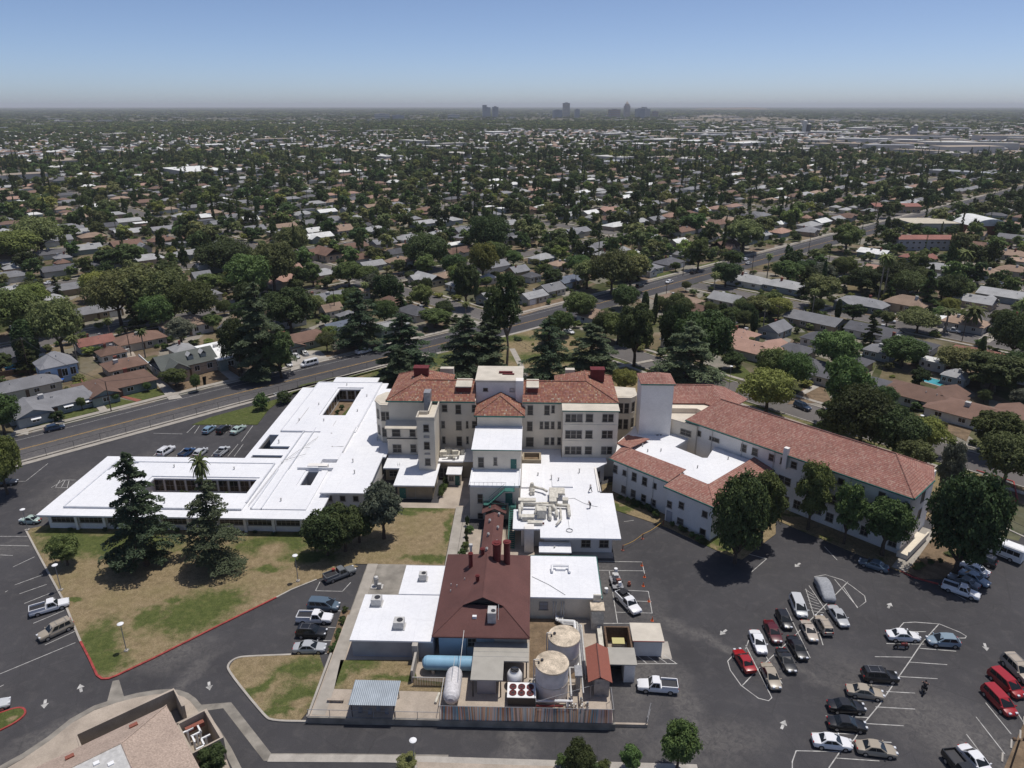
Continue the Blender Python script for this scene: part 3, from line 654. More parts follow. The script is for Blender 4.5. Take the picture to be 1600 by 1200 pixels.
pxwins(hosp, *LW, [(953, 530, 1006, 603), (1107, 530, 1163, 628), (1293, 530, 1340, 607), (948, 715, 980, 787), (1113, 715, 1170, 810), (1226, 715, 1245, 790), (1295, 715, 1347, 787), (958, 890, 986, 965), (1120, 890, 1174, 990), (1230, 890, 1250, 967), (1303, 890, 1322, 945)], Z2)
pxwins(hosp, *RW, [(645, 455, 692, 540), (806, 455, 851, 540), (874, 455, 900, 522), (640, 610, 687, 693), (762, 610, 789, 675), (808, 610, 847, 675), (870, 610, 897, 675), (934, 610, 960, 675), (629, 760, 697, 845), (806, 762, 845, 828), (868, 762, 896, 828), (931, 762, 960, 828)], Z3)
# projecting bay block, right
block('wall', hosp, 6.7, 18.3, 141, 145, 0, 15.3, m_cream)
mb = MB(); mb.hexa([(6.5, 140.7, 15.3), (18.5, 140.7, 15.3), (18.5, 145, 15.3), (6.5, 145, 15.3), (6.5, 140.7, 15.5), (18.5, 140.7, 15.5), (18.5, 145, 15.72), (6.5, 145, 15.72)]); part('flat_roof', mb, m_creamroof, hosp)
gutter(hosp, [(6.4, 140.65), (18.5, 140.65)], 15.45, m_green, .12, .2)
NW = ((6.7, 141), (18.3, 141))
pxwins(hosp, *NW, [(x0, y0, x1, y1) for y0, y1, X in ((538, 608, ((1009, 1053), (1064, 1108), (1120, 1166), (1205, 1268), (1364, 1408), (1420, 1465))), (696, 766, ((1007, 1051), (1060, 1106), (1115, 1160), (1200, 1262), (1358, 1403), (1412, 1457))), (850, 918, ((1003, 1047), (1060, 1102), (1112, 1157), (1196, 1257), (1352, 1397), (1408, 1452)))) for x0, x1 in X], Z3)
for z in (12.1, 8.3):
    mb = MB(); mb.box(6.65, 18.35, 140.93, 141, z, z+.12); part('band_course', mb, m_cream, hosp)
# balcony block, left
block('wall', hosp, -31.2, -23.5, 143, 145, 0, 9.9, m_cream)
mb = MB(); mb.hexa([(-31.5, 142.4, 9.9), (-23.3, 142.4, 9.9), (-23.3, 145, 9.9), (-31.5, 145, 9.9), (-31.5, 142.4, 10.1), (-23.3, 142.4, 10.1), (-23.3, 145, 11.0), (-31.5, 145, 11.0)]); part('porch_roof', mb, m_creamroof, hosp)
EW = ((-31.2, 143), (-23.3, 143)); pxwins(hosp, *EW, [(385, 805, 473, 885), (585, 805, 645, 885), (395, 980, 487, 1065), (595, 980, 655, 1065)], Z2, frame=m_conc)
mb = MB(); mb.box(-31.3, -23.5, 142.8, 143, 7.45, 7.6); part('balcony_rail', mb, m_dark, hosp)
# stair tower
block('wall', hosp, -23.4, -19.8, 135.8, 139, 0, 15.0, m_cream, label='square stair tower standing forward of the left facade'); block('wall', hosp, -21.4, -19.8, 139, 145, 0, 15.0, m_cream)
mb = MB()
for r in ((-23.5, -19.7, 135.7, 135.95), (-23.5, -23.25, 135.95, 139), (-19.95, -19.7, 135.95, 145), (-23.25, -21.5, 138.8, 139.1), (-21.5, -21.25, 139.1, 145)): mb.box(*r, 14.99, 15.75)
mb.box(-23.3, -19.95, 135.9, 139, 15.0, 15.05); mb.box(-21.3, -19.95, 139, 145, 15.0, 15.06); part('parapet', mb, m_creamroof, hosp)
FW = ((-23.4, 135.8), (-19.8, 135.8)); pxwins(hosp, *FW, [(742, 755, 798, 832), (750, 952, 807, 1030)], Z2); pxwins(hosp, *FW, [(432, 245, 482, 312)], Z4)
pxwins(hosp, *FW, [(748, 880, 803, 906), (757, 1078, 812, 1096)], Z2, name='vent', glass=m_grey, sill=False)
# octagonal bay left, and bay right
def bay(P, z0, z1, wl, zooml):
    mb = MB(); mb.prism(P, z0, z1); part('bay', mb, m_cream, hosp)
    cx = sum(p[0] for p in P)/len(P); cy = sum(p[1] for p in P)/len(P)
    mb = MB(); mb.prism([(cx+(x-cx)*1.07, cy+(y-cy)*1.07) for x, y in P], z1, z1+.35); mb.prism([(cx+(x-cx)*.9, cy+(y-cy)*.9) for x, y in P], z1+.3, z1+.42); part('parapet', mb, m_creamroof, hosp)
bayL = [(-31, 149), (-33.6, 149), (-35.2, 151.5), (-35.2, 154), (-33.6, 156.3), (-31, 156.3)]
bay(bayL, 0, 12.6, None, None)
for A, B, rows in (((-33.6, 149), (-30.95, 149), [(.15, .95), (1.2, 2.0)]), ((-35.2, 151.5), (-33.6, 149), [(1.0, 1.9)])):
    for s0, s1 in rows:
        for z in (9.1, 5.2): window(hosp, A, B, s0, s1, z, z+2.0, mull=0)
bayR = [(18.3, 153.5), (21.8, 151.9), (23.6, 153.5), (23.8, 158), (18.3, 159)]
bayR = [(18.3, 152.2), (22.3, 152.2), (23.7, 153.8), (23.8, 158), (18.3, 159)]
bay(bayR, 0, 13.6, None, None)
for s0, s1 in ((.3, 1.0), (1.4, 2.3), (2.7, 3.6)):
    for z in (10.2, 6.3): window(hosp, (18.3, 152.2), (22.3, 152.2), s0, s1, z, z+2.3, mull=0)
for z in (10.2, 6.3): window(hosp, (22.3, 152.2), (23.7, 153.8), .5, 1.5, z, z+2.3, mull=0)
# gabled centre, two stepped terraces
block('wall', hosp, -11.4, -1.9, 141, 146.9, 0, 14.2, m_cream)
slopes('tile_roof', hosp, [[(-12.0, 140.3, 14.3), (-1.3, 140.3, 14.3), (-6.6, 144.6, 17.1)], [(-1.3, 140.3, 14.3), (-1.3, 147, 14.3), (-6.6, 147, 17.1), (-6.6, 144.6, 17.1)], [(-12.0, 147, 14.3), (-12.0, 140.3, 14.3), (-6.6, 144.6, 17.1), (-6.6, 147, 17.1)]], .2, m_tile)
ridge_caps(hosp, [((-12, 140.3, 14.3), (-6.6, 144.6, 17.1)), ((-1.3, 140.3, 14.3), (-6.6, 144.6, 17.1))], m_tile); gutter(hosp, [(-12, 140.24), (-1.3, 140.24)], 14.25)
block('wall', hosp, -11.5, -1.95, 129.8, 141, 0, 11.35, m_cream)
mb = MB(); mb.box(-11.75, -1.8, 129.6, 141, 11.35, 11.6); part('flat_roof', mb, m_coat, hosp); gutter(hosp, [(-11.75, 129.55), (-1.8, 129.55)], 11.6, m_green, .1, .2)
KW = ((-11.5, 129.8), (-1.95, 129.8)); pxwins(hosp, *KW, [(170, 955, 219, 1043), (318, 955, 346, 1025)], Z3)
door(hosp, *KW, 7.6, 8.6, 7.4, 9.4)
block('wall', hosp, -11.6, -2.1, 122.8, 129.8, 0, 7.0, m_cream)
mb = MB(); mb.box(-11.7, -2.0, 122.7, 129.8, 7.0, 7.12); mb.box(-11.7, -2.0, 122.65, 122.85, 7.12, 7.45); mb.box(-11.75, -11.5, 122.65, 129.8, 7.12, 7.45); mb.box(-2.2, -1.95, 122.65, 129.8, 7.12, 7.45); part('flat_roof', mb, m_coat, hosp)
K3 = ((-11.6, 122.8), (-2.1, 122.8)); pxwins(hosp, *K3, [(978, 615, 1026, 704)], Z4); pxwins(hosp, *K3, [(980, 812, 1030, 870), (1065, 765, 1118, 850)], Z4)
door(hosp, *K3, 6.9, 8.1, 3.6, 5.7)
mb = MB()
for k in range(9): mb.cyl((-11.5+k*.85, 122.7, 7.3), (-11.5+k*.85, 122.7, 8.1), .03, 4)
mb.cyl((-11.5, 122.7, 8.1), (-4.6, 122.7, 8.1), .035, 4); part('roof_railing', mb, m_lgrey, hosp)
# green steel fire escape
fe = thing('fire_escape', 'green steel fire escape zigzagging down the front of the stepped cream block', 'fire escape', (-6, 122, 0))
mb = MB(); mb.box(-4.9, -3.0, 121.2, 122.6, 6.95, 7.05); part('landing', mb, m_green, fe)
mb = MB(); mb.box(-8.9, -7.9, 121.2, 122.6, 3.95, 4.05); part('landing', mb, m_green, fe)
def flight(a, b_, w, n, name='stair_flight'):
    mb = MB(); a = Vector(a); b_ = Vector(b_); d = b_-a; h = Vector((d.x, d.y, 0)).normalized(); sd_ = Vector((-h.y, h.x, 0))*w/2
    for s in (1, -1): mb.cyl(a+sd_*s, b_+sd_*s, .09, 4); mb.cyl(a+sd_*s+Vector((0, 0, 1)), b_+sd_*s+Vector((0, 0, 1)), .04, 4)
    o = part(name, mb, m_green, fe)
    for k in range(n):
        p = a+d*((k+.5)/n); ang = math.atan2(h.y, h.x); mb = MB(); mb.obox(p.x, p.y, abs(d.length/n)*.62, w, p.z-.03, p.z+.03, ang); part('tread', mb, m_green, o)
flight((-4.9, 121.9, 7.0), (-7.9, 121.9, 4.0), 1.0, 12); flight((-7.9, 121.0, 4.0), (-4.6, 121.0, 1.6+2.0), 1.0, 3)
mb = MB()
for p in ((-4.9, 121.2), (-3, 121.2), (-8.9, 121.2), (-7.9, 121.2)): mb.cyl((*p, 4 if p[0] < -6 else 7), (*p, (4 if p[0] < -6 else 7)+1.05), .035, 4)
mb.tube([(-4.9, 121.2, 8.05), (-3, 121.2, 8.05), (-3, 122.6, 8.05)], .035, 4); mb.tube([(-7.9, 121.2, 5.05), (-8.9, 121.2, 5.05), (-8.9, 122.6, 5.05)], .035, 4); part('railing', mb, m_green, fe)
flight((-3.4, 121.8, 3.6), (-3.4, 112.6, .15), 1.1, 22, 'long_stair_flight')
mb = MB(); mb.box(-4.2, -2.7, 121.2, 122.7, 3.5, 3.6); part('landing', mb, m_green, fe)
index_kids(hosp)

# ---- low white-roofed annex, left ----
ann = thing('annex_building', 'sprawling single-storey annex with a brilliant white flat roof and open courtyards, left of the hospital', 'building', (-65, 128, 0))
AR = [(-92.2, -39.3, 115.9, 140.4), (-62, -40, 140.4, 182.8), (-58, -39.3, 180, 186.6), (-54.9, -42.6, 186.6, 191), (-40, -31.2, 143.2, 182.5), (-62, -50, 138, 142)]
AH = [(-77.2, -55.9, 125.1, 130.8), (-51.6, -45.8, 164.1, 181.8), (-60.7, -58.5, 146.4, 152.5), (-60.7, -54, 144.9, 146.4), (-60.8, -54.1, 140.6, 141.9), (-46.4, -44.2, 128.7, 134.7)]
solid('flat_roof', AR, AH, 3.28, 3.6, m_coat, ann)
IN = lambda r, d: (r[0]+d, r[1]-d, r[2]+d, r[3]-d)
OUT = lambda r, d: (r[0]-d, r[1]+d, r[2]-d, r[3]+d)
solid('wall', [(-91, -40.4, 117.1, 139.4), (-61, -41, 138, 181.8), (-57, -40.4, 179, 185.6), (-54, -43.5, 184, 190), (-41, -31.6, 143.4, 181.5)], [OUT(h, .5) for h in AH], 0, 3.28, m_white_wall, ann)
solid('raised_roof', [(-88.5, -54.4, 118.6, 137.6)], [(-77.8, -55.4, 124.5, 131.3), (-88.6, -83.5, 133.5, 137.7)], 3.6, 3.85, m_coat, ann)
solid('raised_roof', [(-58.6, -40.9, 154, 186.2)], [OUT(AH[1], .6)], 3.6, 3.9, m_coat, ann)
solid('raised_roof', [(-52.9, -42.3, 119, 134.8)], [OUT(AH[5], .6)], 3.6, 3.82, m_coat, ann)
mb = MB()
for r in ((-88.3, -54.5, 118.5, 118.75), (-88.6, -88.35, 118.5, 137.5), (-88.3, -54.5, 137.3, 137.5), (-54.6, -54.35, 121, 137.6), (-52.9, -52.65, 119, 134.7), (-58.6, -58.35, 154, 186), (-58.4, -41, 186.0, 186.25), (-41.2, -40.95, 157, 186), (-58.4, -52.8, 153.9, 154.15), (-53.2, -53.0, 138, 154), (-50.9, -50.7, 119, 156)): mb.box(*r, 3.7, 4.02)
part('roof_kerb', mb, m_curb, ann)
solid('upper_roof', [(-48.8, -41.2, 134.9, 156.1)], [(-44.5, -41.1, 135.1, 138.9)], 3.6, 4.35, m_coat, ann)
block('roof_stair_hut', ann, -46.8, -42.6, 135.4, 136.6, 3.6, 4.5, m_white_wall); window(ann, (-46.8, 135.4), (-42.6, 135.4), 1.2, 1.9, 3.75, 4.2, name='vent', mull=0, sill=False)
solid('wall', [(-40.2, -32.1, 124.9, 140.5)], [], 0, 4.3, m_white_wall, ann)
solid('flat_roof', [(-41.0, -31.8, 124.0, 141.4), (-40.2, -33.2, 141.4, 144.2)], [], 4.3, 4.62, m_coat, ann)
solid('flat_roof', [(-33.3, -31.2, 140.2, 143.1)], [], 4.1, 4.4, m_coat, ann)
# ribbon windows between piers along the long front
x = -90.2; k = 0
while x < -45:
    window(ann, (-91, 117.1), (-40, 117.1), x+91, x+91+4.3, 1.5, 2.9, mull=4, sill=True, glass=m_screen)
    mb = MB(); mb.box(x+4.55, x+5.05, 116.6, 117.1, 0, 3.28); part('pier', mb, m_white_wall, ann)
    x += 5.35
for A, B in (((-77.7, 131.3), (-55.4, 131.3)), ((-52.1, 182.3), (-45.3, 182.3))):
    # glazed court walls seen over the roof: bays facing the camera
    L = math.dist(A, B); n = int(L/2.2)
    for i in range(n): window(ann, A, B, i*L/n+.2, (i+1)*L/n-.35, .5, 2.9, mull=1, glass=m_glass, sill=False)
n = 7
for i in range(n): window(ann, (-52.1, 182.3), (-52.1, 163.6), i*18.7/n+.3, (i+1)*18.7/n-.3, .5, 2.9, mull=1, glass=m_glass, sill=False)
for i in range(3): window(ann, (-40.2, 124.9), (-32.1, 124.9), .3+i*2.6, .3+i*2.6+.9, 2.4, 3.4, mull=0)
sheet('court_floor', [OUT(AH[1], .4)[i] for i in ()] or [(-52, 163.6), (-45.4, 163.6), (-45.4, 182.2), (-52, 182.2)], .06, m_soil)
sheet('court_lawn', [(-49.2, 163.8), (-45.5, 163.8), (-45.5, 178), (-48.3, 178), (-49.2, 172)], .08, m_lawn4)
sheet('court_floor', [(-77.7, 124.6), (-55.4, 124.6), (-55.4, 131.2), (-77.7, 131.2)], .06, m_soil)
for x, y in ((-70, 120.5), (-62, 134.6), (-85, 135), (-48, 122), (-44, 145), (-46, 152), (-56, 160), (-54, 170), (-43.2, 166), (-43, 176), (-50, 160), (-36, 132), (-37.5, 137), (-60, 121), (-75, 135.2), (-57, 148), (-35, 150), (-37, 160), (-50.2, 184)):
    z = 3.6 if x < -41 or y > 143 else 4.6; mb = MB(); mb.cyl((x, y, z), (x, y, z+.75), .12, 6); mb.cyl((x, y, z+.75), (x, y, z+.85), .2, 6); part('vent_pipe', mb, m_lgrey, ann)
for P in ([(-53.6, 120), (-53.0, 138), (-47, 156), (-47, 160)], [(-50, 145), (-41.5, 145)], [(-56, 158), (-56, 168)], [(-52.5, 139), (-49, 142), (-48.6, 150)]):
    mb = MB(); mb.tube([(x, y, 4.45 if -48.8 < x < -41 and 135 < y < 156 else 4.0) for x, y in P], .05, 4); part('roof_conduit', mb, m_lgrey, ann)
# small court building with white L roof
D_ = thing('garden_building', 'small tan-walled building with a white L-shaped roof at the head of the dry court lawn', 'building', (-23, 132, 0))
solid('flat_roof', [(-27.6, -19.3, 129.2, 143), (-31.1, -27.6, 136.6, 143)], [], 3.3, 3.6, m_coat, D_)
solid('wall', [(-27.0, -19.9, 130.1, 143), (-30.9, -27, 138, 143)], [], 0, 3.3, m_brownwall, D_)
door(D_, (-27, 130.1), (-19.9, 130.1), .5, 1.6, .15, 2.4); window(D_, (-27, 130.1), (-19.9, 130.1), 2.1, 3.6, .3, 2.6, mull=0, glass=m_brownwall); window(D_, (-30.9, 138), (-27, 138), .8, 2.4, 1, 2.2)
mb = MB()
for s in (-.25, .25): mb.cyl((-28.0+s, 137.7, .1), (-28.0+s, 137.7, 4.3), .04, 4)
for k in range(11): mb.cyl((-28.25, 137.7, .5+k*.34), (-27.75, 137.7, .5+k*.34), .03, 4)
part('ladder', mb, m_lgrey, D_)
# low links between stair tower and terraces
lk = thing('link_building', 'low white-roofed entry huts crowded with ductwork between the stair tower and the stepped block', 'building', (-15, 141, 0))
block('wall', lk, -19.6, -11.6, 139.2, 145, 0, 3.9, m_brownwall); block('flat_roof', lk, -19.7, -14.4, 139.0, 145, 3.9, 4.15, m_coat); block('flat_roof', lk, -14.3, -11.5, 139.3, 145, 3.9, 4.3, m_coat)
block('wall', lk, -17.4, -14.7, 135.9, 139.2, 0, 2.8, m_cream); mb = MB(); mb.box(-17.7, -14.5, 135.4, 139.1, 2.8, 2.95); part('flat_roof', mb, m_coat, lk)
window(lk, (-17.4, 135.9), (-14.7, 135.9), .3, 1.2, 1.2, 2.2); door(lk, (-17.4, 135.9), (-14.7, 135.9), 1.6, 2.4, .15, 2.3)
window(lk, (-19.6, 139.2), (-17.4, 139.2), .2, .8, .3, 2.4, mull=0); window(lk, (-19.6, 139.2), (-17.4, 139.2), 1.1, 1.9, .3, 2.4, mull=0)
rnd = random.Random(5)
for k in range(9):
    x = -19+rnd.random()*4.2; y = 139.6+rnd.random()*3.5; mb = MB(); mb.obox(x, y, .5+rnd.random(), .5+rnd.random()*.6, 4.15, 4.6+rnd.random()*.9, rnd.random()*.3); part('duct_box', mb, m_duct, lk)
mb = MB(); mb.tube([(-18.8, 140, 4.9), (-15.5, 140.2, 4.9), (-15.5, 143.5, 4.9), (-18, 143.8, 4.9)], .22, 6); part('duct', mb, m_duct, lk)

# ---- white podium building, right of centre ----
pod = thing('kitchen_building', 'low building under a wide white roof with beige kitchen ducts, right of centre', 'building', (6, 125, 0))
PP = [(-3.1, 112.4), (1.8, 112.4), (1.8, 109.7), (15.9, 109.7), (16.0, 125.7), (13.6, 125.7), (13.4, 135.9), (16.1, 138.6), (16.1, 141), (6.6, 141), (6.6, 144.9), (-1.9, 144.9), (-1.95, 119.1), (-3.1, 119.1)]
mb = MB(); mb.prism(PP, 4.15, 4.45); part('flat_roof', mb, m_coat, pod)
inner = [(-1.6, 113.6), (2.6, 113.6), (2.6, 111.4), (14.6, 111.4), (14.9, 124.9), (12.8, 124.9), (12.8, 136.2), (15.6, 138.8), (15.6, 141), (6.6, 141), (6.6, 144.9), (-1.8, 144.9)]
mb = MB(); mb.prism(inner, 0, 4.15); part('wall', mb, m_white_wall, pod)
mb = MB(); mb.box(-1.8, 2.4, 127.1, 137.2, 4.45, 4.8); part('raised_roof', mb, m_coat, pod)
mb = MB(); mb.box(4.3, 8.4, 127.6, 133.4, 4.45, 4.75); part('raised_roof', mb, m_coat, pod)
solid('pit_wall', [(-1.8, 2.2, 137.7, 141.3)], [(-1.4, 1.8, 138.0, 141)], 4.44, 5.4, m_brownwall, pod)
mb = MB(); mb.box(-1.4, 1.8, 138, 141, 4.45, 4.5); part('pit_floor', mb, m_soil, pod)
mb = MB(); mb.tube([(13.5, 136, 4.7), (13.7, 125.8, 4.7)], .12, 4); mb.box(13.2, 13.5, 126, 136, 4.45, 4.75); part('parapet', mb, m_white_wall, pod)
PWb = ((2.6, 111.4), (14.6, 111.4)); window(pod, *PWb, 6.6, 8.1, 1.6, 3.0); window(pod, *PWb, 9.8, 11.3, 1.6, 3.0)
window(pod, (12.8, 136.2), (15.6, 138.8), .9, 2.4, 1.4, 2.9)
mb = MB(); mb.box(1.6, 7.2, 107.6, 110.8, 2.6, 2.85); part('porch_roof', mb, m_coat, pod); block('wall', pod, 1.9, 6.9, 108, 111.4, 0, 2.6, m_brownwall)
mb = MB(); mb.cyl((4.3, 109, 2.85), (4.3, 109, 3.2), .15, 6); part('vent_pipe', mb, m_lgrey, pod)
block('loading_dock', pod, 7.4, 14.8, 110.3, 111.4, 0, .5, m_conc)
block('exhaust_shaft', pod, -1.0, .7, 111.5, 113.2, 0, 5.0, m_white_wall)
for x, y in ((4.2, 131), (5.6, 130), (5.9, 124), (6.4, 120.7), (1.5, 132), (10, 134), (2.9, 118)):
    mb = MB(); mb.cyl((x, y, 4.45), (x, y, 5.3), .12, 6); mb.cyl((x, y, 5.3), (x, y, 5.4), .2, 6); part('vent_pipe', mb, m_lgrey, pod)
# kitchen ductwork on the roof
dk = thing('roof_ductwork', 'tangle of beige exhaust ducts and fans on the white kitchen roof', 'ductwork', (1, 117, 4.45))
def duct(P, r, n=8, mat=None):
    mb = MB(); mb.tube(P, r, n)
    for p in P[1:-1]: mb.ball(p, r*1.06, n, 4)
    part('duct', mb, mat or m_duct, dk, smooth=True)
duct([(-1.6, 117.6, 5.2), (-1.6, 119.4, 5.6), (3.6, 119.4, 5.6), (3.6, 115.8, 5.6), (3.6, 115.2, 4.6)], .3)
duct([(1.0, 116, 5.4), (1.3, 118, 5.9), (4.2, 118.2, 5.9), (4.8, 117, 5.4), (4.8, 115.6, 5.2)], .33)
duct([(-2, 118.6, 5.6), (-1.9, 115.9, 5.4), (-1.9, 115.3, 4.7)], .3); duct([(4.9, 119.8, 5.1), (7.1, 119.6, 5.1), (7.1, 116, 5.1)], .33)
duct([(5.6, 118.5, 5.0), (5.6, 115, 5.0), (4.7, 113.2, 4.9)], .2); duct([(.6, 126.3, 5.3), (2.5, 125.4, 5.3), (3.2, 124.6, 5.3)], .26)
for x, y, w, d, z0, z1 in ((-.6, 120.8, 3.2, 1.0, 4.45, 5.6), (2.1, 116.5, 1.6, 1.5, 4.45, 6.2), (4.4, 121.8, 1.5, 1.8, 4.45, 6.0), (5.1, 123.8, 2.8, 2.2, 5.6, 5.9), (-.4, 115.4, 2.2, 1.0, 4.45, 5.3), (6.6, 121, 1.0, 1.0, 4.45, 5.7), (4.2, 119.4, 1.2, 1.2, 4.45, 6.4), (.4, 125.2, .8, 1.4, 4.45, 5.2), (.9, 113.9, 2.6, .8, 4.45, 5.0)):
    mb = MB(); mb.obox(x, y, w, d, z0, z1); mb.obox(x, y, w+.12, d+.12, z1, z1+.08); part('fan_housing', mb, m_duct, dk)
mb = MB(); mb.obox(1.4, 113.75, .55, .1, 4.6, 5.0); mb.obox(2.3, 113.75, .5, .1, 4.6, 5.0); part('fan_louvre', mb, m_redpaint, dk)
mb = MB()
for i in range(4): mb.cyl((3.6, 122.9+i*.6, 5.7), (6.6, 122.9+i*.6, 5.7), .06, 4)
for p in ((3.6, 122.9), (6.6, 122.9), (3.6, 124.7), (6.6, 124.7)): mb.cyl((*p, 4.45), (*p, 5.7), .06, 4)
part('duct_rack', mb, m_duct, dk)
mb = MB(); mb.cyl((.3, 126.6, 5), (.3, 126.6, 6), .55, 10, .3); mb.cyl((.1, 124.2, 4.6), (.3, 125.2, 5.4), .15, 8, .5); part('cyclone_fan', mb, m_duct, dk)
hs = MB(); hs.tube([(7.0, 112.6, 4.5), (6.9, 117, 4.5), (6.6, 121.5, 4.5), (7.0, 123.2, 4.5), (8.4, 123.5, 4.5), (10, 121.8, 4.5), (11.3, 120.9, 4.5), (12.7, 120.4, 4.5)], .035, 4)
hs.lathe([(.55, 4.47), (.62, 4.6), (.55, 4.62)], (7, 112.0), 12)
tag(part('garden_hose', hs, m_grey), 'thin hose snaking over the white kitchen roof from a coil to the crouching roofer', 'hose')

# ---- square tower and link roofs ----
tw = thing('square_tower', 'blank pale square tower with a small hipped tile roof, right of the main block', 'tower', (26.7, 148, 0))
block('wall', tw, 23.4, 30.2, 145.3, 151.2, 0, 19.9, m_white_wall)
a_ = [(23.1, 144.9, 20), (30.5, 144.9, 20), (30.5, 151.6, 20), (23.1, 151.6, 20)]; ap, ap2 = (26.6, 148.2, 21.5), (27.2, 148.2, 21.5)
slopes('tile_roof', tw, [[a_[0], a_[1], ap2, ap], [a_[1], a_[2], ap2], [a_[2], a_[3], ap, ap2], [a_[3], a_[0], ap]], .15, m_tile2); gutter(tw, [(23.1, 144.86), (30.5, 144.86)], 20)
lr = thing('link_wing', 'short tile-roofed link between the square tower and the long diagonal wing', 'building', (37, 153, 0))
mb = MB(); mb.prism([(30.2, 149.5), (36.5, 149.5), (37.5, 148), (41, 151.5), (44, 161), (31, 161.5)], 0, 12.6); part('wall', mb, m_cream, lr)
slopes('tile_roof', lr, [[(30.4, 151.6, 13), (38.6, 151.6, 13), (41.5, 156.8, 15.4), (30.4, 156.8, 15.4)], [(30.4, 156.8, 15.4), (41.5, 156.8, 15.4), (45.5, 162, 13), (30.4, 162, 13)], [(38.6, 151.6, 13), (43, 147.8, 13), (49, 154.5, 13), (45.5, 162, 13), (41.5, 156.8, 15.4)]], .2, m_tile2)
ridge_caps(lr, [((30.4, 156.8, 15.4), (41.5, 156.8, 15.4)), ((41.5, 156.8, 15.4), (38.6, 151.6, 13))], m_tile2)
mb = MB(); mb.prism([(30.2, 146.6), (35.2, 142.6), (38.6, 146), (37, 149.6), (30.2, 149.6)], 0, 11.2); part('wall', mb, m_cream, lr)
mb = MB(); mb.prism([(30.2, 146.5), (35.3, 142.5), (38.7, 146), (37, 149.6), (30.2, 149.6)], 11.2, 11.45); part('flat_roof', mb, m_creamroof, lr)
window(lr, (30.2, 146.6), (35.2, 142.6), 2.8, 5.2, 8.6, 9.8)

# ---- long diagonal wing ----
U = Vector((1, -1)).normalized(); V_ = Vector((1, 1)).normalized()
O_ = Vector((34.1, 143.6))
def S(u, v): p = O_+U*u+V_*v; return (p.x, p.y)
wg = thing('long_wing', 'long three-storey diagonal wing under a pinkish red tile roof, right side of the campus', 'building', (*S(22, 8), 0))
LEN = 44.9
mb = MB(); mb.prism([S(.2, .7), S(LEN-.7, .7), S(LEN-.7, 9.3), S(LEN+2-3.2, 9.3), S(LEN+2-3.2, 14.6), S(.2, 14.6)], 0, 11.8); part('wall', mb, m_white_wall, wg)
e, zr = 12., 15.6; vm = 7.8
F = [[(*S(-1.4, 0), e), (*S(LEN, 0), e), (*S(LEN-6.5, vm), zr), (*S(2.0, vm), zr)],
     [(*S(LEN, 0), e), (*S(LEN, 9.8), e), (*S(LEN-1.9, 9.8), e+.72), (*S(LEN-6.5, vm), zr)],
     [(*S(2.0, vm), zr), (*S(LEN-6.5, vm), zr), (*S(LEN-1.9, 9.8), e+.72+1.4), (*S(LEN-1.9, 15.4), e), (*S(-1.4, 15.4), e)],
     [(*S(-1.4, 15.4), e), (*S(-1.4, 0), e), (*S(2.0, vm), zr)]]
# rear half kept planar
F[2] = [(*S(2.0, vm), zr), (*S(LEN-6.5, vm), zr), (*S(LEN-1.9, 15.4), e), (*S(-1.4, 15.4), e)]
F[1] = [(*S(LEN, 0), e), (*S(LEN, 9.8), e), (*S(LEN-6.5, vm), zr)]
F.append([(*S(LEN, 9.8), e), (*S(LEN-1.9, 15.4), e), (*S(LEN-6.5, vm), zr)])
slopes('tile_roof', wg, F, .22, m_tile2)
ridge_caps(wg, [((*S(2, vm), zr), (*S(LEN-6.5, vm), zr)), ((*S(LEN, 0), e), (*S(LEN-6.5, vm), zr)), ((*S(LEN-1.9, 15.4), e), (*S(LEN-6.5, vm), zr))], m_tile2)
gutter(wg, [S(-1.4, -.05), S(LEN, -.05)], e-.02); gutter(wg, [S(LEN+.05, 0), S(LEN+.05, 9.8)], e-.02)
WA, WB = S(.2, .7), S(LEN-.7, .7)
ZZ = (1000, 520, 2.6667)
pxwins(wg, WA, WB, [(235, 405, 254, 432), (290, 430, 330, 458), (422, 462, 443, 498), (468, 478, 490, 514), (538, 503, 560, 536), (586, 519, 608, 552), (630, 534, 653, 568), (577, 590, 601, 630), (603, 600, 627, 640), (825, 603, 851, 637), (906, 631, 934, 667), (995, 659, 1022, 690), (735, 570, 770, 612), (595, 676, 620, 706), (805, 676, 832, 706), (733, 728, 756, 760), (902, 712, 928, 752)], ZZ)
for s in (24, 30.5, 37, 42): window(wg, WA, WB, s, s+1.3, 1.2, 2.9); window(wg, WA, WB, s, s+1.3, 5.0, 6.8)
mb = MB(); p = S(21.5, .1); mb.obox(*p, .9, .9, 9, 13.4, -math.pi/4); part('chimney', mb, m_white_wall, wg)
door(wg, WA, WB, 16.5, 20.5, 0, 2.6, m_dark); mb = MB(); q = S(19, -.4); mb.obox(*q, 5, 1.6, 2.9, 3.1, -math.pi/4); part('entry_canopy', mb, m_conc, wg)
EA, EB = S(LEN-.7, .7), S(LEN-.7, 9.3)
for z in (8.2, 4.6): window(wg, EA, EB, 6.2, 7.6, z, z+1.9)
mb = MB(); c0 = S(LEN+.1, 4.5); mb.obox(*c0, 9.5, 1.8, 0, 1.1, math.pi/4); part('ramp', mb, m_cream, wg)
mb = MB(); c0 = S(LEN+1.1, 4.5); mb.obox(*c0, 9.5, .25, 1.1, 1.9, math.pi/4); part('ramp_wall', mb, m_cream, wg)
for s in (5, 12, 19, 27, 34):
    mb = MB(); p = S(s, .55); mb.cyl((*p, .2), (*p, 11.7), .07, 5); part('downpipe', mb, m_lgrey, wg)

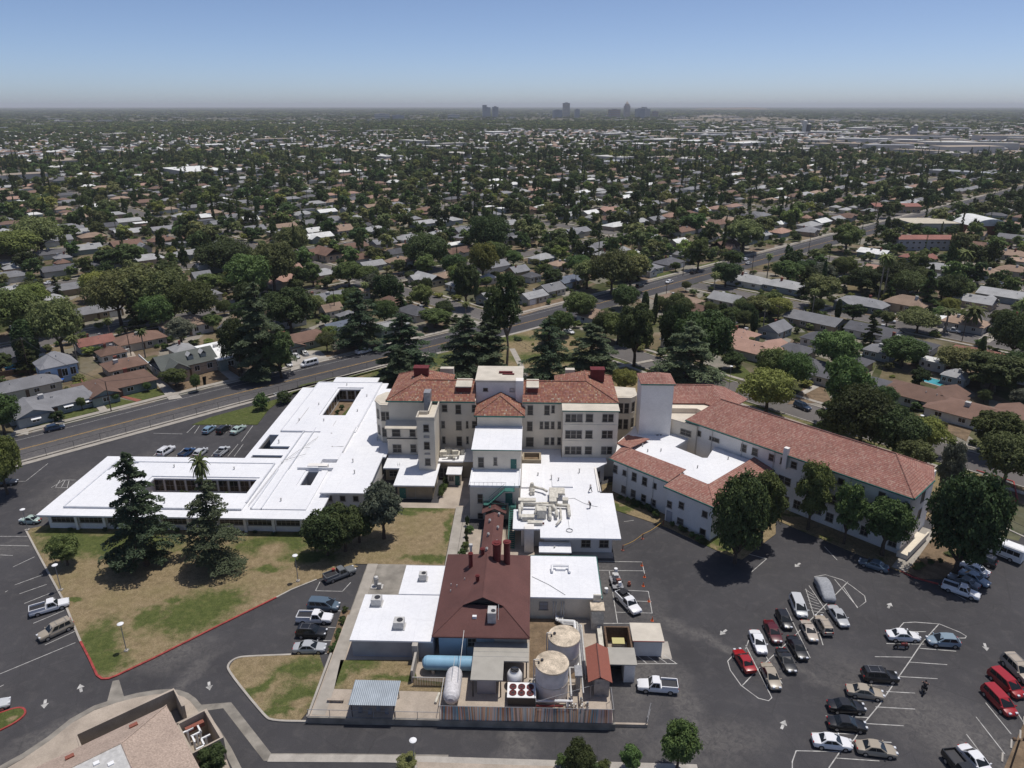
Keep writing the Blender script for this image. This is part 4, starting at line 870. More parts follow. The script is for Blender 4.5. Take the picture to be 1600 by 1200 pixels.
# ---- two-storey building round a small court ----
ct = thing('courtyard_building', 'two-storey white building with a white flat centre roof edged by red tile slopes', 'building', (32, 128, 0))
zt = 7.6
C1, C2, C3, C4 = (16.1, 134.6), (26.4, 124.8), (25.3, 123.2), (33.1, 115.5); C5 = (48.7, 130.9); C6 = (46.8, 135.2)
body = [(17.0, 134.4), (26.9, 125.0), (26.0, 123.3), (33.1, 116.3), (48, 131.4), (39.4, 140.0), (35.8, 134.5), (30.2, 139.8), (34.6, 144.5), (31, 147), (23, 150), (18.8, 143)]
mb = MB(); mb.prism(body, 0, zt-.15)
part('wall', mb, m_white_wall, ct)
white = [(20.9, 136.9), (29.9, 128.3), (29.2, 126.0), (33.4, 121.9), (45.0, 133.3), (38.6, 139.8), (36.0, 134.6), (35.0, 134.6), (30.3, 139.6), (34.2, 144.0), (32.5, 146.0), (23, 150), (21.6, 145.4), (25.0, 141.9)]
mb = MB(); mb.prism(white, zt-.2, zt+.35); part('flat_roof', mb, m_coat, ct)
mb = MB(); mb.prism([(30.4, 139.8), (34.4, 143.8), (38.6, 139.6), (35.6, 134.9)], 0, .15); part('court_floor', mb, m_conc2, ct)
# perimeter tile slopes
def skirt(a, b_, w0, w1, zlo=zt, zhi=zt+1.15, inw=None):
    """tile slope from eave a->b in to the flat roof; w0/w1 inset points"""
    return [(*a, zlo), (*b_, zlo), (*w1, zhi), (*w0, zhi)]
F = [skirt(C1, C2, (20.6, 137.0), (30.3, 127.9)), skirt(C3, C4, (29.2, 126.2), (33.3, 122.0)), skirt(C4, C5, (33.3, 122.0), (45.6, 134.2))]
slopes('tile_roof', ct, F, .12, m_tile2)
slopes('tile_roof', ct, [[(18.4, 141.8, zt), (20.6, 137.2, zt+1.1), (25.3, 141.8, zt+1.1), (21.2, 146.2, zt)]], .12, m_tile2)
slopes('tile_roof', ct, [[(16.1, 134.6, zt), (20.6, 137.0, zt+1.15), (20.2, 138.6, zt+.6), (18.9, 139.6, zt)]], .12, m_tile2)
ridge_caps(ct, [((*C4, zt), (33.3, 122, zt+1.15)), ((*C1, zt), (20.6, 137, zt+1.15))], m_tile2, .12)
for P in ([(16.06, 134.55), (26.4, 124.75)], [(25.25, 123.15), (33.1, 115.4)], [(33.15, 115.4), (48.75, 130.85)]): gutter(ct, P, zt)
TA, TB = (17.0, 134.4), (26.9, 125.0)
pxwins(ct, TA, TB, [(92, 778, 122, 848), (168, 820, 192, 868), (240, 838, 272, 912), (320, 873, 354, 947), (403, 920, 428, 970), (158, 940, 189, 1006), (232, 972, 264, 1038), (312, 1008, 346, 1076), (388, 1046, 422, 1108)], Z6)
TA2, TB2 = (26.0, 123.3), (33.1, 116.3)
pxwins(ct, TA2, TB2, [(514, 1058, 548, 1122), (606, 1065, 643, 1130), (788, 1136, 826, 1198)], Z6)
pxwins(ct, TA2, TB2, [(156, 768, 180, 804), (250, 812, 273, 846)], ZZ); door(ct, TA2, TB2, .4, 1.5, .1, 2.4, m_greywall)
for s in (3, 9, 14): window(ct, (33.1, 116.3), (48, 131.4), s, s+1.3, 1.2, 2.9); window(ct, (33.1, 116.3), (48, 131.4), s, s+1.3, 4.8, 6.4)
for x, y in ((23.5, 139.5), (27, 137.4), (30, 146), (33, 130), (24.2, 137), (40, 134)):
    mb = MB(); mb.cyl((x, y, zt+.35), (x, y, zt+1.0), .12, 6); part('vent_pipe', mb, m_lgrey, ct)
for x, y, c_ in ((27.5, 145.1, .5), (28.3, 145.3, .4), (29.1, 145.6, .6)): mb = MB(); mb.obox(x, y, c_, .25, zt+.35, zt+.6, .6); part('roof_fitting', mb, m_grey, ct)
for p, q in (((19.6, 131.9), .0), ((24.2, 127.6), 0)):
    mb = MB(); mb.cyl((p[0]-.1, p[1]-.1, .1), (p[0]-.1, p[1]-.1, zt), .06, 5); part('downpipe', mb, m_lgrey, ct)

# ================= service compound in the foreground =================
bh = thing('boiler_house', 'boiler house with a steep maroon shingle roof and red stacks, front centre', 'building', (-6.6, 93, 0))
block('wall', bh, -12.9, -.3, 84.2, 102, 0, 5.3, m_bluewall)
block('wall', bh, -4.9, -.25, 83.6, 84.2, 0, 5.25, m_canopy)
ez, rz = 5.5, 8.8; xm = -6.7
gl, gr_, gy, gz = -9.5, -3.9, 87.3, 7.35
F = [[(-13.6, 82.7, ez), (gl, gy, gz), (xm, gy, rz), (xm, 102.6, rz), (-13.6, 102.6, ez)],
     [(.1, 102.6, ez), (xm, 102.6, rz), (xm, gy, rz), (gr_, gy, gz), (.1, 82.7, ez)],
     [(-13.6, 82.7, ez), (.1, 82.7, ez), (gr_, gy+.0, gz), (gl, gy, gz)]]
F = [[(-13.6, 102.6, ez), (-13.6, 82.7, ez), (gl, gy, gz), (xm, gy, rz), (xm, 98, rz)], [(.1, 82.7, ez), (.1, 102.6, ez), (xm, 98, rz), (xm, gy, rz), (gr_, gy, gz)], [(-13.6, 82.7, ez), (.1, 82.7, ez), (gr_, gy, gz), (gl, gy, gz)], [(.1, 102.6, ez), (-13.6, 102.6, ez), (xm, 98, rz)]]
slopes('shingle_roof', bh, F, .2, m_maroon)
mb = MB(); mb.poly([(gl+.3, gy+.35, gz-.05), (gr_-.3, gy+.35, gz-.05), (xm, gy+.35, rz-.1)]); part('gable_vent', mb, m_dark, bh)
mb = MB(); mb.hexa([(gl-.1, gy-.35, gz+.1), (xm, gy-.35, rz+.06), (xm, gy+1, rz+.06), (gl-.1, gy+1, gz+.1), (gl-.1, gy-.35, gz+.16), (xm, gy-.35, rz+.14), (xm, gy+1, rz+.14), (gl-.1, gy+1, gz+.16)])
mb.hexa([(xm, gy-.35, rz+.06), (gr_+.1, gy-.35, gz+.1), (gr_+.1, gy+1, gz+.1), (xm, gy+1, rz+.06), (xm, gy-.35, rz+.14), (gr_+.1, gy-.35, gz+.16), (gr_+.1, gy+1, gz+.16), (xm, gy+1, rz+.14)]); part('gablet_roof', mb, m_maroon, bh)
ridge_caps(bh, [((xm, gy, rz), (xm, 98, rz)), ((-13.6, 82.7, ez), (gl, gy, gz)), ((.1, 82.7, ez), (gr_, gy, gz))], m_maroon, .1)
for x, y, r, h in ((-5.2, 97.6, .62, 3.2), (-3.6, 97.9, .52, 4.0), (-9.2, 96.2, .33, 2.6), (-7.5, 98.4, .33, 1.2), (-7.8, 91.7, .28, 1.1)):
    z = rz-abs(x-xm)*.48-.3; mb = MB(); mb.cyl((x, y, z), (x, y, z+h), r, 14); mb.cyl((x, y, z+h), (x, y, z+h+.2), r*1.25, 14); mb.cyl((x, y, z+h+.2), (x, y, z+h+.3), r*.7, 10); part('stack', mb, m_redpaint, bh, smooth=False)
mb = MB(); mb.cyl((-9.2, 97, 8.5), (-9.2, 97, 10.8), .2, 8); mb.cyl((-9.2, 97, 10.8), (-9.2, 97, 11.2), .3, 8); part('vent_pipe', mb, m_lgrey, bh)
for x, y in ((-12.0, 93.2), (-11.0, 92.3), (-9.9, 93.3), (-11.9, 91.6)): mb = MB(); z = rz-abs(x-xm)*.48; mb.cyl((x, y, z-.2), (x, y, z+.35), .08, 6); part('vent_pipe', mb, m_lgrey, bh)
FA, FB = (-12.9, 84.2), (-.3, 84.2); window(bh, FA, FB, 4.2, 5.3, 2.6, 3.9); 
mb = MB(); mb.tube([(-8.9, 83.9, 1), (-8.9, 83.9, 4.9), (-7.2, 83.9, 4.9)], .05, 4); part('downpipe', mb, m_dark, bh)
gutter(bh, [(-13.6, 82.62), (.1, 82.62)], ez, m_maroon, .12, .22)
ac = thing('air_conditioner', 'beige air conditioner with a round fan on the maroon roof slope', 'air conditioner', (-5.3, 85.6, 6.4))
mb = MB(); mb.box(-5.9, -4.7, 84.6, 86.3, 6.1, 8.0); part('cabinet', mb, m_lgrey, ac); mb = MB(); mb.cyl((-5.1, 85.2, 8.0), (-5.1, 85.2, 8.06), .33, 12); part('fan', mb, m_dark, ac)
mb = MB(); mb.tube([(-4.4, 85, 6.2), (-4.4, 86.3, 8.2), (-4.4, 86.4, 6.8)], .05, 4); part('conduit', mb, m_lgrey, ac)
mb = MB(); mb.box(-8.1, -7.5, 85.2, 85.6, 6.5, 6.9); tag(part('junction_box', mb, m_white), 'small white box on the front slope of the maroon roof', 'box')
# attached flat white roofs
lw = thing('laundry_building', 'low grey-walled building with two white roofs left of the maroon roof', 'building', (-19.5, 90, 0))
block('wall', lw, -25.3, -13.6, 83.6, 93.2, 0, 3.8, m_greywall); block('wall', lw, -20, -13.6, 93.2, 101, 0, 3.8, m_greywall)
block('flat_roof', lw, -25.5, -13.65, 83.2, 93.6, 3.8, 4.05, m_coat); block('flat_roof', lw, -20.3, -13.65, 93.65, 101.2, 3.8, 4.2, m_coat)
rw = thing('plant_annex', 'low building with a white roof and green edge right of the maroon roof', 'building', (5.5, 97, 0))
block('wall', rw, .0, 10.7, 92.9, 103, 0, 4.75, m_cream); block('flat_roof', rw, .15, 11, 92.4, 103.4, 4.75, 5.0, m_coat)
gutter(rw, [(.1, 103.45), (11, 103.45)], 5.02); gutter(rw, [(11.05, 92.4), (11.05, 103.4)], 5.0)
window(rw, (0, 92.9), (10.7, 92.9), 1.6, 2.8, 2.4, 3.7, glass=m_greywall)
mb = MB(); mb.tube([(3.6, 98.5, 5.3), (3.6, 99.8, 5.6), (6.4, 99.8, 5.6), (6.4, 98.5, 5.3)], .22, 6); mb.box(4.2, 5.8, 99.2, 99.5, 5, 5.35); part('roof_duct', mb, m_white, rw)
for x in (3.7, 4.1, 4.9, 5.3): mb = MB(); mb.tube([(x, 92.8, 3.9), (x, 92.4, 3.9), (x, 92.4, 1.0)], .09, 6); part('wall_pipe', mb, m_lgrey, rw)
mb = MB(); mb.tube([(.4, 97.5, 5.05), (3, 95.5, 5.05), (5.5, 93, 5.05)], .04, 4); part('roof_conduit', mb, m_grey, rw)
for x, y, w, lab in ((-17.0, 97.4, 1.2, 'rear'), (-23.2, 91.3, 1.5, 'left'), (-18.9, 86.2, 1.5, 'front')):
    z = 4.2 if lab == 'rear' else 4.05
    a = thing('air_conditioner', {'rear': 'small square beige air conditioner alone on the rear left white roof', 'left': 'boxy grey air conditioner at the back left corner of the front white roof', 'front': 'grey air conditioner with a dark fan near the front edge of the white roof'}[lab], 'air conditioner', (x, y, z))
    mb = MB(); mb.obox(x, y, w+.3, w*1.1, z, z+.15); mb.obox(x, y, w, w*.95, z+.15, z+1.25); part('cabinet', mb, m_lgrey, a)
    mb = MB(); mb.cyl((x+.15, y, z+1.25), (x+.15, y, z+1.31), w*.3, 12); part('fan', mb, m_dark, a)
ev = thing('rooftop_unit', 'white pump unit standing on the concrete pad left of the white roofs', 'pump', (-25.3, 100.5, .3))
mb = MB(); mb.obox(-25.3, 100.5, 2.0, 1.2, .3, .45); mb.cyl((-25.4, 100.7, .45), (-25.4, 100.7, 1.9), .4, 10); mb.ball((-25.4, 100.7, 1.9), .45, 8, 4); mb.obox(-24.8, 100.2, .6, .5, .45, 1.2); part('pump_body', mb, m_lgrey, ev)
# covered walkway
wk = thing('covered_walkway', 'narrow covered walkway with a maroon ridge roof leading to the boiler house', 'walkway', (-6.7, 111, 0))
mx = -6.7
slopes('shingle_roof', wk, [[(mx-1.75, 105, 3.0), (mx, 105, 3.7), (mx, 119.6, 3.7), (mx-1.75, 119.6, 3.0)][::-1], [(mx+1.75, 119.6, 3.0), (mx, 119.6, 3.7), (mx, 105, 3.7), (mx+1.75, 105, 3.0)][::-1]], .1, m_maroon)
block('wall', wk, mx-1.5, mx+1.5, 102.7, 119.5, 0, 2.95, m_brownwall)
slopes('porch_roof', wk, [[(mx-2.4, 119.4, 3.3), (mx, 119.4, 4.3), (mx, 122.7, 4.3), (mx-2.4, 122.7, 3.3)][::-1], [(mx+2.2, 122.7, 3.3), (mx, 122.7, 4.3), (mx, 119.4, 4.3), (mx+2.2, 119.4, 3.3)][::-1]], .1, m_maroon)
for k in range(6):
    y = 107+k*2.3; x = mx+(.8 if k % 2 else -.8); mb = MB(); mb.cyl((x, y, 3.2), (x, y, 3.85), .16, 6); mb.cyl((x, y, 3.85), (x+.2, y-.1, 3.95), .24, 6); part('vent_cowl', mb, m_lgrey, wk)
# tan canopy
cn = thing('equipment_canopy', 'tan flat canopy with a notch over machinery in front of the boiler house', 'canopy', (-4, 79.5, .9))
solid('roof_panel', [(-7.7, 0, 79.7, 83.4), (-7.7, -3.4, 76.1, 79.8)], [], 3.8, 4.0, m_canopy, cn)
mb = MB()
for p in ((-7.4, 76.4), (-3.7, 76.4), (-.3, 80), (-3.7, 80)): mb.cyl((*p, .9), (*p, 3.8), .09, 5)
part('posts', mb, m_dark, cn); block('back_wall', cn, -6.9, -4.4, 76.9, 79.4, .9, 3.2, m_greywall)
mb = MB()
for k in range(3): mb.box(-7.7, 0, 80.5+k*.95, 80.53+k*.95, 4.0, 4.02)
part('seam', mb, m_grey, cn)
# tanks
def vtank(x, y, r, h, label):
    t_ = thing('storage_tank', label, 'tank', (x, y, .9)); mb = MB(); mb.lathe([(r, .9), (r, h)], (x, y), 40); part('shell', mb, m_tankw, t_, smooth=True)
    mb = MB(); mb.lathe([(r+.05, h-.12), (r+.05, h), (r*.5, h+.1), (.02, h+.16)], (x, y), 40); part('top', mb, m_tank, t_)
    mb = MB(); mb.lathe([(r+.06, h-.2), (r+.09, h-.1), (r+.06, h)], (x, y), 40); mb.lathe([(r+.02, h*.55), (r+.05, h*.55+.05), (r+.02, h*.55+.1)], (x, y), 40); part('rim_band', mb, m_tank, t_)
    mb = MB(); mb.cyl((x-r*.6, y+.2, h), (x-r*.6, y+.2, h+.3), .2, 8); mb.cyl((x-r*.8, y-.3, h), (x-r*.8, y-.3, h+.35), .12, 8); part('hatch', mb, m_dark, t_)
    mb = MB(); mb.tube([(x-r*.8, y+.2, h+.3), (x-r-.2, y+.1, h+.3), (x-r-.2, y+.1, .9)], .07, 5); part('fill_pipe', mb, m_lgrey, t_)
vtank(4.9, 82.8, 2.2, 5.9, 'round steel tank with a stained beige top, the rear one of two')
vtank(3.1, 77.5, 2.2, 5.9, 'round steel tank with a rusty stained top, the front one of two')
t_ = thing('horizontal_tank', 'long pale blue horizontal tank lying below the blue boiler house wall', 'tank', (-11, 81, .9))
mb = MB(); r = .98; n = 24; prof = [(-14.9, .02), (-14.8, .5), (-14.55, .85), (-14.2, r), (-7.0, r), (-6.7, .5), (-6.65, .02)]
for (xa, ra), (xb, rb) in zip(prof[:-1], prof[1:]): mb.cyl((xa, 81, 2.3), (xb, 81, 2.3), ra, n, rb, False)
part('shell', mb, m_bluetank, t_, smooth=True); mb = MB(); [mb.box(x, x+.4, 80.2, 81.8, .9, 1.6) for x in (-13.5, -10.5, -7.8)]; part('saddles', mb, m_conc, t_)
t_ = thing('capsule_tank', 'chalky white round-ended tank lying end-on beside the tan canopy', 'tank', (-10, 76.5, .9))
mb = MB(); r = 1.12; prof = [(73.6, .02), (73.68, .45), (73.95, .8), (74.35, 1.02), (74.8, r), (78.4, r), (78.9, 1.0), (79.3, .7), (79.5, .3), (79.55, .02)]
for (ya, ra), (yb, rb) in zip(prof[:-1], prof[1:]): mb.cyl((-10.1, ya, 2.6), (-10.1, yb, 2.6), ra, 28, rb, False)
part('shell', mb, m_capsule, t_, smooth=True)
mb = MB(); [mb.box(-10.9, -9.3, y, y+.4, .9, 1.9) for y in (75.2, 77.8)]; part('saddles', mb, m_conc, t_)
mb = MB(); mb.tube([(-10.2, 76, 3.7), (-10, 79, 5.2)], .04, 4); part('vent_pipe', mb, m_lgrey, t_)
fw = MB(); fw.cyl((-9.3, 76.2, 3.9), (-9.05, 82.5, 6.7), .045, 5); tag(part('flagpole', fw, m_lgrey), 'thin leaning metal pole over the white capsule tank', 'pole')
# brick pillar with a black wall by the blue tank
pw = thing('screen_wall', 'low slatted screen fence running round the blue tank', 'fence', (-13, 78, .9))
mb = MB(); mb.box(-16.1, -15.8, 78.6, 82.4, .9, 3.0); part('panel', mb, m_conc, pw); mb = MB(); mb.box(-16.5, -15.7, 82.4, 83.2, .9, 3.9); part('pillar', mb, m_conc, pw)
for i in range(40):
    mb = MB(); xx = -15.7+i*.115; mb.box(xx, xx+.07, 78.1, 78.14, .95, 2.3); part('slat', mb, (m_wood, m_brownwall, m_grey)[i % 3], pw)
mb = MB(); mb.tube([(-15.8, 78.05, 2.4), (-11.5, 78.05, 2.4), (-11.5, 72.8, 2.6)], .05, 4); mb.tube([(-11.5, 78.05, .9), (-11.5, 78.05, 2.4)], .05, 4); part('rail', mb, m_lgrey, pw)
# chiller with six fans, cooling tower
ch = thing('chiller', 'white chiller box with six dark red fans on top inside the yard', 'chiller', (-.9, 76, .9))
mb = MB(); mb.box(-2.7, .9, 74.9, 77.4, .9, 2.3); part('cabinet', mb, m_dark, ch); mb = MB(); mb.box(-2.8, 1.0, 74.8, 77.5, 2.3, 2.4); part('top_panel', mb, m_white, ch)
for i in range(3):
    for j in range(2):
        x, y = -2.05+i*1.15, 75.55+j*1.1; mb = MB(); mb.lathe([(.48, 2.4), (.48, 2.55), (.4, 2.55), (.35, 2.45)], (x, y), 16); mb.cyl((x, y, 2.41), (x, y, 2.48), .44, 12); o = part('fan', mb, m_redpaint, ch)
        mb = MB()
        for q in range(5): a = q*2*math.pi/5; mb.obox(x+.2*math.cos(a), y+.2*math.sin(a), .36, .12, 2.48, 2.5, a)
        part('fan_blade', mb, m_dark, o)
cv = thing('cooling_tower', 'round white cooling tower with an open fan ring in the canopy notch', 'cooling tower', (-1.9, 78.6, .9))
mb = MB(); mb.lathe([(.9, .9), (1.05, 1.9), (1.05, 2.7), (.85, 3.1), (.6, 3.25), (.6, 3.45)], (-1.9, 78.7), 20); part('shell', mb, m_white, cv, smooth=True)
mb = MB(); mb.cyl((-1.9, 78.7, 3.2), (-1.9, 78.7, 3.3), .58, 16); mb.obox(-1.9, 78.7, 1.15, .1, 3.35, 3.42, .6); mb.obox(-1.9, 78.7, 1.15, .1, 3.35, 3.42, -.6); part('fan', mb, m_dark, cv)
# pipe runs
pr = thing('pipe_run', 'bundle of white and beige pipes running forward beside the round tanks', 'pipes', (7.5, 84, .9))
for i, x in enumerate((6.9, 7.3, 7.6, 7.9)):
    mb = MB(); mb.tube([(4.2+i*.3, 92.3, 1.6), (4.2+i*.3, 91.4-.3*i, 1.6), (x, 91.2-.3*i, 1.6), (x, 80.8-.3*i, 1.6), (x, 80.8-.3*i, 1.0)], (.2, .16, .12, .14)[i], 6); part('pipe', mb, (m_white, m_lgrey, m_grey, m_lgrey)[i], pr)
for P, r, mt in (([(5.6, 79.6, 3.2), (5.6, 74.6, 3.2), (5.6, 74.6, 1)], .13, m_lgrey), ([(5.6, 79.6, 3.2), (7.2, 79.6, 3.2), (7.2, 75, 3.2)], .1, m_lgrey), ([(1, 75.3, 1.4), (5.2, 75.3, 1.4), (5.2, 74.2, 1.4)], .18, m_white), ([(1, 74.6, 1.3), (4.6, 74.6, 1.3)], .14, m_redpaint), ([(3.4, 74.4, 2.4), (5.8, 74.4, 2.4)], .16, m_white), ([(1.2, 74.0, 1.2), (4.8, 74.0, 1.2)], .1, m_white)):
    mb = MB(); mb.tube(P, r, 6); part('pipe', mb, mt, pr)
rk = random.Random(3)
for k in range(14):
    x, y = 5.2+rk.random()*2.6, 74+rk.random()*1.4; mb = MB(); mb.cyl((x, y, .9), (x, y, 1.3+rk.random()*.9), .08+.1*rk.random(), 6); mb.obox(x, y, .4, .2, 1.2, 1.35, rk.random()*3); part('valve', mb, (m_lgrey, m_duct, m_grey)[k % 3], pr)
for k in range(10):
    x, y = .1+rk.random()*1.0, 77.8+rk.random()*1.8; mb = MB(); mb.cyl((x, y, .9), (x, y, 1.3+rk.random()*.9), .07+.1*rk.random(), 6); mb.obox(x, y, .5, .25, 1.2, 1.4, rk.random()*3); part('valve', mb, (m_lgrey, m_duct)[k % 2], pr)
eb = thing('electrical_cabinet', 'tall grey cabinet with a slanted lid between the tanks and the red shed', 'cabinet', (6.7, 78.4, .9))
mb = MB(); mb.box(6.2, 7.2, 77.3, 79.3, 3.6, 3.9); mb.box(6.4, 7.0, 77.6, 79, .9, 3.6); part('cabinet', mb, m_grey, eb)
dt = thing('duct_stack', 'beige ventilation unit beside the annex corner above the pipe trench', 'duct', (10, 91, .9))
mb = MB(); mb.box(9.4, 11.2, 90.2, 92, .9, 4.4); mb.box(9.7, 10.9, 92.05, 92.35, 3.6, 5.8); mb.box(10.2, 10.9, 80, 90, .9, 1.8); part('housing', mb, m_duct, dt); mb = MB(); mb.box(9.2, 11.3, 90, 92.03, 4.4, 4.6); part('lid', mb, m_tank, dt)
# sheds
rs = thing('red_roof_shed', 'narrow shed with a red gabled roof at the right end of the yard', 'shed', (9.5, 79.7, .9))
slopes('shingle_roof', rs, [[(7.9, 76.4, 3.7), (9.5, 76.6, 4.4), (9.5, 83.2, 4.4), (7.9, 83, 3.7)][::-1], [(11.1, 83, 3.7), (9.5, 83.2, 4.4), (9.5, 76.6, 4.4), (11.1, 76.4, 3.7)][::-1]], .1, m_redshed)
block('wall', rs, 8.8, 10.8, 76.9, 82.8, .9, 3.75, m_grey); ridge_caps(rs, [((9.5, 76.6, 4.4), (9.5, 83.2, 4.4))], m_maroon, .08)
ts = thing('lean_to_shed', 'tan flat-roofed lean-to with an open dark bay beside the red shed', 'shed', (13, 81.8, 0))
mb = MB(); mb.box(11.1, 14.9, 80.2, 83.6, 3.2, 3.35); part('flat_roof', mb, m_canopy, ts); block('wall', ts, 13.2, 14.7, 80.5, 83.4, 0, 3.2, m_white_wall); block('back_wall', ts, 11.2, 13.2, 83.1, 83.4, 0, 3.2, m_dark)
ws = thing('white_shed', 'white storage shed with a flat cream roof by the parking bays', 'shed', (17.2, 87.3, 0))
mb = MB(); mb.box(14.95, 19.5, 85.45, 89.4, 2.75, 3.0); part('flat_roof', mb, m_creamroof, ws); block('wall', ws, 15.2, 19.3, 85.8, 89.1, 0, 2.75, m_white_wall); gutter(ws, [(14.95, 85.4), (19.5, 85.4)], 3.0, m_redcurb, .06, .08)
sheet('concrete_pad', [(19.3, 85.3), (20.8, 85.3), (20.8, 89), (19.3, 89)], .004, m_conc)
en = thing('generator_enclosure', 'roofless brown walled enclosure holding the yellow generator', 'enclosure', (12.9, 86.3, 0))
solid('wall', [(11.1, 14.85, 83.8, 88.9)], [(11.35, 14.6, 84.0, 88.65)], 0, 2.7, m_wood, en); mb = MB(); mb.box(11.35, 14.6, 84, 88.65, .02, .06); part('floor', mb, m_conc2, en)
gn = thing('generator', 'pale yellow generator standing inside the brown walled enclosure', 'generator', (13, 86.6, 0))
mb = MB(); mb.box(12.2, 13.9, 86, 87.2, .3, 1.9); part('housing', mb, m_duct, gn); mb = MB(); mb.box(12.15, 13.95, 85.95, 87.25, 1.9, 2.0); part('lid', mb, M('pale_yellow_paint', (.5, .45, .2), .6), gn)
for i in range(4): mb = MB(); mb.box(12.3+i*.4, 12.55+i*.4, 85.7, 85.95, .5, 1.4); part('radiator_fin', mb, m_duct, gn)
# corrugated canopy with clutter
cc = thing('corrugated_canopy', 'free-standing corrugated grey metal canopy over the front left of the yard', 'canopy', (-20, 74, .9))
mb = MB(); n = 48
for i in range(n):
    xa, xb = -23.1+6.1*i/n, -23.1+6.1*(i+1)/n; za, zb = (.05*(i % 2)), (.05*((i+1) % 2))
    mb.poly([(xa, 72.1, 3.2+za), (xb, 72.1, 3.2+zb), (xb, 76.2, 3.45+zb), (xa, 76.2, 3.45+za)]); mb.poly([(xa, 76.2, 3.42+za), (xb, 76.2, 3.42+zb), (xb, 72.1, 3.17+zb), (xa, 72.1, 3.17+za)])
part('corrugated_roof', mb, m_corr, cc)
for p in ((-22.8, 72.5), (-17.3, 72.5), (-22.8, 75.8), (-17.3, 75.8)): mb = MB(); mb.cyl((*p, .9), (*p, 3.2), .07, 5); part('post', mb, m_dark, cc)
for k, (x, y) in enumerate(((-21.9, 73.3), (-20.6, 73.1), (-19.6, 73.6), (-18.4, 73.2))):
    mb = MB(); mb.obox(x, y, .5, .4, .9, 1.5); tag(part('crate', mb, m_grey), 'small grey crate under the corrugated canopy, '+('leftmost', 'second from left', 'second from right', 'rightmost')[k]+' of four', 'crate', 'crates under the corrugated canopy')
for x, y, lab in ((-25.6, 74.9, 'low tan bench standing by the left footpath of the yard'), ):
    mb = MB(); mb.obox(x, y, 2.2, .35, 1.2, 1.35); mb.obox(x-.8, y, .15, .35, .9, 1.2); mb.obox(x+.8, y, .15, .35, .9, 1.2); tag(part('bench', mb, m_conc2), lab, 'bench')
mb = MB(); mb.cyl((-12.3, 74.9, 1.1), (-12.0, 76.6, 1.1), .18, 8); tag(part('pipe_roll', mb, m_duct), 'beige roll of pipe leaning by the gate left of the capsule tank', 'pipe')
# chain link fences of the yard
def clfence(P, z, h, label, group=None, step=2.6, slats=False, mat=None):
    f = thing('fence', label, 'fence', (P[0][0], P[0][1], z)); mat = mat or m_grey
    mb = MB(); mb.tube([(x, y, z+h) for x, y in P], .035, 4); mb.tube([(x, y, z+.08) for x, y in P], .02, 4); part('rail', mb, mat, f)
    for a, b_ in zip(P[:-1], P[1:]):
        L = math.dist(a, b_); n = max(1, int(L/step))
        for i in range(n+1):
            x, y = a[0]+(b_[0]-a[0])*i/n, a[1]+(b_[1]-a[1])*i/n; mb = MB(); mb.cyl((x, y, z), (x, y, z+h), .04, 5); part('post', mb, mat, f)
    return f
clfence([(-28.5, 72.2), (-11.4, 72.2)], 1.0, 1.2, 'thin wire fence on top of the retaining wall left of the coloured slats')
sf = clfence([(-11.4, 72.2), (10.9, 72.2), (10.9, 76)], 1.0, 2.3, 'chain-link fence woven with orange, teal and grey slats along the front wall')
slm = [M('orange_slat', (.75, .3, .13), .6), M('teal_slat', (.18, .36, .42), .6), M('brown_slat', (.3, .15, .1), .6), M('grey_slat', (.5, .5, .52), .6), M('pink_slat', (.75, .5, .42), .6), M('dark_slat', (.1, .11, .13), .6)]
rs_ = random.Random(9); x = -11.3; cnt = 0
while x < 10.8:
    mb = MB(); w = .075; ln_ = (x*7) % 3; mb.hexa([(x, 72.16, 1.05), (x+w, 72.16, 1.05), (x+w, 72.19, 1.05), (x, 72.19, 1.05), (x+.12*math.sin(x), 72.16, 3.25), (x+w+.12*math.sin(x), 72.16, 3.25), (x+w+.12*math.sin(x), 72.19, 3.25), (x+.12*math.sin(x), 72.19, 3.25)])
    part('slat', mb, rs_.choice(slm), sf); x += .085; cnt += 1
clfence([(.9, 78), (1, 73.4), (10.7, 77.4)], .9, 2.2, 'pipe rail fence crossing in front of the round tanks')
mb = MB(); mb.box(11.2, 15.4, 72.6, 72.9, 0, .5); tag(part('low_wall', mb, m_conc2), 'low tan wall right of the slatted fence with an open gate', 'wall')
mb = MB(); mb.tube([(15.3, 72.8, 0), (15.3, 72.8, 1.6)], .06, 5); mb.tube([(15.3, 72.8, .3), (16.2, 75.5, .3), (16.2, 75.5, 1.3), (15.3, 72.8, 1.4)], .03, 4); tag(part('gate', mb, m_grey), 'open metal pipe gate at the right end of the low tan wall', 'gate')
# left avenue fence and right drive fence
clfence([st(s, 182.6) for s in (-20, 20, 60, 100, 135)][:5], .12, 1.8, 'long grey chain-link fence between the avenue and the left car park', step=5.2, mat=m_dark)
struct('pavement', strip([st(s, 181.6) for s in (-20, 60, 135)], 1.9, 0, .12), m_walk)
clfence([G(1548, 812), G(1600, 836), G(1660, 862)], .12, 1.5, 'dark chain-link fence behind the white shuttle bus', step=3, mat=m_dark)
struct('kerb', strip([G(1548, 815), G(1600, 839), G(1660, 866)], .4, 0, .12), m_conc)
clfence([(-40, 214), (-22, 231), (-8, 240), (4, 218)], .1, 1.5, 'dark fence round the lawn behind the hospital', step=4, mat=m_dark)

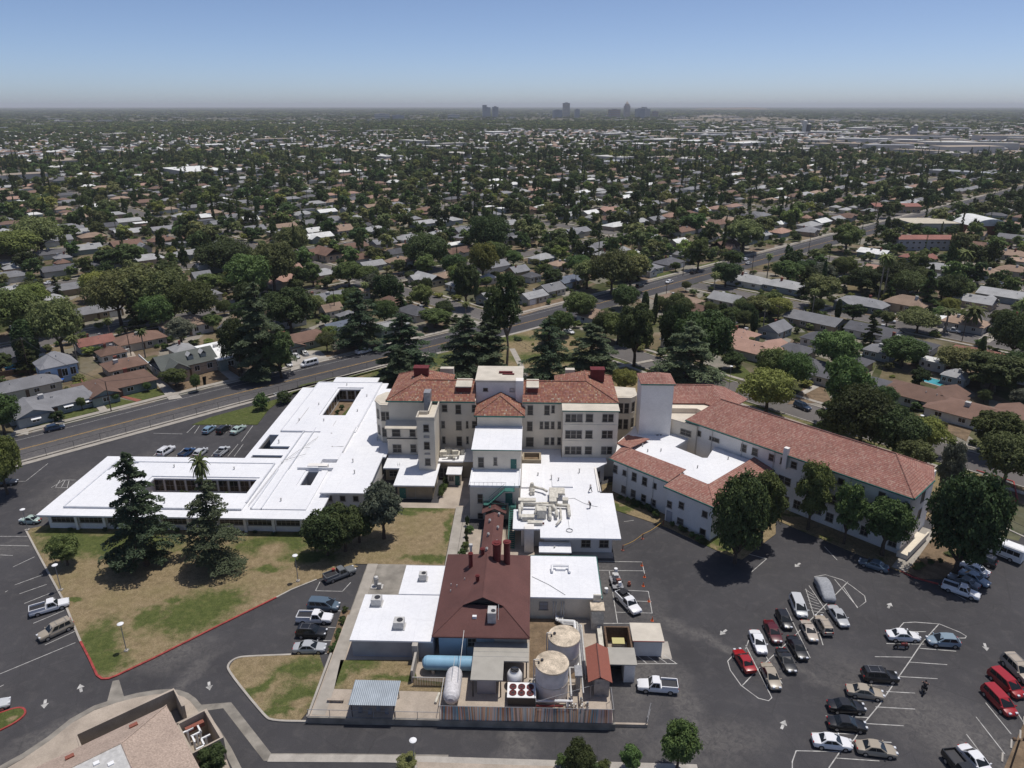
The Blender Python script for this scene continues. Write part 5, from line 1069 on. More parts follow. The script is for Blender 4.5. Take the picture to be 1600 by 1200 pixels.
# ---- big tan-roofed building, lower left corner ----
tb = thing('clinic_building', 'large building with a tan shingle hip roof and a grey-white centre panel, lower left corner', 'building', (-48, 58, 0))
Ux = Vector((math.cos(math.radians(42)), math.sin(math.radians(42)))); Vx = Vector((-Ux.y, Ux.x))
OQ = Vector(G(260, 1102, 4.5))
def Q(a, b_): p = OQ-Ux*a-Vx*b_; return (p.x, p.y)         # a: down-left along the front eave, b: away to lower right
ez = 4.5
B4 = [Q(0, 0), Q(0, 24), Q(34, 24), Q(34, 0)]
mb = MB(); mb.prism([Q(.6, .6), Q(.6, 23), Q(33, 23), Q(33, .6)], 0, ez-.1); part('wall', mb, m_brownwall, tb)
f0, f1_, f2, f3 = (*Q(0, 0), ez), (*Q(0, 24), ez), (*Q(34, 24), ez), (*Q(34, 0), ez)
i0, i1, i2, i3 = (*Q(6.2, 6.2), 7.6), (*Q(6.2, 17), 7.6), (*Q(28, 17), 7.6), (*Q(28, 6.2), 7.6)
slopes('shingle_roof', tb, [[f3, f0, i0, i3][::-1] if False else [f0, f3, i3, i0], [f1_, f0, i0, i1], [f2, f1_, i1, i2], [f3, f2, i2, i3]], .15, m_tanroof)
mb = MB(); mb.poly([i0, i3, (*Q(24, 11), 7.2), (*Q(10, 11), 7.2)]); mb.poly([i1, i0, (*Q(10, 11), 7.2)]); mb.poly([i0, i1, i2, i3]); part('membrane_panel', mb, m_lgrey, tb)
ridge_caps(tb, [(f0, i0), (i0, i3), (i0, i1)], m_tanroof, .09)
for (a, b_, c, d), r in (((4.2, 2.2, .9, .25), 0), ((11, 2.6, .9, .25), 0), ((16.5, 1.5, .9, .25), 0), ((14, 3.6, .8, .25), 0)):
    p = Q(a, b_); z = ez+b_*.5; mb = MB(); mb.obox(*p, c, .5, z-.1, z+.3, math.radians(42)); part('roof_vent', mb, m_redshed, tb)
for a, b_ in ((10.5, 9), (9.0, 7.4), (7.8, 8.5)): p = Q(a, b_); mb = MB(); mb.obox(*p, .6, .5, 7.4, 7.75, .7); part('roof_vent', mb, m_white, tb)
# forecourt screen wall with its well, and machinery pen
mb = strip([Q(9.6, 1), Q(9.6, -3.6), Q(-1.8, -3.6), Q(-1.8, .2)], .35, .1, 3.4); part('screen_wall', mb, m_conc2, tb)
mb = MB(); mb.prism([Q(9.4, .6), Q(9.4, -3.4), Q(-1.6, -3.4), Q(-1.6, .6)], .12, .3); part('well_floor', mb, m_gutter, tb)
pen = [Q(-.2, 2.9), Q(-3.7, 2.9), Q(-3.7, 8.6), Q(-.2, 8.6)]
mb = strip(pen+[pen[0]], .4, .1, 3.6); part('machinery_pen', mb, m_conc2, tb)
for k in range(7):
    p = Q(-1-1.8*((k*37) % 10)/10, 3.9+k*.6); mb = MB(); mb.obox(*p, 1.5-.1*k, .2, 2.6, 2.8, .7+(k % 2)*1.57); mb.cyl((*p, .2), (*p, 2.7), .15, 6); part('machinery_pipe', mb, m_white, tb)
mb = MB(); p = Q(-2, 3.6); mb.obox(*p, 2.2, .6, 2.2, 2.8, .7); part('rusty_duct', mb, m_redshed, tb)
# ================= neighbourhood houses =================
COLW = {'grey': (.21, .21, .22), 'light grey': (.34, .34, .34), 'dark grey': (.1, .1, .11), 'brown': (.17, .105, .08), 'tan': (.3, .215, .16), 'white': (.66, .66, .64), 'salmon': (.32, .2, .155), 'red': (.28, .13, .105), 'green-grey': (.115, .125, .115), 'blue-grey': (.13, .15, .19), 'cream': (.5, .45, .36), 'dark': (.07, .07, .075)}
WALLC = [(.5, .46, .38), (.42, .4, .37), (.3, .33, .34), (.55, .53, .5), (.36, .28, .2), (.22, .26, .24), (.45, .36, .28), (.6, .58, .53)]
HO = []       # placed footprints (x, y, r)
HS = []       # things: (x, y, thing, colour word, shape)
OCC = []      # (x, y, r) kept free of scattered trees
HM = {}
def tri_roof(mb, w, d, z, h, hip, ov=.5):
    x, y = w/2+ov, d/2+ov
    k = y if hip else 0
    a, b_, c, e = (-x, -y, z), (x, -y, z), (x, y, z), (-x, y, z); r0, r1 = (-x+k, 0, z+h), (x-k, 0, z+h)
    mb.poly([a, b_, r1, r0]); mb.poly([c, e, r0, r1]); 
    if hip: mb.poly([b_, c, r1]); mb.poly([e, a, r0])
    mb.poly([(-x, -y, z-.12), (-x, y, z-.12), (x, y, z-.12), (x, -y, z-.12)])
    for p, q in ((a, b_), (b_, c), (c, e), (e, a)): mb.poly([(p[0], p[1], z-.12), (q[0], q[1], z-.12), q, p])
def xf(mb, dx, dy, rot):
    c, s = math.cos(rot), math.sin(rot); o = MB(); o.v = [(dx+c*x-s*y, dy+s*x+c*y, z) for x, y, z in mb.v]; o.f = list(mb.f); o.m = list(mb.m); return o
def add(A, B):
    n = len(A.v); A.v += B.v; A.f += [tuple(i+n for i in f) for f in B.f]; A.m += B.m
def house_meshes(shape, w, d, hw=2.7, steep=.42):
    """wall, roof (list of (name, mesh builder, material)) centred at the origin, front towards -y"""
    wall, roof = MB(), MB()
    hr = d/2*steep
    if shape == 'flat': wall.box(-w/2, w/2, -d/2, d/2, 0, hw); roof.box(-w/2-.4, w/2+.4, -d/2-.4, d/2+.4, hw, hw+.25)
    elif shape in ('hip', 'gable'):
        wall.box(-w/2, w/2, -d/2, d/2, 0, hw); tri_roof(roof, w, d, hw, hr, shape == 'hip')
        if shape == 'gable':
            for sx in (-1, 1):
                x = sx*(w/2); wall.poly([(x, -d/2, hw), (x, d/2, hw), (x, 0, hw+hr-.15)][::sx]); wall.poly([(x-.05*sx, -d/2, hw), (x-.05*sx, 0, hw+hr-.15), (x-.05*sx, d/2, hw)][::sx])
    elif shape in ('L', 'crossgable'):
        wall.box(-w/2, w/2, -d/2, d/2, 0, hw); tri_roof(roof, w, d, hw, hr, shape == 'L')
        d2 = d*.95; w2 = w*.36; q, u = MB(), MB(); q.box(-d2/2, d2/2, -w2/2, w2/2, 0, hw); tri_roof(u, d2, w2, hw+.004, min(hr*.9, w2/2*steep*1.3), False)
        if True:
            for sx in (-1, 1): q.poly([(sx*d2/2, -w2/2, hw), (sx*d2/2, w2/2, hw), (sx*d2/2, 0, hw+min(hr*.9, w2/2*steep*1.3)-.15)][::sx])
        add(wall, xf(q, -w*.27, -d*.35, math.pi/2)); add(roof, xf(u, -w*.27, -d*.35, math.pi/2))
    return wall, roof
SHAPES = []
for shape, w, d, st_ in (('hip', 15, 10, .42), ('hip', 18, 9.5, .4), ('gable', 15, 9, .42), ('gable', 12, 8.5, .55), ('L', 16, 9.5, .42), ('crossgable', 15, 9, .5), ('flat', 14, 9, 0), ('hip', 9, 8, .45), ('L', 19, 10, .38), ('crossgable', 17, 9.5, .45)):
    wl, rf = house_meshes(shape, w, d, 2.7, st_); wl2, rf2 = [make_mesh(n, q.v, q.f, m_) for n, q, m_ in (('wall', wl, m_hwall), ('roof', rf, m_shingle))]
    SHAPES.append((shape, w, d, wl2, rf2))
def mk(name, fn, mat): mb = MB(); fn(mb); return make_mesh(name, mb.v, mb.f, mat)
me_win = mk('window', lambda q: (q.box(-.75, -.68, -.06, .02, 0, 1.1), q.box(.68, .75, -.06, .02, 0, 1.1), q.box(-.75, .75, -.06, .02, 1.1, 1.18), q.box(-.8, .8, -.1, .02, -.08, 0), q.box(-.03, .03, -.05, .02, 0, 1.1)), m_white)
me_pane = mk('pane', lambda q: q.box(-.68, .68, -.025, 0, 0, 1.1), m_glass)
me_door = mk('door', lambda q: q.box(-.48, .48, -.06, 0, 0, 2.1), m_wood)
me_gdoor = mk('garage_door', lambda q: q.box(-2.2, 2.2, -.06, 0, 0, 2.15), m_white)
me_chim = mk('chimney', lambda q: (q.box(-.4, .4, -.3, .3, -1.5, 1.0), q.box(-.46, .46, -.36, .36, 1.0, 1.12)), m_redshed)
me_ac = mk('air_cooler', lambda q: (q.box(-.5, .5, -.5, .5, -.4, .8), q.box(-.55, .55, -.55, .55, .8, .86)), m_lgrey)
me_vent = mk('roof_vent', lambda q: q.cyl((0, 0, -.3), (0, 0, .45), .12, 6), m_lgrey)
me_awn = mk('awning', lambda q: q.hexa([(-1, -.9, -.45), (1, -.9, -.45), (1, 0, 0), (-1, 0, 0), (-1, -.9, -.4), (1, -.9, -.4), (1, 0, .05), (-1, 0, .05)]), m_white)
hr_ = random.Random(21)
def setp(o, x, y, z, r=0.): o.location = (x, y, z); o.rotation_euler = (0, 0, r); return o
def house(x, y, rot, si, col, label=None, detail=2, group=None, scale=1., wallc=None, hz=1., awn=False):
    shape, w, d, wm_, rm_ = SHAPES[si]
    t_ = thing('house', label, 'house', (x, y, 0), rot, group); t_.scale = (scale, scale, hz)
    wc = wallc or hr_.choice(WALLC); kj = .85+.3*hr_.random(); rc = tuple(min(1, c*kj) for c in COLW[col])
    wo = obj('wall', wm_, t_, wc); ro = obj('roof', rm_, t_, rc)
    if detail >= 1:
        k = hr_.random()
        if k < .5: setp(obj('air_cooler', me_ac, ro), hr_.uniform(-w*.25, w*.25), hr_.choice((-1, 1))*d*.12, 2.7+ (0 if shape == 'flat' else d*.16))
        if hr_.random() < .3: setp(obj('chimney', me_chim, ro), hr_.uniform(-w*.3, w*.3), d*.1, 2.9+d*.17)
        for i in range(2): setp(obj('roof_vent', me_vent, ro), hr_.uniform(-w*.3, w*.3), hr_.choice((-1, 1))*d*.2, 2.75+(0 if shape == 'flat' else d*.12))
    if detail >= 2:
        yf = -d/2; front = yf
        wing = shape in ('L', 'crossgable')
        yw = -d*.35-d*.95/2
        xs = [(-w*.27, yw)] if wing else [(-w*.35, yf)]
        xs += [(w*.12, yf), (w*.36, yf)]
        for xx, yy in xs:
            o = setp(obj('window', me_win, wo), xx, yy, 1.0); obj('pane', me_pane, o)
            if awn: setp(obj('awning', me_awn, wo), xx, yy-.02, 2.35)
        setp(obj('door', me_door, wo), -w*.02, yf, .1)
        for xx, yy, r in ((w/2, -d*.2, math.pi/2), (w/2, d*.2, math.pi/2), (-w/2, d*.15, -math.pi/2)):
            o = setp(obj('window', me_win, wo), xx, yy, 1.0, r); obj('pane', me_pane, o)
        for xx in (-w*.3, w*.1, w*.35): o = setp(obj('window', me_win, wo), xx, d/2, 1.0, math.pi); obj('pane', me_pane, o)
        if w > 14 and not wing: setp(obj('garage_door', me_gdoor, wo), -w*.12-2.5 if shape != 'hip' else w*.33, yf-.02, 0) if hr_.random() < .4 else None
    HO.append((x, y, w*.62*scale, t_)); OCC.append((x, y, max(w, d)*.45*scale)); HS.append((x, y, t_, col, shape)); return t_
q4 = math.pi/4
# hand-placed: (px, py, facing, shape index, roof colour, scale, label)   facing: A = towards the avenue from the far side, S = other grid direction
FA_ = q4; FB_ = q4+math.pi; FC_ = -q4; FD_ = math.pi-q4
HAND = [
 (78, 617, FA_, 8, 'grey', 1.1, 'long grey-roofed L-shaped house with a brick chimney, nearest the avenue at far left', 1),
 (36, 593, FA_, 1, 'grey', .9, 'plain grey gabled outbuilding behind the long grey L-shaped house at far left', 0),
 (88, 572, FA_, 7, 'grey', 1., 'two-storey pale blue house with a grey roof behind the avenue front row', 0),
 (178, 590, FA_, 4, 'brown', 1.15, 'brown hip-roofed house with a pink garden path facing the avenue', 0),
 (192, 562, FA_, 7, 'brown', 1.1, 'square brown hip-roofed garage behind the house with the pink path', 0),
 (287, 562, FA_, 5, 'green-grey', 1.05, 'tall dark green-grey steep gabled house with dormers facing the avenue', 0),
 (352, 545, FC_, 6, 'white', 1.25, 'long white flat-roofed house beside the steep green-grey gabled one', 0),
 (463, 523, FA_, 8, 'brown', 1.05, 'brown hip-roofed house with a driveway full of cars on the avenue', 0),
 (289, 503, FA_, 0, 'tan', 1., 'tan hip-roofed house behind the steep green-grey gabled one', 0),
 (216, 522, FA_, 0, 'brown', .95, 'brown roofed house with a dark roof cooler behind the garage yard', 0),
 (147, 528, FA_, 2, 'red', .7, 'small dull red roofed house among trucks and clutter, left', 0),
 (172, 543, FA_, 7, 'brown', .8, 'small brown shed-like house among parked clutter, left', 0),
 (22, 545, FA_, 0, 'dark grey', .95, 'dark grey roofed house under the pine at far left', 0),
 (20, 443+6, FA_, 0, 'light grey', .9, 'light grey roofed house at the left edge below the second street', 0),
 (505, 460, FA_, 2, 'grey', 1.25, 'wide grey gabled house with a white carport left of the street corner', 0),
 (552, 452, FA_, 6, 'tan', .8, 'low tan flat-roofed house with two roof coolers at the street corner', 0),
 (612, 466, FC_, 0, 'brown', .75, 'small brown hip-roofed house along the side street behind the cedar', 0),
 (648, 480, FC_, 0, 'dark grey', .85, 'dark grey hip-roofed house with an orange-red wall by the side street', 0),
 (535, 503, FA_, 2, 'blue-grey', .9, 'blue-grey gabled house behind the avenue, left of the tall cedar', 0),
 (608, 502, FA_, 6, 'light grey', .85, 'pale low roof peeking out right of the tall cedar', 0),
 (668, 430, FC_, 5, 'light grey', .9, 'light grey cross-gabled house with green walls past the side street', 0),
 (700, 426, FA_, 0, 'tan', .7, 'small tan roofed house behind the light grey cross-gabled one', 0),
 (622, 403, FA_, 0, 'tan', .85, 'cream house with a tan hip roof facing the second street', 0),
 (510, 394, FC_, 5, 'brown', 1.0, 'maroon-brown steep cross-gabled house on the diagonal side street', 0),
 (580, 409, FA_, 2, 'light grey', .8, 'light grey low gabled house right of the maroon-brown one', 0),
 (535, 358, FA_, 3, 'tan', .9, 'tan steep gabled cottage beyond the second street', 0),
 (950, 490, FD_, 1, 'tan', 1.15, 'long tan-grey hip-roofed house on the near side of the avenue corner', 0),
 (888, 432, FA_, 2, 'blue-grey', .95, 'blue-grey gabled house in the avenue front row, centre', 0),
 (860, 446, FA_, 3, 'grey', .9, 'grey gabled house with a white shed, left of the blue-grey one', 0),
 (832, 457, FA_, 2, 'light grey', .75, 'small light grey gabled garage at the avenue corner', 0),
 (872, 408, FA_, 7, 'tan', .95, 'square tan hip-roofed house one row back from the avenue', 0),
 (848, 398, FA_, 0, 'light grey', .85, 'light grey hip-roofed house left of the square tan one', 0),
 (912, 388, FA_, 2, 'grey', .9, 'grey gabled house facing the second street, centre right', 0),
 (814, 369, FA_, 5, 'grey', 1.0, 'grey cross-gabled house beyond the second street, centre', 0),
 (785, 368, FA_, 9, 'dark grey', .95, 'dark grey many-gabled house beyond the second street, centre', 0),
 (1010, 414, FA_, 4, 'grey', .95, 'grey hip-roofed house behind the big plane trees on the avenue', 0),
 (1045, 405, FA_, 0, 'dark grey', .95, 'dark grey hip-roofed house with a clipped hedge on the avenue', 0),
 (1133, 383, FA_, 5, 'brown', 1.05, 'brown steep cross-gabled house facing the avenue, right of centre', 0),
 (1060, 374, FA_, 2, 'white', .75, 'small white gabled outbuilding behind the avenue row', 0),
 (1015, 371, FA_, 5, 'light grey', .95, 'light grey cross-gabled house on the second street behind the avenue', 0),
 (1107, 365, FA_, 3, 'tan', 1., 'tan gabled house on the second street, right of centre', 0),
 (1172, 432, FD_, 0, 'light grey', 1.1, 'light grey hip-roofed corner house on the near side of the avenue', 0),
 (1062, 462, FD_, 1, 'tan', .95, 'tan low-pitched house beside the near avenue kerb', 0),
 (1085, 478, FD_, 3, 'brown', .85, 'brown gabled house with a white awning next to it', 0),
 (1170, 534, FD_, 8, 'salmon', 1.15, 'salmon-roofed L-shaped house facing the hospital side street', 0),
 (1160, 516, FD_, 7, 'salmon', 1., 'salmon square hip roof joined behind the salmon L-shaped house', 0),
 (1212, 507, FA_, 3, 'grey', .85, 'small grey gabled outbuilding with a tall pole in front', 0),
 (1275, 492, FB_-math.pi/2, 2, 'grey', 1.25, 'long grey gabled house with a roof cooler facing the upper right street', 0),
 (1288, 523, FD_, 0, 'dark grey', .8, 'dark grey hip-roofed house below the long grey gabled one', 0),
 (1243, 539, FD_, 7, 'dark grey', 1.1, 'square dark grey hip-roofed house with a pale drive', 0),
 (1255, 560, FD_, 0, 'dark grey', 1., 'dark grey hip-roofed house behind the golden-green street tree', 0),
 (1334, 557, FD_, 7, 'dark grey', 1.0, 'dark grey pyramid-roofed house beside a white carport', 0),
 (1332, 584, FD_, 1, 'dark grey', 1.1, 'wide dark grey hip-roofed house with three cream awnings', 2),
 (1366, 510, FD_, 2, 'dark grey', 1.05, 'dark grey gabled house on the upper right street', 0),
 (1418, 530, FD_, 0, 'dark grey', 1.05, 'dark roofed house with a black cooler by the palms', 0),
 (1378, 540, FD_, 7, 'grey', .9, 'small grey pyramid-roofed house between two dark roofed ones', 0),
 (1444, 608, FD_, 4, 'brown', 1.15, 'large brown hip-roofed house beside the turquoise pool', 0),
 (1533, 637, FD_, 8, 'brown', 1.15, 'long brown many-winged house by the curving white path', 0),
 (1535, 549, FD_, 0, 'red', 1.15, 'faded red hip-roofed house behind the big round tree', 0),
 (1462, 557, FD_, 6, 'white', .5, 'small cream flat-roofed shed against the long brick wall', 0),
 (1590, 572, FD_, 0, 'light grey', .8, 'light grey roofed house at the right edge beside the round tree', 0),
 (1350, 467, FC_, 4, 'grey', 1.1, 'grey gabled house with white trim on the upper right street', 0),
 (1418, 471, FC_, 0, 'tan', .95, 'tan hip-roofed house left of the tall dark conifer', 0),
 (1300, 418, FD_, 0, 'tan', .95, 'tan hip-roofed house with a pale garage, upper right', 0),
 (1265, 409, FD_, 2, 'dark grey', .9, 'dark grey gabled house by the near avenue kerb, right', 0),
 (1228, 440, FD_, 0, 'light grey', 1.15, 'wide light grey roof behind the dark trees, right of centre', 0),
 (1258, 426, FD_, 6, 'tan', .9, 'low tan flat roof beside the light grey one', 0),
 (1262, 356, FA_, 4, 'grey', 1., 'grey hip-roofed house across the avenue, right', 0),
 (1473, 414, FD_, 0, 'light grey', 1.15, 'white house with a light grey hip roof, right', 0),
 (1537, 420, FD_, 0, 'tan', 1.15, 'wide tan hip-roofed house near the right edge street', 0),
 (1585, 417, FD_, 0, 'tan', .9, 'tan roofed house at the right edge below the commercial blocks', 0),
 (1435, 398, FD_, 4, 'red', .95, 'orange-red tile roofed house below the long apartment block', 0),
 (1532, 393, FD_, 0, 'brown', 1.0, 'brown hip-roofed house right of the date palm', 0),
 (1584, 393, FD_, 0, 'tan', 1., 'tan hip-roofed house right of the brown one at the right edge', 0),
 (1575, 455, FD_, 2, 'light grey', 1.25, 'big light grey roof at the right edge by the side street', 0),
 (1525, 464, FD_, 5, 'light grey', .9, 'light grey cross-gabled house among palms, right', 0),
 (1580, 500-8, FD_, 6, 'white', .7, 'white flat carport roof at the right edge', 0),
 (1478, 492, FD_, 6, 'white', .6, 'white carport roof left of the drooping palms', 0),
 (1510, 497, FD_, 0, 'tan', .9, 'tan roofed house behind the drooping palms', 0)]
for px, py, fr, si, col, sc, lab, aw in HAND:
    x, y = G(px, py, 4.0); two = 'two-storey' in lab; tall = 'tall dark' in lab or 'steep' in lab
    h = house(x, y, fr, si, col, lab, 2, None, sc, (.33, .45, .6) if two else None, 1.9 if two else (1.35 if tall else 1.), aw > 0)
    if 'dormers' in lab:
        ro = [c for c in h.children if c.name.startswith('roof')][0]
        for xx in (1.0, 4.6):
            mb = MB(); mb.box(xx-.7, xx+.7, -3.2, -1.4, 2.9, 4.3); o = part('dormer', mb, m_hwall, ro, raw=True, color=(.4, .42, .4)); mb = MB(); mb.hexa([(xx-.9, -3.4, 4.2), (xx, -3.4, 4.9), (xx, -.8, 4.9), (xx-.9, -.8, 4.2), (xx-.9, -3.4, 4.3), (xx, -3.4, 5.0), (xx, -.8, 5.0), (xx-.9, -.8, 4.3)]); mb.hexa([(xx, -3.4, 4.9), (xx+.9, -3.4, 4.2), (xx+.9, -.8, 4.2), (xx, -.8, 4.9), (xx, -3.4, 5.0), (xx+.9, -3.4, 4.3), (xx+.9, -.8, 4.3), (xx, -.8, 5.0)]); part('dormer_roof', mb, m_lgrey, ro, raw=True)
# long apartment block, commercial blocks far right
def blockhouse(name, px0, px1, py, z, depth, rot, col, wall, label, cat, barrel=False, wins=True):
    x0, y0 = G(px0, py, z); x1, y1 = G(px1, py, z); L = math.hypot(x1-x0, y1-y0); rot = math.atan2(y1-y0, x1-x0)
    cx, cy = (x0+x1)/2-math.sin(rot)*depth/2, (y0+y1)/2+math.cos(rot)*depth/2
    t_ = thing(name, label, cat, (cx, cy, 0), rot); mb = MB(); mb.box(-L/2, L/2, -depth/2, depth/2, 0, z-.3); part('wall', mb, m_hwall, t_, raw=True, color=wall)
    mb = MB()
    if barrel:
        n = 10
        for i in range(n):
            a, b_ = -1+2*i/n, -1+2*(i+1)/n; za, zb = z-.3+4*(1-a*a), z-.3+4*(1-b_*b_); mb.poly([(a*L/2, -depth/2-.3, za), (b_*L/2, -depth/2-.3, zb), (b_*L/2, depth/2+.3, zb), (a*L/2, depth/2+.3, za)]); mb.poly([(a*L/2, -depth/2-.3, z-.5), (b_*L/2, -depth/2-.3, z-.5), (b_*L/2, -depth/2-.3, zb), (a*L/2, -depth/2-.3, za)])
    else: mb.box(-L/2-.3, L/2+.3, -depth/2-.3, depth/2+.3, z-.3, z) if col != 'red' else tri_roof(mb, L, depth, z-.3, 1.6, False)
    part('roof', mb, m_shingle, t_, raw=True, color=COLW[col])
    if wins:
        n = int(L/3.2)
        for lv in range(2 if z > 5.5 else 1):
            for i in range(n): o = setp(obj('window', me_win, t_), -L/2+1.6+i*L/n, -depth/2-.01, 1+lv*2.8); obj('pane', me_pane, o)
    OCC.append((cx, cy, L*.45)); HO.append((cx, cy, L*.5, t_)); return t_
blockhouse('apartment_building', 1405, 1492, 373, 6.5, 10, 0, 'red', (.42, .4, .42), 'long two-storey apartment block with a salmon-red roof, upper right', 'apartment block')
blockhouse('commercial_building', 1427, 1503, 349, 5.5, 24, 0, 'cream', (.4, .4, .36), 'flat cream-roofed commercial building at the upper right corner', 'building', wins=False)
blockhouse('commercial_building', 1517, 1582, 352, 6, 26, 0, 'white', (.22, .08, .05), 'brick building with a white barrel roof, upper right', 'building', True, False)
blockhouse('shop_building', 1368, 1440, 322, 5, 14, 0, 'red', (.4, .3, .2), 'strip of shops with a red canopy beyond the upper right car park', 'shop')
sheet('car_park', [G(1370, 330), G(1440, 325), G(1470, 328), G(1400, 343), G(1365, 340)], .03, m_street)
# distances from streets
def on_street(x, y, mrg):
    s, t_ = tost(x, y)
    if abs(t_-191+max(0, min(5, (s-90)*.05))) < 12+mrg: return True
    if t_ > 187:
        if any(abs(t_-T) < 5+mrg for T in TST) or any(abs(s-S_) < 5+mrg for S_ in SST_A): return True
    else:
        if s < 260 and t_ < 187 and math.hypot(0, 0) == 0:
            for i in range(len(near_s)-1):
                (ax, ay), (bx, by) = near_s[i], near_s[i+1]; L2 = (bx-ax)**2+(by-ay)**2; q = max(0, min(1, ((x-ax)*(bx-ax)+(y-ay)*(by-ay))/L2))
                if math.hypot(x-ax-q*(bx-ax), y-ay-q*(by-ay)) < 5.5+mrg: return True
        if any(abs(s-S_) < 5+mrg for S_ in SST_B[1:]): return True
        if s > 279 and any(abs(t_-T) < 5+mrg for T in (69, -60, -190)): return True
    return False
def campus(x, y, mrg=0):
    s, t_ = tost(x, y)
    if t_ > 180+mrg: return False
    # right of the side street = town
    for i in range(len(near_s)-1):
        (ax, ay), (bx, by) = near_s[i], near_s[i+1]
        if min(ay, by) <= y <= max(ay, by):
            xs = ax+(bx-ax)*(y-ay)/(by-ay); return x < xs+mrg
    return y < 230 and x < 125 or y < 80
def free(x, y, r): return all((x-a)**2+(y-b_)**2 > (r+c)**2 for a, b_, c, _ in HO)
def inview(x, y, m_=60, z=4):
    p = PR(x, y, z); return -m_ < p[0] < 1600+m_ and p[1] < 1230
CW = ['grey', 'light grey', 'dark grey', 'brown', 'grey', 'light grey', 'grey', 'tan', 'white', 'dark grey', 'salmon', 'tan', 'light grey', 'brown']
LOTS = []
def lots():
    for i in range(len(TST)+1):          # beyond the avenue: rows along the t streets
        lo = 191 if i == 0 else TST[i-1]; hi = TST[i] if i < len(TST) else 970
        for t_, fr in ((lo+(26 if i == 0 else 21), FA_), (hi-21, FB_), ((lo+hi)/2-(7 if i else 3), FA_), ((lo+hi)/2+8, FB_)):
            s = -700.
            back = abs(t_-(lo+hi)/2) < 12
            while s < 1300:
                s += 18+hr_.random()*3
                if back and hr_.random() < .2: continue
                LOTS.append((s, t_+hr_.uniform(-1.5, 1.5), fr, back, i))
    for j in range(len(SST_B)):
        lo = SST_B[j]; hi = SST_B[j+1] if j+1 < len(SST_B) else lo+105
        for s, fr in ((lo+21, FD_), (hi-21, FC_), ((lo+hi)/2+hr_.uniform(-4, 4), FD_)):
            back = abs(s-(lo+hi)/2) < 12; t_ = 168.
            while t_ > -900:
                t_ -= 18+hr_.random()*3
                if back and hr_.random() < .25: continue
                LOTS.append((s, t_, fr, back, 20+j))
lots()
cand = []
for s, t_, fr, back, row in LOTS:
    x, y = st(s, t_)
    if y < 60 or not inview(x, y) or campus(x, y, 14) or on_street(x, y, 6.5): continue
    cand.append((math.hypot(x, y), x, y, fr, back, row))
cand.sort(); FAR = []; nproc = 0
for dist, x, y, fr, back, row in cand:
    si = hr_.choice((7, 7, 3, 6)) if back else hr_.choice((0, 0, 1, 2, 2, 3, 4, 4, 5, 5, 8, 9)); sc = hr_.uniform(.6, .85) if back else hr_.uniform(.85, 1.05)
    if not free(x, y, SHAPES[si][1]*.55*sc): continue
    col = hr_.choice(CW)
    if nproc < 205:
        house(x, y, fr+hr_.choice((0, 0, 0, math.pi/2 if back else 0)), si, col, None, 2 if dist < 330 else (1 if dist < 480 else 0), 'houses of the tree-lined neighbourhood', sc); nproc += 1
        HS[-1][2]['_row'] = row
    else: FAR.append((x, y, fr, si, col, sc)); HO.append((x, y, 8, None)); OCC.append((x, y, 5))
# ================= trees =================
mats_leaf = {'dark': leaf_mat('dark_foliage', (0.0398, 0.0662, 0.0179), (0.0993, 0.1518, 0.0385)),
 'mid': leaf_mat('green_foliage', (0.0575, 0.0994, 0.02), (0.156, 0.2327, 0.0513)),
 'olive': leaf_mat('olive_foliage', (0.0996, 0.1183, 0.036), (0.2364, 0.2783, 0.077)),
 'yellow': leaf_mat('yellow_green_foliage', (0.1105, 0.1468, 0.02), (0.3073, 0.3667, 0.0642)),
 'cedar': leaf_mat('cedar_needles', (0.0481, 0.0815, 0.04), (0.1608, 0.2276, 0.1069)),
 'grey': leaf_mat('grey_foliage', (0.1105, 0.1302, 0.08), (0.2364, 0.2657, 0.1711)),
 'palm': leaf_mat('palm_fronds', (0.0664, 0.0947, 0.02), (0.2011, 0.253, 0.0642))}
def quads(P, N, S, rg, tilt=.9, asp=.6):
    """leaf clusters: kinked quads at P facing N with size S"""
    n = len(P); d = rg.normal(size=(n, 3)); N = N+d*tilt*.5; N /= np.linalg.norm(N, axis=1)[:, None]+1e-9
    A = np.cross(N, rg.normal(size=(n, 3))); A /= np.linalg.norm(A, axis=1)[:, None]+1e-9; B = np.cross(N, A)
    s = S[:, None]; A = A*s; B = B*s*asp; k = N*s*.22
    V = np.stack([P-A-k, P-B+k, P+A-k, P+B+k], 1).reshape(-1, 3)
    F = np.arange(n*4).reshape(n, 4)
    T = np.concatenate([F[:, [0, 1, 2]], F[:, [0, 2, 3]]], 0)
    return V, T
def leafmesh(name, V, T, mat):
    me = bpy.data.meshes.new(name); me.vertices.add(len(V)); me.vertices.foreach_set('co', V.astype(np.float32).ravel())
    me.loops.add(T.size); me.loops.foreach_set('vertex_index', T.astype(np.int32).ravel()); me.polygons.add(len(T))
    me.polygons.foreach_set('loop_start', np.arange(0, T.size, 3, dtype=np.int32)); me.update(calc_edges=True); me.materials.append(mat); return me
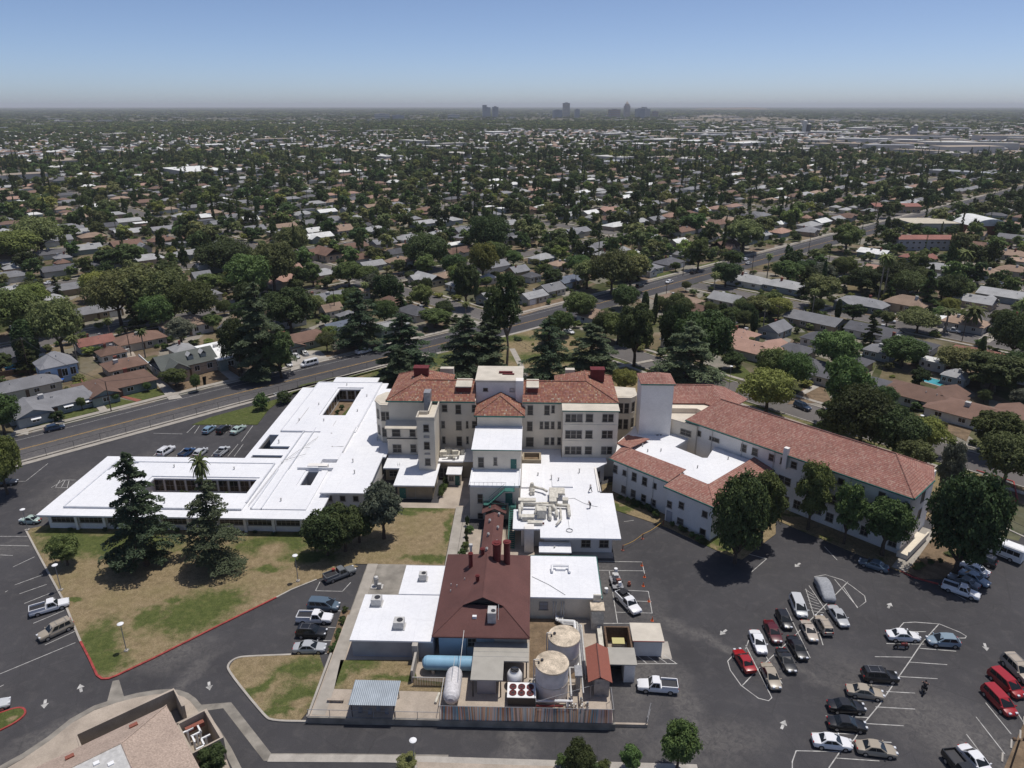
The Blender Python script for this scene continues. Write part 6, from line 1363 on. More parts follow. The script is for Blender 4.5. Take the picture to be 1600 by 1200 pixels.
def crown_round(seed, H=10., Wd=9., n=5200, base=.3, lobes=17, leaf=.36, mat='mid', airy=.0, flat=1.):
    rg = np.random.default_rng(seed); L = []
    ch = H*(1-base); cz = H*base+ch*.52
    for i in range(lobes):
        a = i*2.4+rg.uniform(-.4, .4); f = (i+.5)/lobes; z = -1+2*f; rr = math.sqrt(max(0, 1-z*z*.8))*.62*(.8+.4*rg.random())
        L.append((math.cos(a)*rr*Wd/2, math.sin(a)*rr*Wd/2, cz+z*ch*.34*flat, Wd*(.17+.1*rg.random())*(1-.2*abs(z))))
    L.append((0, 0, cz, Wd*.3)); P = []; N = []
    w = np.array([l[3]**2 for l in L]); w /= w.sum()
    for l, k in zip(L, (w*n).astype(int)):
        d = rg.normal(size=(k, 3)); d /= np.linalg.norm(d, axis=1)[:, None]; d[:, 2] = np.where(d[:, 2] < -.3, -d[:, 2]*.5, d[:, 2])
        r = l[3]*(1-airy*rg.random(k)**2)*(.72+.36*rg.random(k)**.6)*(1+.22*np.sin(d[:, 0]*5+seed)*np.cos(d[:, 1]*6))
        P.append(np.array(l[:3])+d*r[:, None]*np.array([1, 1, .82])); N.append(d+np.array([0, 0, .35]))
    P = np.concatenate(P); N = np.concatenate(N)
    V, T = quads(P, N, leaf*(.55+.8*rg.random(len(P))), rg); return V, T, L
def tree_trunk(seed, H, Wd, base, L, mat, r0=None):
    rg = random.Random(seed); mb = MB(); r0 = r0 or H*.03; zt = H*base
    mb.tube([(0, 0, -.1), (.05*H*rg.uniform(-.3, .3), .05*H*rg.uniform(-.3, .3), zt*.6), (0, 0, zt)], [r0*1.3, r0, r0*.85], 8)
    for l in L[:9]:
        m_ = (l[0]*.45+rg.uniform(-.3, .3), l[1]*.45+rg.uniform(-.3, .3), zt+(l[2]-zt)*.45); mb.tube([(0, 0, zt*.85), m_, (l[0]*.85, l[1]*.85, l[2])], [r0*.6, r0*.38, r0*.12], 5)
    return make_mesh('trunk', mb.v, mb.f, mat, uv=False)
def conifer(seed, H=20., R=5.2, n=9000, kind='cedar', leaf=.42, gap=.35):
    rg = np.random.default_rng(seed); P = []; N = []; mb = MB(); mb.tube([(0, 0, -.1), (0, 0, H*.5), (rg.uniform(-.3, .3), 0, H*.97)], [H*.022, H*.014, .06], 8)
    nb = int(H*3.6); per = n//nb
    for i in range(nb):
        f = (i+rg.random())/nb; z = H*(.1+.88*f); ln_ = R*(1-f)**.66*(.62+.5*rg.random())*(1 if f > .08 else .75)+.4; a = rg.uniform(0, 2*math.pi); sl = .12-.28*(1-f)
        ca, sa = math.cos(a), math.sin(a); k = int(per*(.3+1.1*(1-f)))
        t = rg.random(k)**.65; w = (rg.random(k)-.5)*ln_*.72*(1-t*.4); dr = -.2*ln_*t**2
        P.append(np.stack([ca*t*ln_-sa*w, sa*t*ln_+ca*w, z+sl*t*ln_+dr-np.abs(w)*.25+rg.normal(size=k)*.1], 1)); N.append(np.tile([ca*.35, sa*.35, 1.], (k, 1)))
        if f < .9: mb.tube([(0, 0, z), (ca*ln_*.5, sa*ln_*.5, z+sl*ln_*.5-.07*ln_), (ca*ln_*.9, sa*ln_*.9, z+sl*ln_*.9-.22*ln_)], [.1, .06, .02], 4)
    P = np.concatenate(P); N = np.concatenate(N); V, T = quads(P, N, leaf*(.5+.8*rg.random(len(P))), rg, .8, .35)
    return leafmesh('crown', V, T, mats_leaf[kind]), make_mesh('trunk', mb.v, mb.f, m_bark, uv=False)
def cypress(seed, H=12., R=1.3, n=2600, kind='dark', pw=.5):
    rg = np.random.default_rng(seed); f = rg.random(n); a = rg.uniform(0, 2*math.pi, n); r = R*np.sin(np.pi*np.clip(f*.93+.05, 0, 1))**pw*(.75+.3*rg.random(n))
    P = np.stack([np.cos(a)*r, np.sin(a)*r, H*(.04+.95*f)], 1); N = np.stack([np.cos(a), np.sin(a), np.full(n, .6)], 1); V, T = quads(P, N, .3*(.6+.8*rg.random(n)), rg)
    mb = MB(); mb.cyl((0, 0, -.1), (0, 0, H*.6), .16, 6); return leafmesh('crown', V, T, mats_leaf[kind]), make_mesh('trunk', mb.v, mb.f, m_bark, uv=False)
def palm(seed, H=12., R=2.6, nf=34, drop=1.):
    rg = random.Random(seed); cr = MB()
    for i in range(nf):
        a = i*2.4; el = 1.1-2.0*(i/nf)*drop; p = Vector((0, 0, H)); d = Vector((math.cos(a)*math.cos(el), math.sin(a)*math.cos(el), math.sin(el))); sd_ = Vector((-math.sin(a), math.cos(a), 0))
        for k in range(5):
            q = p+d*(R/5); w0, w1 = R*.16*(1-abs(k-1.5)/5), R*.16*(1-abs(k+1-1.5)/4.2)
            for s in (1, -1): cr.poly([p, q, q+sd_*s*w1-Vector((0, 0, w1*.45)), p+sd_*s*w0-Vector((0, 0, w0*.45))])
            p = q; d = (d+Vector((0, 0, -.38))).normalized()
    mb = MB(); mb.tube([(0, 0, -.1), (.1, 0, H*.5), (0, 0, H)], [.28, .2, .18], 7); return make_mesh('crown', cr.v, cr.f, mats_leaf['palm'], uv=False), make_mesh('trunk', mb.v, mb.f, m_palebark, uv=False)
PROTO = {}
def proto(key, H, Wd, cr, tr): PROTO.setdefault(key, []).append((H, Wd, cr, tr))
for i, (k, H, Wd, n, b_, lb, lf, ai) in enumerate([('mid', 10, 10, 6500, .2, 20, .34, .1), ('mid', 10, 8, 5600, .22, 16, .34, .2), ('mid', 10, 11, 6800, .25, 24, .34, .2), ('dark', 10, 10, 6800, .16, 19, .34, .05), ('dark', 10, 8, 5600, .18, 14, .34, .05),
        ('olive', 10, 11, 6200, .25, 26, .34, .35), ('olive', 10, 8.5, 5200, .25, 18, .34, .4), ('yellow', 10, 10, 6200, .22, 22, .34, .15), ('grey', 10, 8, 4800, .2, 16, .32, .4), ('dark', 10, 12, 7400, .16, 24, .36, .1), ('mid', 10, 7, 4800, .15, 14, .32, .2), ('dark', 10, 9.4, 7600, .05, 30, .32, .1)]):
    V, T, L = crown_round(100+i, H, Wd, int(n*1.9), b_, lb, lf*.76, k, ai*1.3); proto(k, H, Wd, leafmesh('crown', V, T, mats_leaf[k]), tree_trunk(i, H, Wd, b_+.08, L, m_bark))
for i in range(3): c_, t_ = conifer(200+i, 20, (5.4, 4.6, 6.4)[i], 13500, leaf=.3); proto('cedar', 20, (10.8, 9.2, 12.8)[i]*.86, c_, t_)
c_, t_ = conifer(210, 14, 2.6, 5000, 'dark', .34); proto('fir', 14, 4.6, c_, t_)
for i in range(2): c_, t_ = cypress(220+i, 12, 1.3); proto('cypress', 12, 2.6, c_, t_)
for i in range(2): c_, t_ = palm(230+i, 12, 2.7, 36, (1., 1.25)[i]); proto('palm', 13, 5, c_, t_)
c_, t_ = palm(240, 6, 4.4, 44, .8); proto('datepalm', 8, 8, c_, t_)
V, T, L = crown_round(300, 20, 9, 4200, .3, 26, .42, 'grey', .6, 1.05); proto('eucalyptus', 20, 9.5, leafmesh('crown', V, T, mats_leaf['dark']), tree_trunk(31, 20, 9, .35, L, m_palebark, .32))
V, T, L = crown_round(301, 3, 4, 1500, .0, 9, .2, 'mid', .1); proto('bush', 3, 4, leafmesh('crown', V, T, mats_leaf['mid']), tree_trunk(32, 3, 4, .15, L, m_bark, .08))
V, T, L = crown_round(302, 3, 4, 1400, .0, 8, .2, 'dark', .1); proto('bush', 3, 4, leafmesh('crown', V, T, mats_leaf['dark']), tree_trunk(33, 3, 4, .15, L, m_bark, .08))
tr_ = random.Random(77); TRE = []
NAMES = {'cedar': 'cedar_tree', 'fir': 'fir_tree', 'cypress': 'cypress_tree', 'palm': 'palm_tree', 'datepalm': 'palm_tree', 'eucalyptus': 'eucalyptus_tree', 'bush': 'shrub'}
def tree(x, y, H, Wd, kind, label=None, group=None, z=0., vi=None):
    h0, w0, cr, tk = (PROTO[kind][vi] if vi is not None else tr_.choice(PROTO[kind]))
    t_ = thing(NAMES.get(kind, 'tree'), label, 'shrub' if kind == 'bush' else ('palm' if 'palm' in kind else 'tree'), (x, y, z), tr_.uniform(0, 6.28), group)
    t_.scale = (Wd/w0, Wd/w0, H/h0); obj('crown', cr, t_); obj('trunk', tk, t_); TRE.append((x, y, t_, kind)); return t_
def ptree(px, pyb, pyt, wpx, kind, label, vi=None, group=None):
    x, y = G(px, pyb); H = HZ(x, y, pyt)
    Hm = H*.55; c = Vector((x, y, Hm-CAMZ)).dot(FWD); Wd = wpx*c/FPX
    OCC.append((x, y, Wd*.3)); return tree(x, y, max(1.2, H), Wd, kind, label, group, 0, vi)
for a in [
 (229, 884, 703, 106, 'cedar', 'big shaggy cedar on the dry lawn before the white annex, the left and wider one', 0),
 (338, 884, 742, 98, 'cedar', 'shaggy cedar on the dry lawn before the white annex, the right one', 2),
 (334, 858, 712, 34, 'palm', 'single fan palm rising behind the right lawn cedar above the white roof', 0),
 (106, 884, 838, 46, 'mid', 'small round dark green tree at the left end of the dry lawn', 1),
 (512, 868, 795, 72, 'dark', 'broad dark tree at the annex corner, the leftmost of the clump', 3),
 (540, 862, 788, 62, 'dark', 'second broad dark tree in the clump at the annex corner', 1),
 (600, 842, 757, 64, 'grey', 'grey-green tree at the court lawn edge below the white roof', 0),
 (562, 848, 796, 50, 'dark', 'dark low tree squeezed between the broad dark tree and the grey-green one', 1),
 (1148, 880, 738, 86, 'dark', 'large dark tree at the corner of the tile-edged courtyard building', 3),
 (1188, 852, 735, 60, 'mid', 'leafy green tree right behind the large dark corner tree', 3),
 (1262, 828, 720, 52, 'mid', 'slim green tree before the long wing, by its entrance', 3),
 (1318, 850, 752, 46, 'mid', 'thin sparse tree in the middle of the long wing front', 3),
 (1378, 868, 776, 74, 'mid', 'bushy green tree before the right half of the long wing', 1),
 (1492, 895, 736, 112, 'dark', 'very large rounded tree past the right end of the long wing', 3),
 (1472, 790, 690, 40, 'grey', 'silvery tree tucked behind the right end of the long wing', 0),
 (632, 592, 487, 98, 'cedar', 'tall dark cedar by the avenue behind the annex', 1),
 (628, 608, 543, 64, 'cedar', 'shorter cedar in front of the tall dark one behind the annex', 0),
 (728, 588, 490, 100, 'cedar', 'dark cedar behind the left red roof, left of the footpath', 0),
 (762, 582, 498, 78, 'cedar', 'dark cedar close behind the left red roof, right of its twin', 1),
 (792, 572, 418, 52, 'eucalyptus', 'very tall airy eucalyptus behind the centre of the hospital', 0),
 (772, 576, 442, 40, 'eucalyptus', 'second tall airy eucalyptus standing left of the tallest one', 0),
 (857, 598, 492, 92, 'cedar', 'broad pyramidal cedar behind the right red roof', 2),
 (922, 600, 503, 100, 'cedar', 'cedar behind the right red roof, right of the pyramidal one', 0),
 (990, 573, 473, 62, 'dark', 'upright dark tree on the lawn beside the curving side street', 1),
 (975, 600+14, 578, 40, 'yellow', 'low yellow-green tree behind the right bay window', 0),
 (1072, 607, 500, 110, 'cedar', 'wide drooping cedar behind the square tower', 2),
 (1095, 585, 488, 96, 'mid', 'large leafy green tree behind the drooping cedar', 0),
 (1050, 575, 478, 50, 'dark', 'dark crown tree between the side street and the drooping cedar', 0),
 (1196, 646, 580, 84, 'yellow', 'round golden-green street tree behind the long wing', 0),
 (1205, 606, 545, 58, 'mid', 'green tree in the front yard of the salmon-roofed house', 0),
 (1235, 612, 552, 56, 'mid', 'green tree between the salmon house and the driveway cars', 2),
 (1312, 668, 556, 68, 'mid', 'tall green street tree beside the dry front yard', 1),
 (1342, 700, 612, 100, 'dark', 'huge dark tree mass behind the long wing, centre', 2),
 (1395, 720, 640, 86, 'dark', 'dark spreading tree behind the long wing, right part', 0),
 (1300, 690, 628, 60, 'dark', 'dark tree behind the long wing, left part of the dark clump', 1),
 (1440, 708, 655, 60, 'yellow', 'yellow-green tree at the edge of the dark clump behind the wing', 0),
 (1420, 745, 688, 60, 'olive', 'olive tree hugging the back eave of the long wing', 1),
 (1566, 762, 680, 92, 'olive', 'spreading olive-green street tree on the right edge lawn', 0),
 (1550, 712, 640, 72, 'mid', 'green tree in front of the long brown house at right', 1),
 (1548, 615, 552, 94, 'dark', 'big round dark tree behind the pool house, right', 1),
 (1500, 588, 545, 80, 'olive', 'olive tree against the long brick yard wall', 0),
 (1580, 560, 492, 70, 'dark', 'round dark tree at the right edge behind the red roof', 2),
 (1409, 572, 528, 66, 'mid', 'green tree between the dark-roofed houses and the pool', 0),
 (12, 772, 684, 62, 'yellow', 'yellow-green tree at the left edge beside the avenue fence', 0),
 (8, 680, 618, 54, 'mid', 'bright green tree at the left edge across the avenue', 1),
 (100, 560, 470, 78, 'olive', 'wide olive tree in the yards across the avenue, far left', 0),
 (48, 572, 500, 34, 'cypress', 'ragged dark cypress over the far left yards', 0),
 (412, 590, 438, 92, 'cedar', 'massive dark pine at the avenue, left of the brown driveway house', 1),
 (378, 582, 500, 60, 'dark', 'dark tree over the white flat roof', 0),
 (440, 590, 515, 50, 'dark', 'dark tree between the massive pine and the driveway house', 1),
 (565, 545, 450, 92, 'cedar', 'broad blue-green cedar beyond the avenue, left of centre', 2),
 (680, 512, 482, 48, 'mid', 'green tree over the avenue near the side street mouth', 1),
 (658, 482, 445, 34, 'mid', 'small round tree on the side street verge', 1),
 (546, 448, 410, 48, 'mid', 'neat round tree at the street corner with its trunk showing', 0),
 (728, 482, 408, 44, 'dark', 'dark pointed tree beside the side street', 1),
 (472, 452, 415, 30, 'dark', 'dark tree at the corner left of a small round one', 1),
 (490, 448, 408, 28, 'mid', 'slender green tree on the dry corner verge', 3),
 (512, 450, 432, 20, 'mid', 'tiny round tree on the dry corner verge', 1),
 (430, 460, 380, 80, 'olive', 'large olive tree mass left of the street corner', 0),
 (458, 405, 355, 56, 'olive', 'plane tree on the diagonal side street', 0),
 (905, 500, 458, 52, 'mid', 'round street tree on the near avenue kerb, centre', 0),
 (955, 460, 393, 66, 'olive', 'large plane tree over the avenue, left of the pair', 0),
 (985, 455, 398, 58, 'olive', 'large plane tree over the avenue, right of the pair', 1),
 (1133, 448, 410, 46, 'dark', 'dark round tree on the near avenue kerb, right of centre', 0),
 (1090, 422, 370, 34, 'mid', 'upright green tree on the far avenue verge', 3),
 (1090+55, 420, 390, 32, 'mid', 'small green tree before the brown cross-gabled house', 1),
 (1280, 480, 430, 58, 'olive', 'round golden-olive tree by the grey trimmed house', 1),
 (1443, 488, 420, 32, 'fir', 'tall dark conifer between tan-roofed houses, right', 0),
 (1432, 520, 486, 62, 'olive', 'low spreading tree on the upper right street', 0),
 (1480, 475, 430, 46, 'dark', 'dark leafy tree right of the tall conifer', 0),
 (1395, 460, 412, 60, 'dark', 'dark tree mass left of the tall conifer', 2),
 (1345, 458, 418, 52, 'dark', 'dark tree mass over the grey trimmed house', 0),
 (1372, 470, 396, 26, 'palm', 'tall fan palm, left of the twin palms at right', 0),
 (1379, 470, 398, 24, 'palm', 'tall fan palm, right of the twin palms at right', 1),
 (1515, 520, 475, 40, 'datepalm', 'drooping palm at the right yard by the street end', 0),
 (1475, 520, 482, 34, 'palm', 'feathery palm by the silver pickup', 1),
 (1505, 420, 388, 30, 'datepalm', 'date palm below the commercial blocks, right', 0),
 (1270, 480, 462, 20, 'datepalm', 'small date palm on the corner of the grey gabled house', 0),
 (1320, 395, 350, 44, 'mid', 'bright green tree at the avenue, upper right', 1),
 (1385, 362, 338, 8, 'cypress', 'narrow cypress at the upper right junction', 0),
 (1057, 1204, 1132, 56, 'mid', 'dark young tree at the bottom edge, right of the drive', 1),
 (905, 1215, 1164, 50, 'dark', 'dark bushy tree at the bottom edge, centre right', 0),
 (985, 1206, 1168, 34, 'mid', 'small slim tree at the bottom edge between two darker ones', 3),
 (338, 1214, 1168, 44, 'dark', 'dark conical tree beside the machinery pen, bottom left', 1),
 (636, 1205, 1184, 34, 'olive', 'spiky low shrub under the bottom lamp post', 1),
 (410, 632+8, 614, 26, 'bush', 'clipped round bush by the white trellis, left one', 0),
 (444, 630, 611, 26, 'bush', 'clipped round bush by the white trellis, right one', 1),
 (276, 606, 575, 38, 'mid', 'small tree before the steep green-grey gabled house', 1),
 (308, 612, 585, 16, 'mid', 'spindly tree on the dry yard of the steep gabled house', 0),
 (181, 628, 612, 14, 'mid', 'little tree beside the pink garden path', 1),
 (231, 612, 597, 12, 'mid', 'little round tree on the green lawn right of the pink path', 1),
 (129, 640, 626-6, 14, 'mid', 'tiny tree on the green lawn of the long grey house', 1),
 (190, 508, 428, 84, 'olive', 'left tree of the big olive grove across the avenue', 0),
 (228, 502, 418, 92, 'olive', 'tallest middle tree of the big olive grove across the avenue', 1),
 (268, 506, 424, 84, 'olive', 'right middle tree of the big olive grove across the avenue', 0),
 (306, 512, 440, 66, 'mid', 'green tree ending the big olive grove on its right', 2),
 (250, 520, 462, 60, 'mid', 'lower green tree in front of the big olive grove', 0),
 (25, 530, 452, 84, 'mid', 'large green tree on the second street at the left edge', 2),
 (62, 528, 468, 60, 'olive', 'olive tree beside the large green one near the left edge', 1),
 (22, 412, 362, 96, 'yellow', 'bright yellow-green tree mass at the left edge, mid distance', 0),
 (68, 400, 340, 70, 'olive', 'pale olive tree right of the yellow-green mass, left', 0),
 (175, 420, 388, 46, 'dark', 'round very dark tree by the second street, left', 1),
 (355, 425, 380, 86, 'dark', 'wide dark tree beyond the olive grove, left of centre', 2),
 (395, 470, 398, 70, 'mid', 'green tree behind the massive pine, left of centre', 0),
 (455, 520, 452, 78, 'dark', 'dark tree right of the massive pine beyond the driveway house', 0),
 (765, 395, 340, 64, 'dark', 'large dark oak beyond the second street, centre', 2),
 (755, 440, 380, 46, 'yellow', 'golden-green round tree by the second street, centre', 0),
 (668, 420, 368, 70, 'dark', 'large dark tree at the second street, left of centre', 2),
 (1160, 395, 345, 62, 'olive', 'olive-green tree pair beyond the brown cross-gabled house', 1),
 (755, 790, 765, 12, 'bush', 'shrub at the foot of the court wall, upper', 0)]:
    ptree(*a[:6], a[6] if len(a) > 6 else None)
def shrubs(P, n, lab, r=(.7, 1.3), h=(.6, 1.4), kind='bush'):
    for i in range(n):
        f = (i+.5)/n; k = f*(len(P)-1); j = int(k); a, b_ = P[j], P[min(j+1, len(P)-1)]; q = k-j
        x, y = a[0]+(b_[0]-a[0])*q+tr_.uniform(-.4, .4), a[1]+(b_[1]-a[1])*q+tr_.uniform(-.4, .4)
        tree(x, y, tr_.uniform(*h), tr_.uniform(*r)*1.4, kind, lab+', number '+('one two three four five six seven eight nine'.split()[i])+' from the left', lab[:50], .1)
shrubs([(18.0, 131.8), (22.5, 127.5), (25.2, 124.3)], 9, 'low shrub along the white courtyard building')
shrubs([(26.5, 121.5), (32.5, 115.3)], 6, 'dark shrub against the courtyard building front')
shrubs([(-18.6, 130.5), (-17.6, 137)], 9, 'leafy shrub in the bed beside the garden building', (.6, 1.0), (.8, 1.8))
shrubs([(-12.0, 109), (-11.6, 121)], 6, 'green shrub by the covered walkway', (.6, 1.2), (1, 2.4))
shrubs([G(541, 955), G(530, 990), G(519, 1022)], 8, 'scraggy shrub in the bed beside the left bays', (.5, .9), (.5, 1.1))
shrubs([(-90, 116.4), (-60, 116.4), (-41, 116.4)], 9, 'small shrub under the annex ribbon windows', (.5, .9), (.4, 1.0))
shrubs([G(1420, 890), G(1470, 880), G(1530, 845)], 7, 'low shrub beneath the very large tree', (.8, 1.6), (.6, 1.3))
shrubs([(-10, 163), (3, 164), (20, 170)], 7, 'hedge bush behind the hospital red roofs', (1.6, 2.6), (1.5, 2.5))
shrubs([G(870, 1196), G(960, 1204)], 4, 'clipped shrub along the bottom edge', (1, 1.6), (.8, 1.6))
shrubs([(-72, 128), (-60, 128)], 3, 'dark shrub in the long annex courtyard', (1.6, 2.4), (1.5, 2.6))
shrubs([(-49.8, 168), (-50.2, 178)], 3, 'small shrub in the grassy courtyard', (.8, 1.2), (.8, 1.4))
# scattered town trees: nearest as things, the rest instanced as one wooded mass
def occ(x, y, m_=0): return any((x-a)**2+(y-b_)**2 < (c+m_)**2 for a, b_, c in OCC)
KW_ = ['mid', 'mid', 'dark', 'dark', 'olive', 'olive', 'mid', 'dark', 'yellow', 'cypress', 'grey', 'palm', 'mid', 'dark', 'fir']
cell = {}
for a, b_, c in OCC: cell.setdefault((int(a//20), int(b_//20)), []).append((a, b_, c))
def occ2(x, y, r):
    i, j = int(x//20), int(y//20)
    for u in (i-1, i, i+1):
        for v in (j-1, j, j+1):
            for a, b_, c in cell.get((u, v), ()):
                if (x-a)**2+(y-b_)**2 < (c+r)**2: return True
    return False
cands = []
tries = 0
while tries < 16500:
    tries += 1
    d = 130+1170*math.sqrt(tr_.random()); an = tr_.uniform(-.72, .72)-YAW; x, y = d*math.sin(an), d*math.cos(an)
    if y < 60 or not inview(x, y, 40): continue
    s, t_ = tost(x, y)
    if campus(x, y, 6) or on_street(x, y, .8) or occ2(x, y, 2.0): continue
    cell.setdefault((int(x//20), int(y//20)), []).append((x, y, 3.1)); cands.append((math.hypot(x, y), x, y))
cands.sort(); FT = []; nt = 0
for d, x, y in cands:
    k = tr_.choice(KW_); big = tr_.random()
    H = tr_.uniform(3.6, 7) if big < .66 else tr_.uniform(7, 12.5); Wd = H*tr_.uniform(.85, 1.2)
    if k == 'cypress': H, Wd = tr_.uniform(7, 14), tr_.uniform(1.8, 3)
    if k == 'palm': H, Wd = tr_.uniform(8, 15), 4.6
    if k == 'fir': H, Wd = tr_.uniform(9, 17), tr_.uniform(4, 6.5)
    if nt < 195: tree(x, y, H, Wd, k, None, 'trees of the neighbourhood'); nt += 1
    else: FT.append((x, y, H, Wd, k))
# ================= vehicles =================
def hull(secs, k=1.):
    """loft: secs = [(x, halfwidth, z_bottom, z_belt)] -> body shell with rounded shoulders, closed ends"""
    mb = MB(); n = len(secs); rows = []
    for x, w, zb, zt in secs:
        h = zt-zb; rows.append([(x, -w*.93, zb), (x, -w, zb+h*.35), (x, -w*.985, zb+h*.72), (x, -w*.9, zt-.02), (x, -w*.55, zt+.025), (x, 0, zt+.035), (x, w*.55, zt+.025), (x, w*.9, zt-.02), (x, w*.985, zb+h*.72), (x, w, zb+h*.35), (x, w*.93, zb)])
    m = len(rows[0])
    for r in rows: mb.v += r
    for i in range(n-1):
        for j in range(m):
            a, b_ = i*m+j, i*m+(j+1) % m; mb.f.append((a, b_, b_+m, a+m)); mb.m.append(0)
    mb.f.append(tuple(range(m-1, -1, -1))); mb.m.append(0); mb.f.append(tuple(range((n-1)*m, n*m))); mb.m.append(0)
    mb.f = [f[::-1] for f in mb.f]
    return mb
def cabin(x0, x1, x2, x3, zb, zt, wb, wt):
    """x0 rear base, x1 rear top, x2 front top, x3 windscreen base"""
    mb = MB(); B = [(x0, -wb, zb), (x3, -wb, zb), (x3, wb, zb), (x0, wb, zb)]
    xm = (x1+x2)/2; T = [(x1, -wt, zt-.05), (xm, -wt, zt), (x2, -wt, zt-.06), (x2+.03, 0, zt-.02), (x2, wt, zt-.06), (xm, wt, zt), (x1, wt, zt-.05), (x1-.03, 0, zt-.02)]
    mb.poly([B[0], B[1], T[2], T[1], T[0]]); mb.poly([B[1], B[2], T[4], T[3], T[2]]); mb.poly([B[2], B[3], T[6], T[5], T[4]]); mb.poly([B[3], B[0], T[0], T[7], T[6]]); mb.poly(T[:])
    return mb
def lerp(a, b_, t): return tuple(a[i]+(b_[i]-a[i])*t for i in range(3))
def inset(q, u0, u1, v0, v1, off_):
    """sub-quad of q=(bl,br,tr,tl) pushed outwards"""
    bl, br, tr, tl = q; n = (Vector(br)-Vector(bl)).cross(Vector(tl)-Vector(bl)).normalized()*off_
    f = lambda u, v: tuple(Vector(lerp(lerp(bl, br, u), lerp(tl, tr, u), v))+n)
    return [f(u0, v0), f(u1, v0), f(u1, v1), f(u0, v1)]
VEH = {}
def vehicle(kind, L, Wd, H, zbelt, cab, secs, doors=2, bed=None, rack=False, wr=.33, wb=None):
    w = Wd/2; root = bpy.data.objects.new('car', None); COL.objects.link(root)
    P = lambda nm, mb, mat, par=root, **k: part(nm, mb, mat, par, raw=True, **k)
    body = hull([(x*L/2, ww*w, zb, zt) for x, ww, zb, zt in secs]); x0, x1, x2, x3 = [c*L/2 for c in cab]
    wbm, wtm = w*.93, w*.74; add(body, cabin(x0, x1, x2, x3, zbelt-.02, H, wbm, wtm))
    if bed: pass
    bo = P('body', body, m_paint, smooth=True); bo.data.set_sharp_from_angle(angle=math.radians(38))
    bl, br = (x3, -wbm, zbelt), (x3, wbm, zbelt); tl, tr = (x2, -wtm, H-.06), (x2, wtm, H-.06)
    mb = MB(); mb.poly(inset((bl, br, tr, tl), .06, .94, .06, .93, .018)); P('windscreen', mb, m_carglass)
    mb = MB(); mb.poly(inset(((x0, wbm, zbelt), (x0, -wbm, zbelt), (x1, -wtm, H-.05), (x1, wtm, H-.05)), .08, .92, .14, .9, .018)); P('rear_window', mb, m_carglass)
    for s in (-1, 1):
        q = ((x0, -wbm, zbelt), (x3, -wbm, zbelt), (x2, -wtm, H-.06), (x1, -wtm, H-.06))
        nd = doors; cuts = [.09+.82*i/nd for i in range(nd+1)]
        for i in range(nd):
            mb = MB(); pts = inset(q, cuts[i]+.012, cuts[i+1]-.012, .1, .9, .018)
            if s > 0: pts = [(x, -y, z) for x, y, z in pts][::-1]
            mb.poly(pts); P('side_window', mb, m_carglass)
        mb = MB(); mb.obox(x3*.86+x2*.14, s*(w+.06), .14, .22, zbelt, zbelt+.14); P('mirror', mb, m_paint if kind != 'pickup' else m_black)
        mb = MB(); xx = secs[-1][0]*L/2; mb.obox(xx-.1, s*w*.68*secs[-1][1], .26, .34, zbelt-.28, zbelt-.12); P('headlight', mb, m_headl)
        mb = MB(); xx = secs[0][0]*L/2; mb.obox(xx+.08, s*w*.74*secs[0][1], .22, .26, zbelt-.25, zbelt-.02); P('taillight', mb, m_taill)
    wb = wb or .6
    for sx in (-wb, wb):
        for s in (-1, 1):
            mb = MB(); mb.cyl((sx*L/2, s*(w-.22), wr), (sx*L/2, s*(w+.015), wr), wr, 14); wo = P('wheel', mb, m_black)
            mb = MB(); mb.cyl((sx*L/2, s*(w+.0), wr), (sx*L/2, s*(w+.03), wr), wr*.62, 10); P('rim', mb, m_rim, wo)
    mb = MB(); mb.box(-L/2*.9, L/2*.9, -w*.86, w*.86, .2, .4); P('underbody', mb, m_black)
    if bed:
        mb = MB(); xa, xb = bed[0]*L/2, bed[1]*L/2; mb.box(xa+.08, xb-.05, -w*.8, w*.8, zbelt-.0, zbelt+.045); P('bed_liner', mb, m_dark)
        mb = MB()
        for r in ((xa, xb, -w*.93, -w*.8), (xa, xb, w*.8, w*.93), (xa, xa+.08, -w*.93, w*.93)): mb.box(*r, zbelt-.1, zbelt+.34)
        P('bed_side', mb, m_paint)
    if rack:
        mb = MB()
        for s in (-1, 1): mb.cyl((x1*.8, s*wtm*.85, H+.06), (x2*.7, s*wtm*.85, H+.06), .025, 4)
        for f in (.2, .75): mb.cyl((x1+(x2-x1)*f, -wtm*.85, H+.07), (x1+(x2-x1)*f, wtm*.85, H+.07), .022, 4)
        P('roof_rack', mb, m_grey)
    root['_k'] = kind; index_kids(root); VEH[kind] = root; root.location = (0, 0, -500)
vehicle('sedan', 4.75, 1.84, 1.45, .93, (-.66, -.36, .1, .46), [(-1, .78, .42, .86), (-.95, .93, .3, .92), (-.6, 1, .22, .95), (0, 1, .22, .94), (.45, .99, .22, .9), (.85, .92, .26, .76), (.97, .8, .32, .66), (1, .68, .38, .58)])
vehicle('coupe', 4.45, 1.78, 1.33, .88, (-.64, -.3, .02, .42), [(-1, .76, .42, .8), (-.94, .92, .3, .86), (-.5, 1, .22, .9), (.4, .98, .22, .86), (.82, .9, .26, .72), (.97, .78, .34, .62), (1, .66, .4, .56)], 1)
vehicle('suv', 4.8, 1.92, 1.78, 1.08, (-.97, -.86, .16, .46), [(-1, .86, .5, 1.02), (-.96, .96, .38, 1.08), (-.5, 1, .3, 1.08), (.45, 1, .3, 1.06), (.88, .95, .34, .98), (.98, .86, .4, .86), (1, .78, .46, .76)], 3, None, True, .37)
vehicle('minivan', 5.05, 1.98, 1.74, 1.02, (-.97, -.87, .22, .66), [(-1, .86, .46, .96), (-.96, .96, .32, 1.02), (-.5, 1, .24, 1.03), (.5, 1, .24, 1.0), (.85, .92, .26, .84), (.97, .8, .32, .68), (1, .7, .38, .58)], 3, None, False, .34)
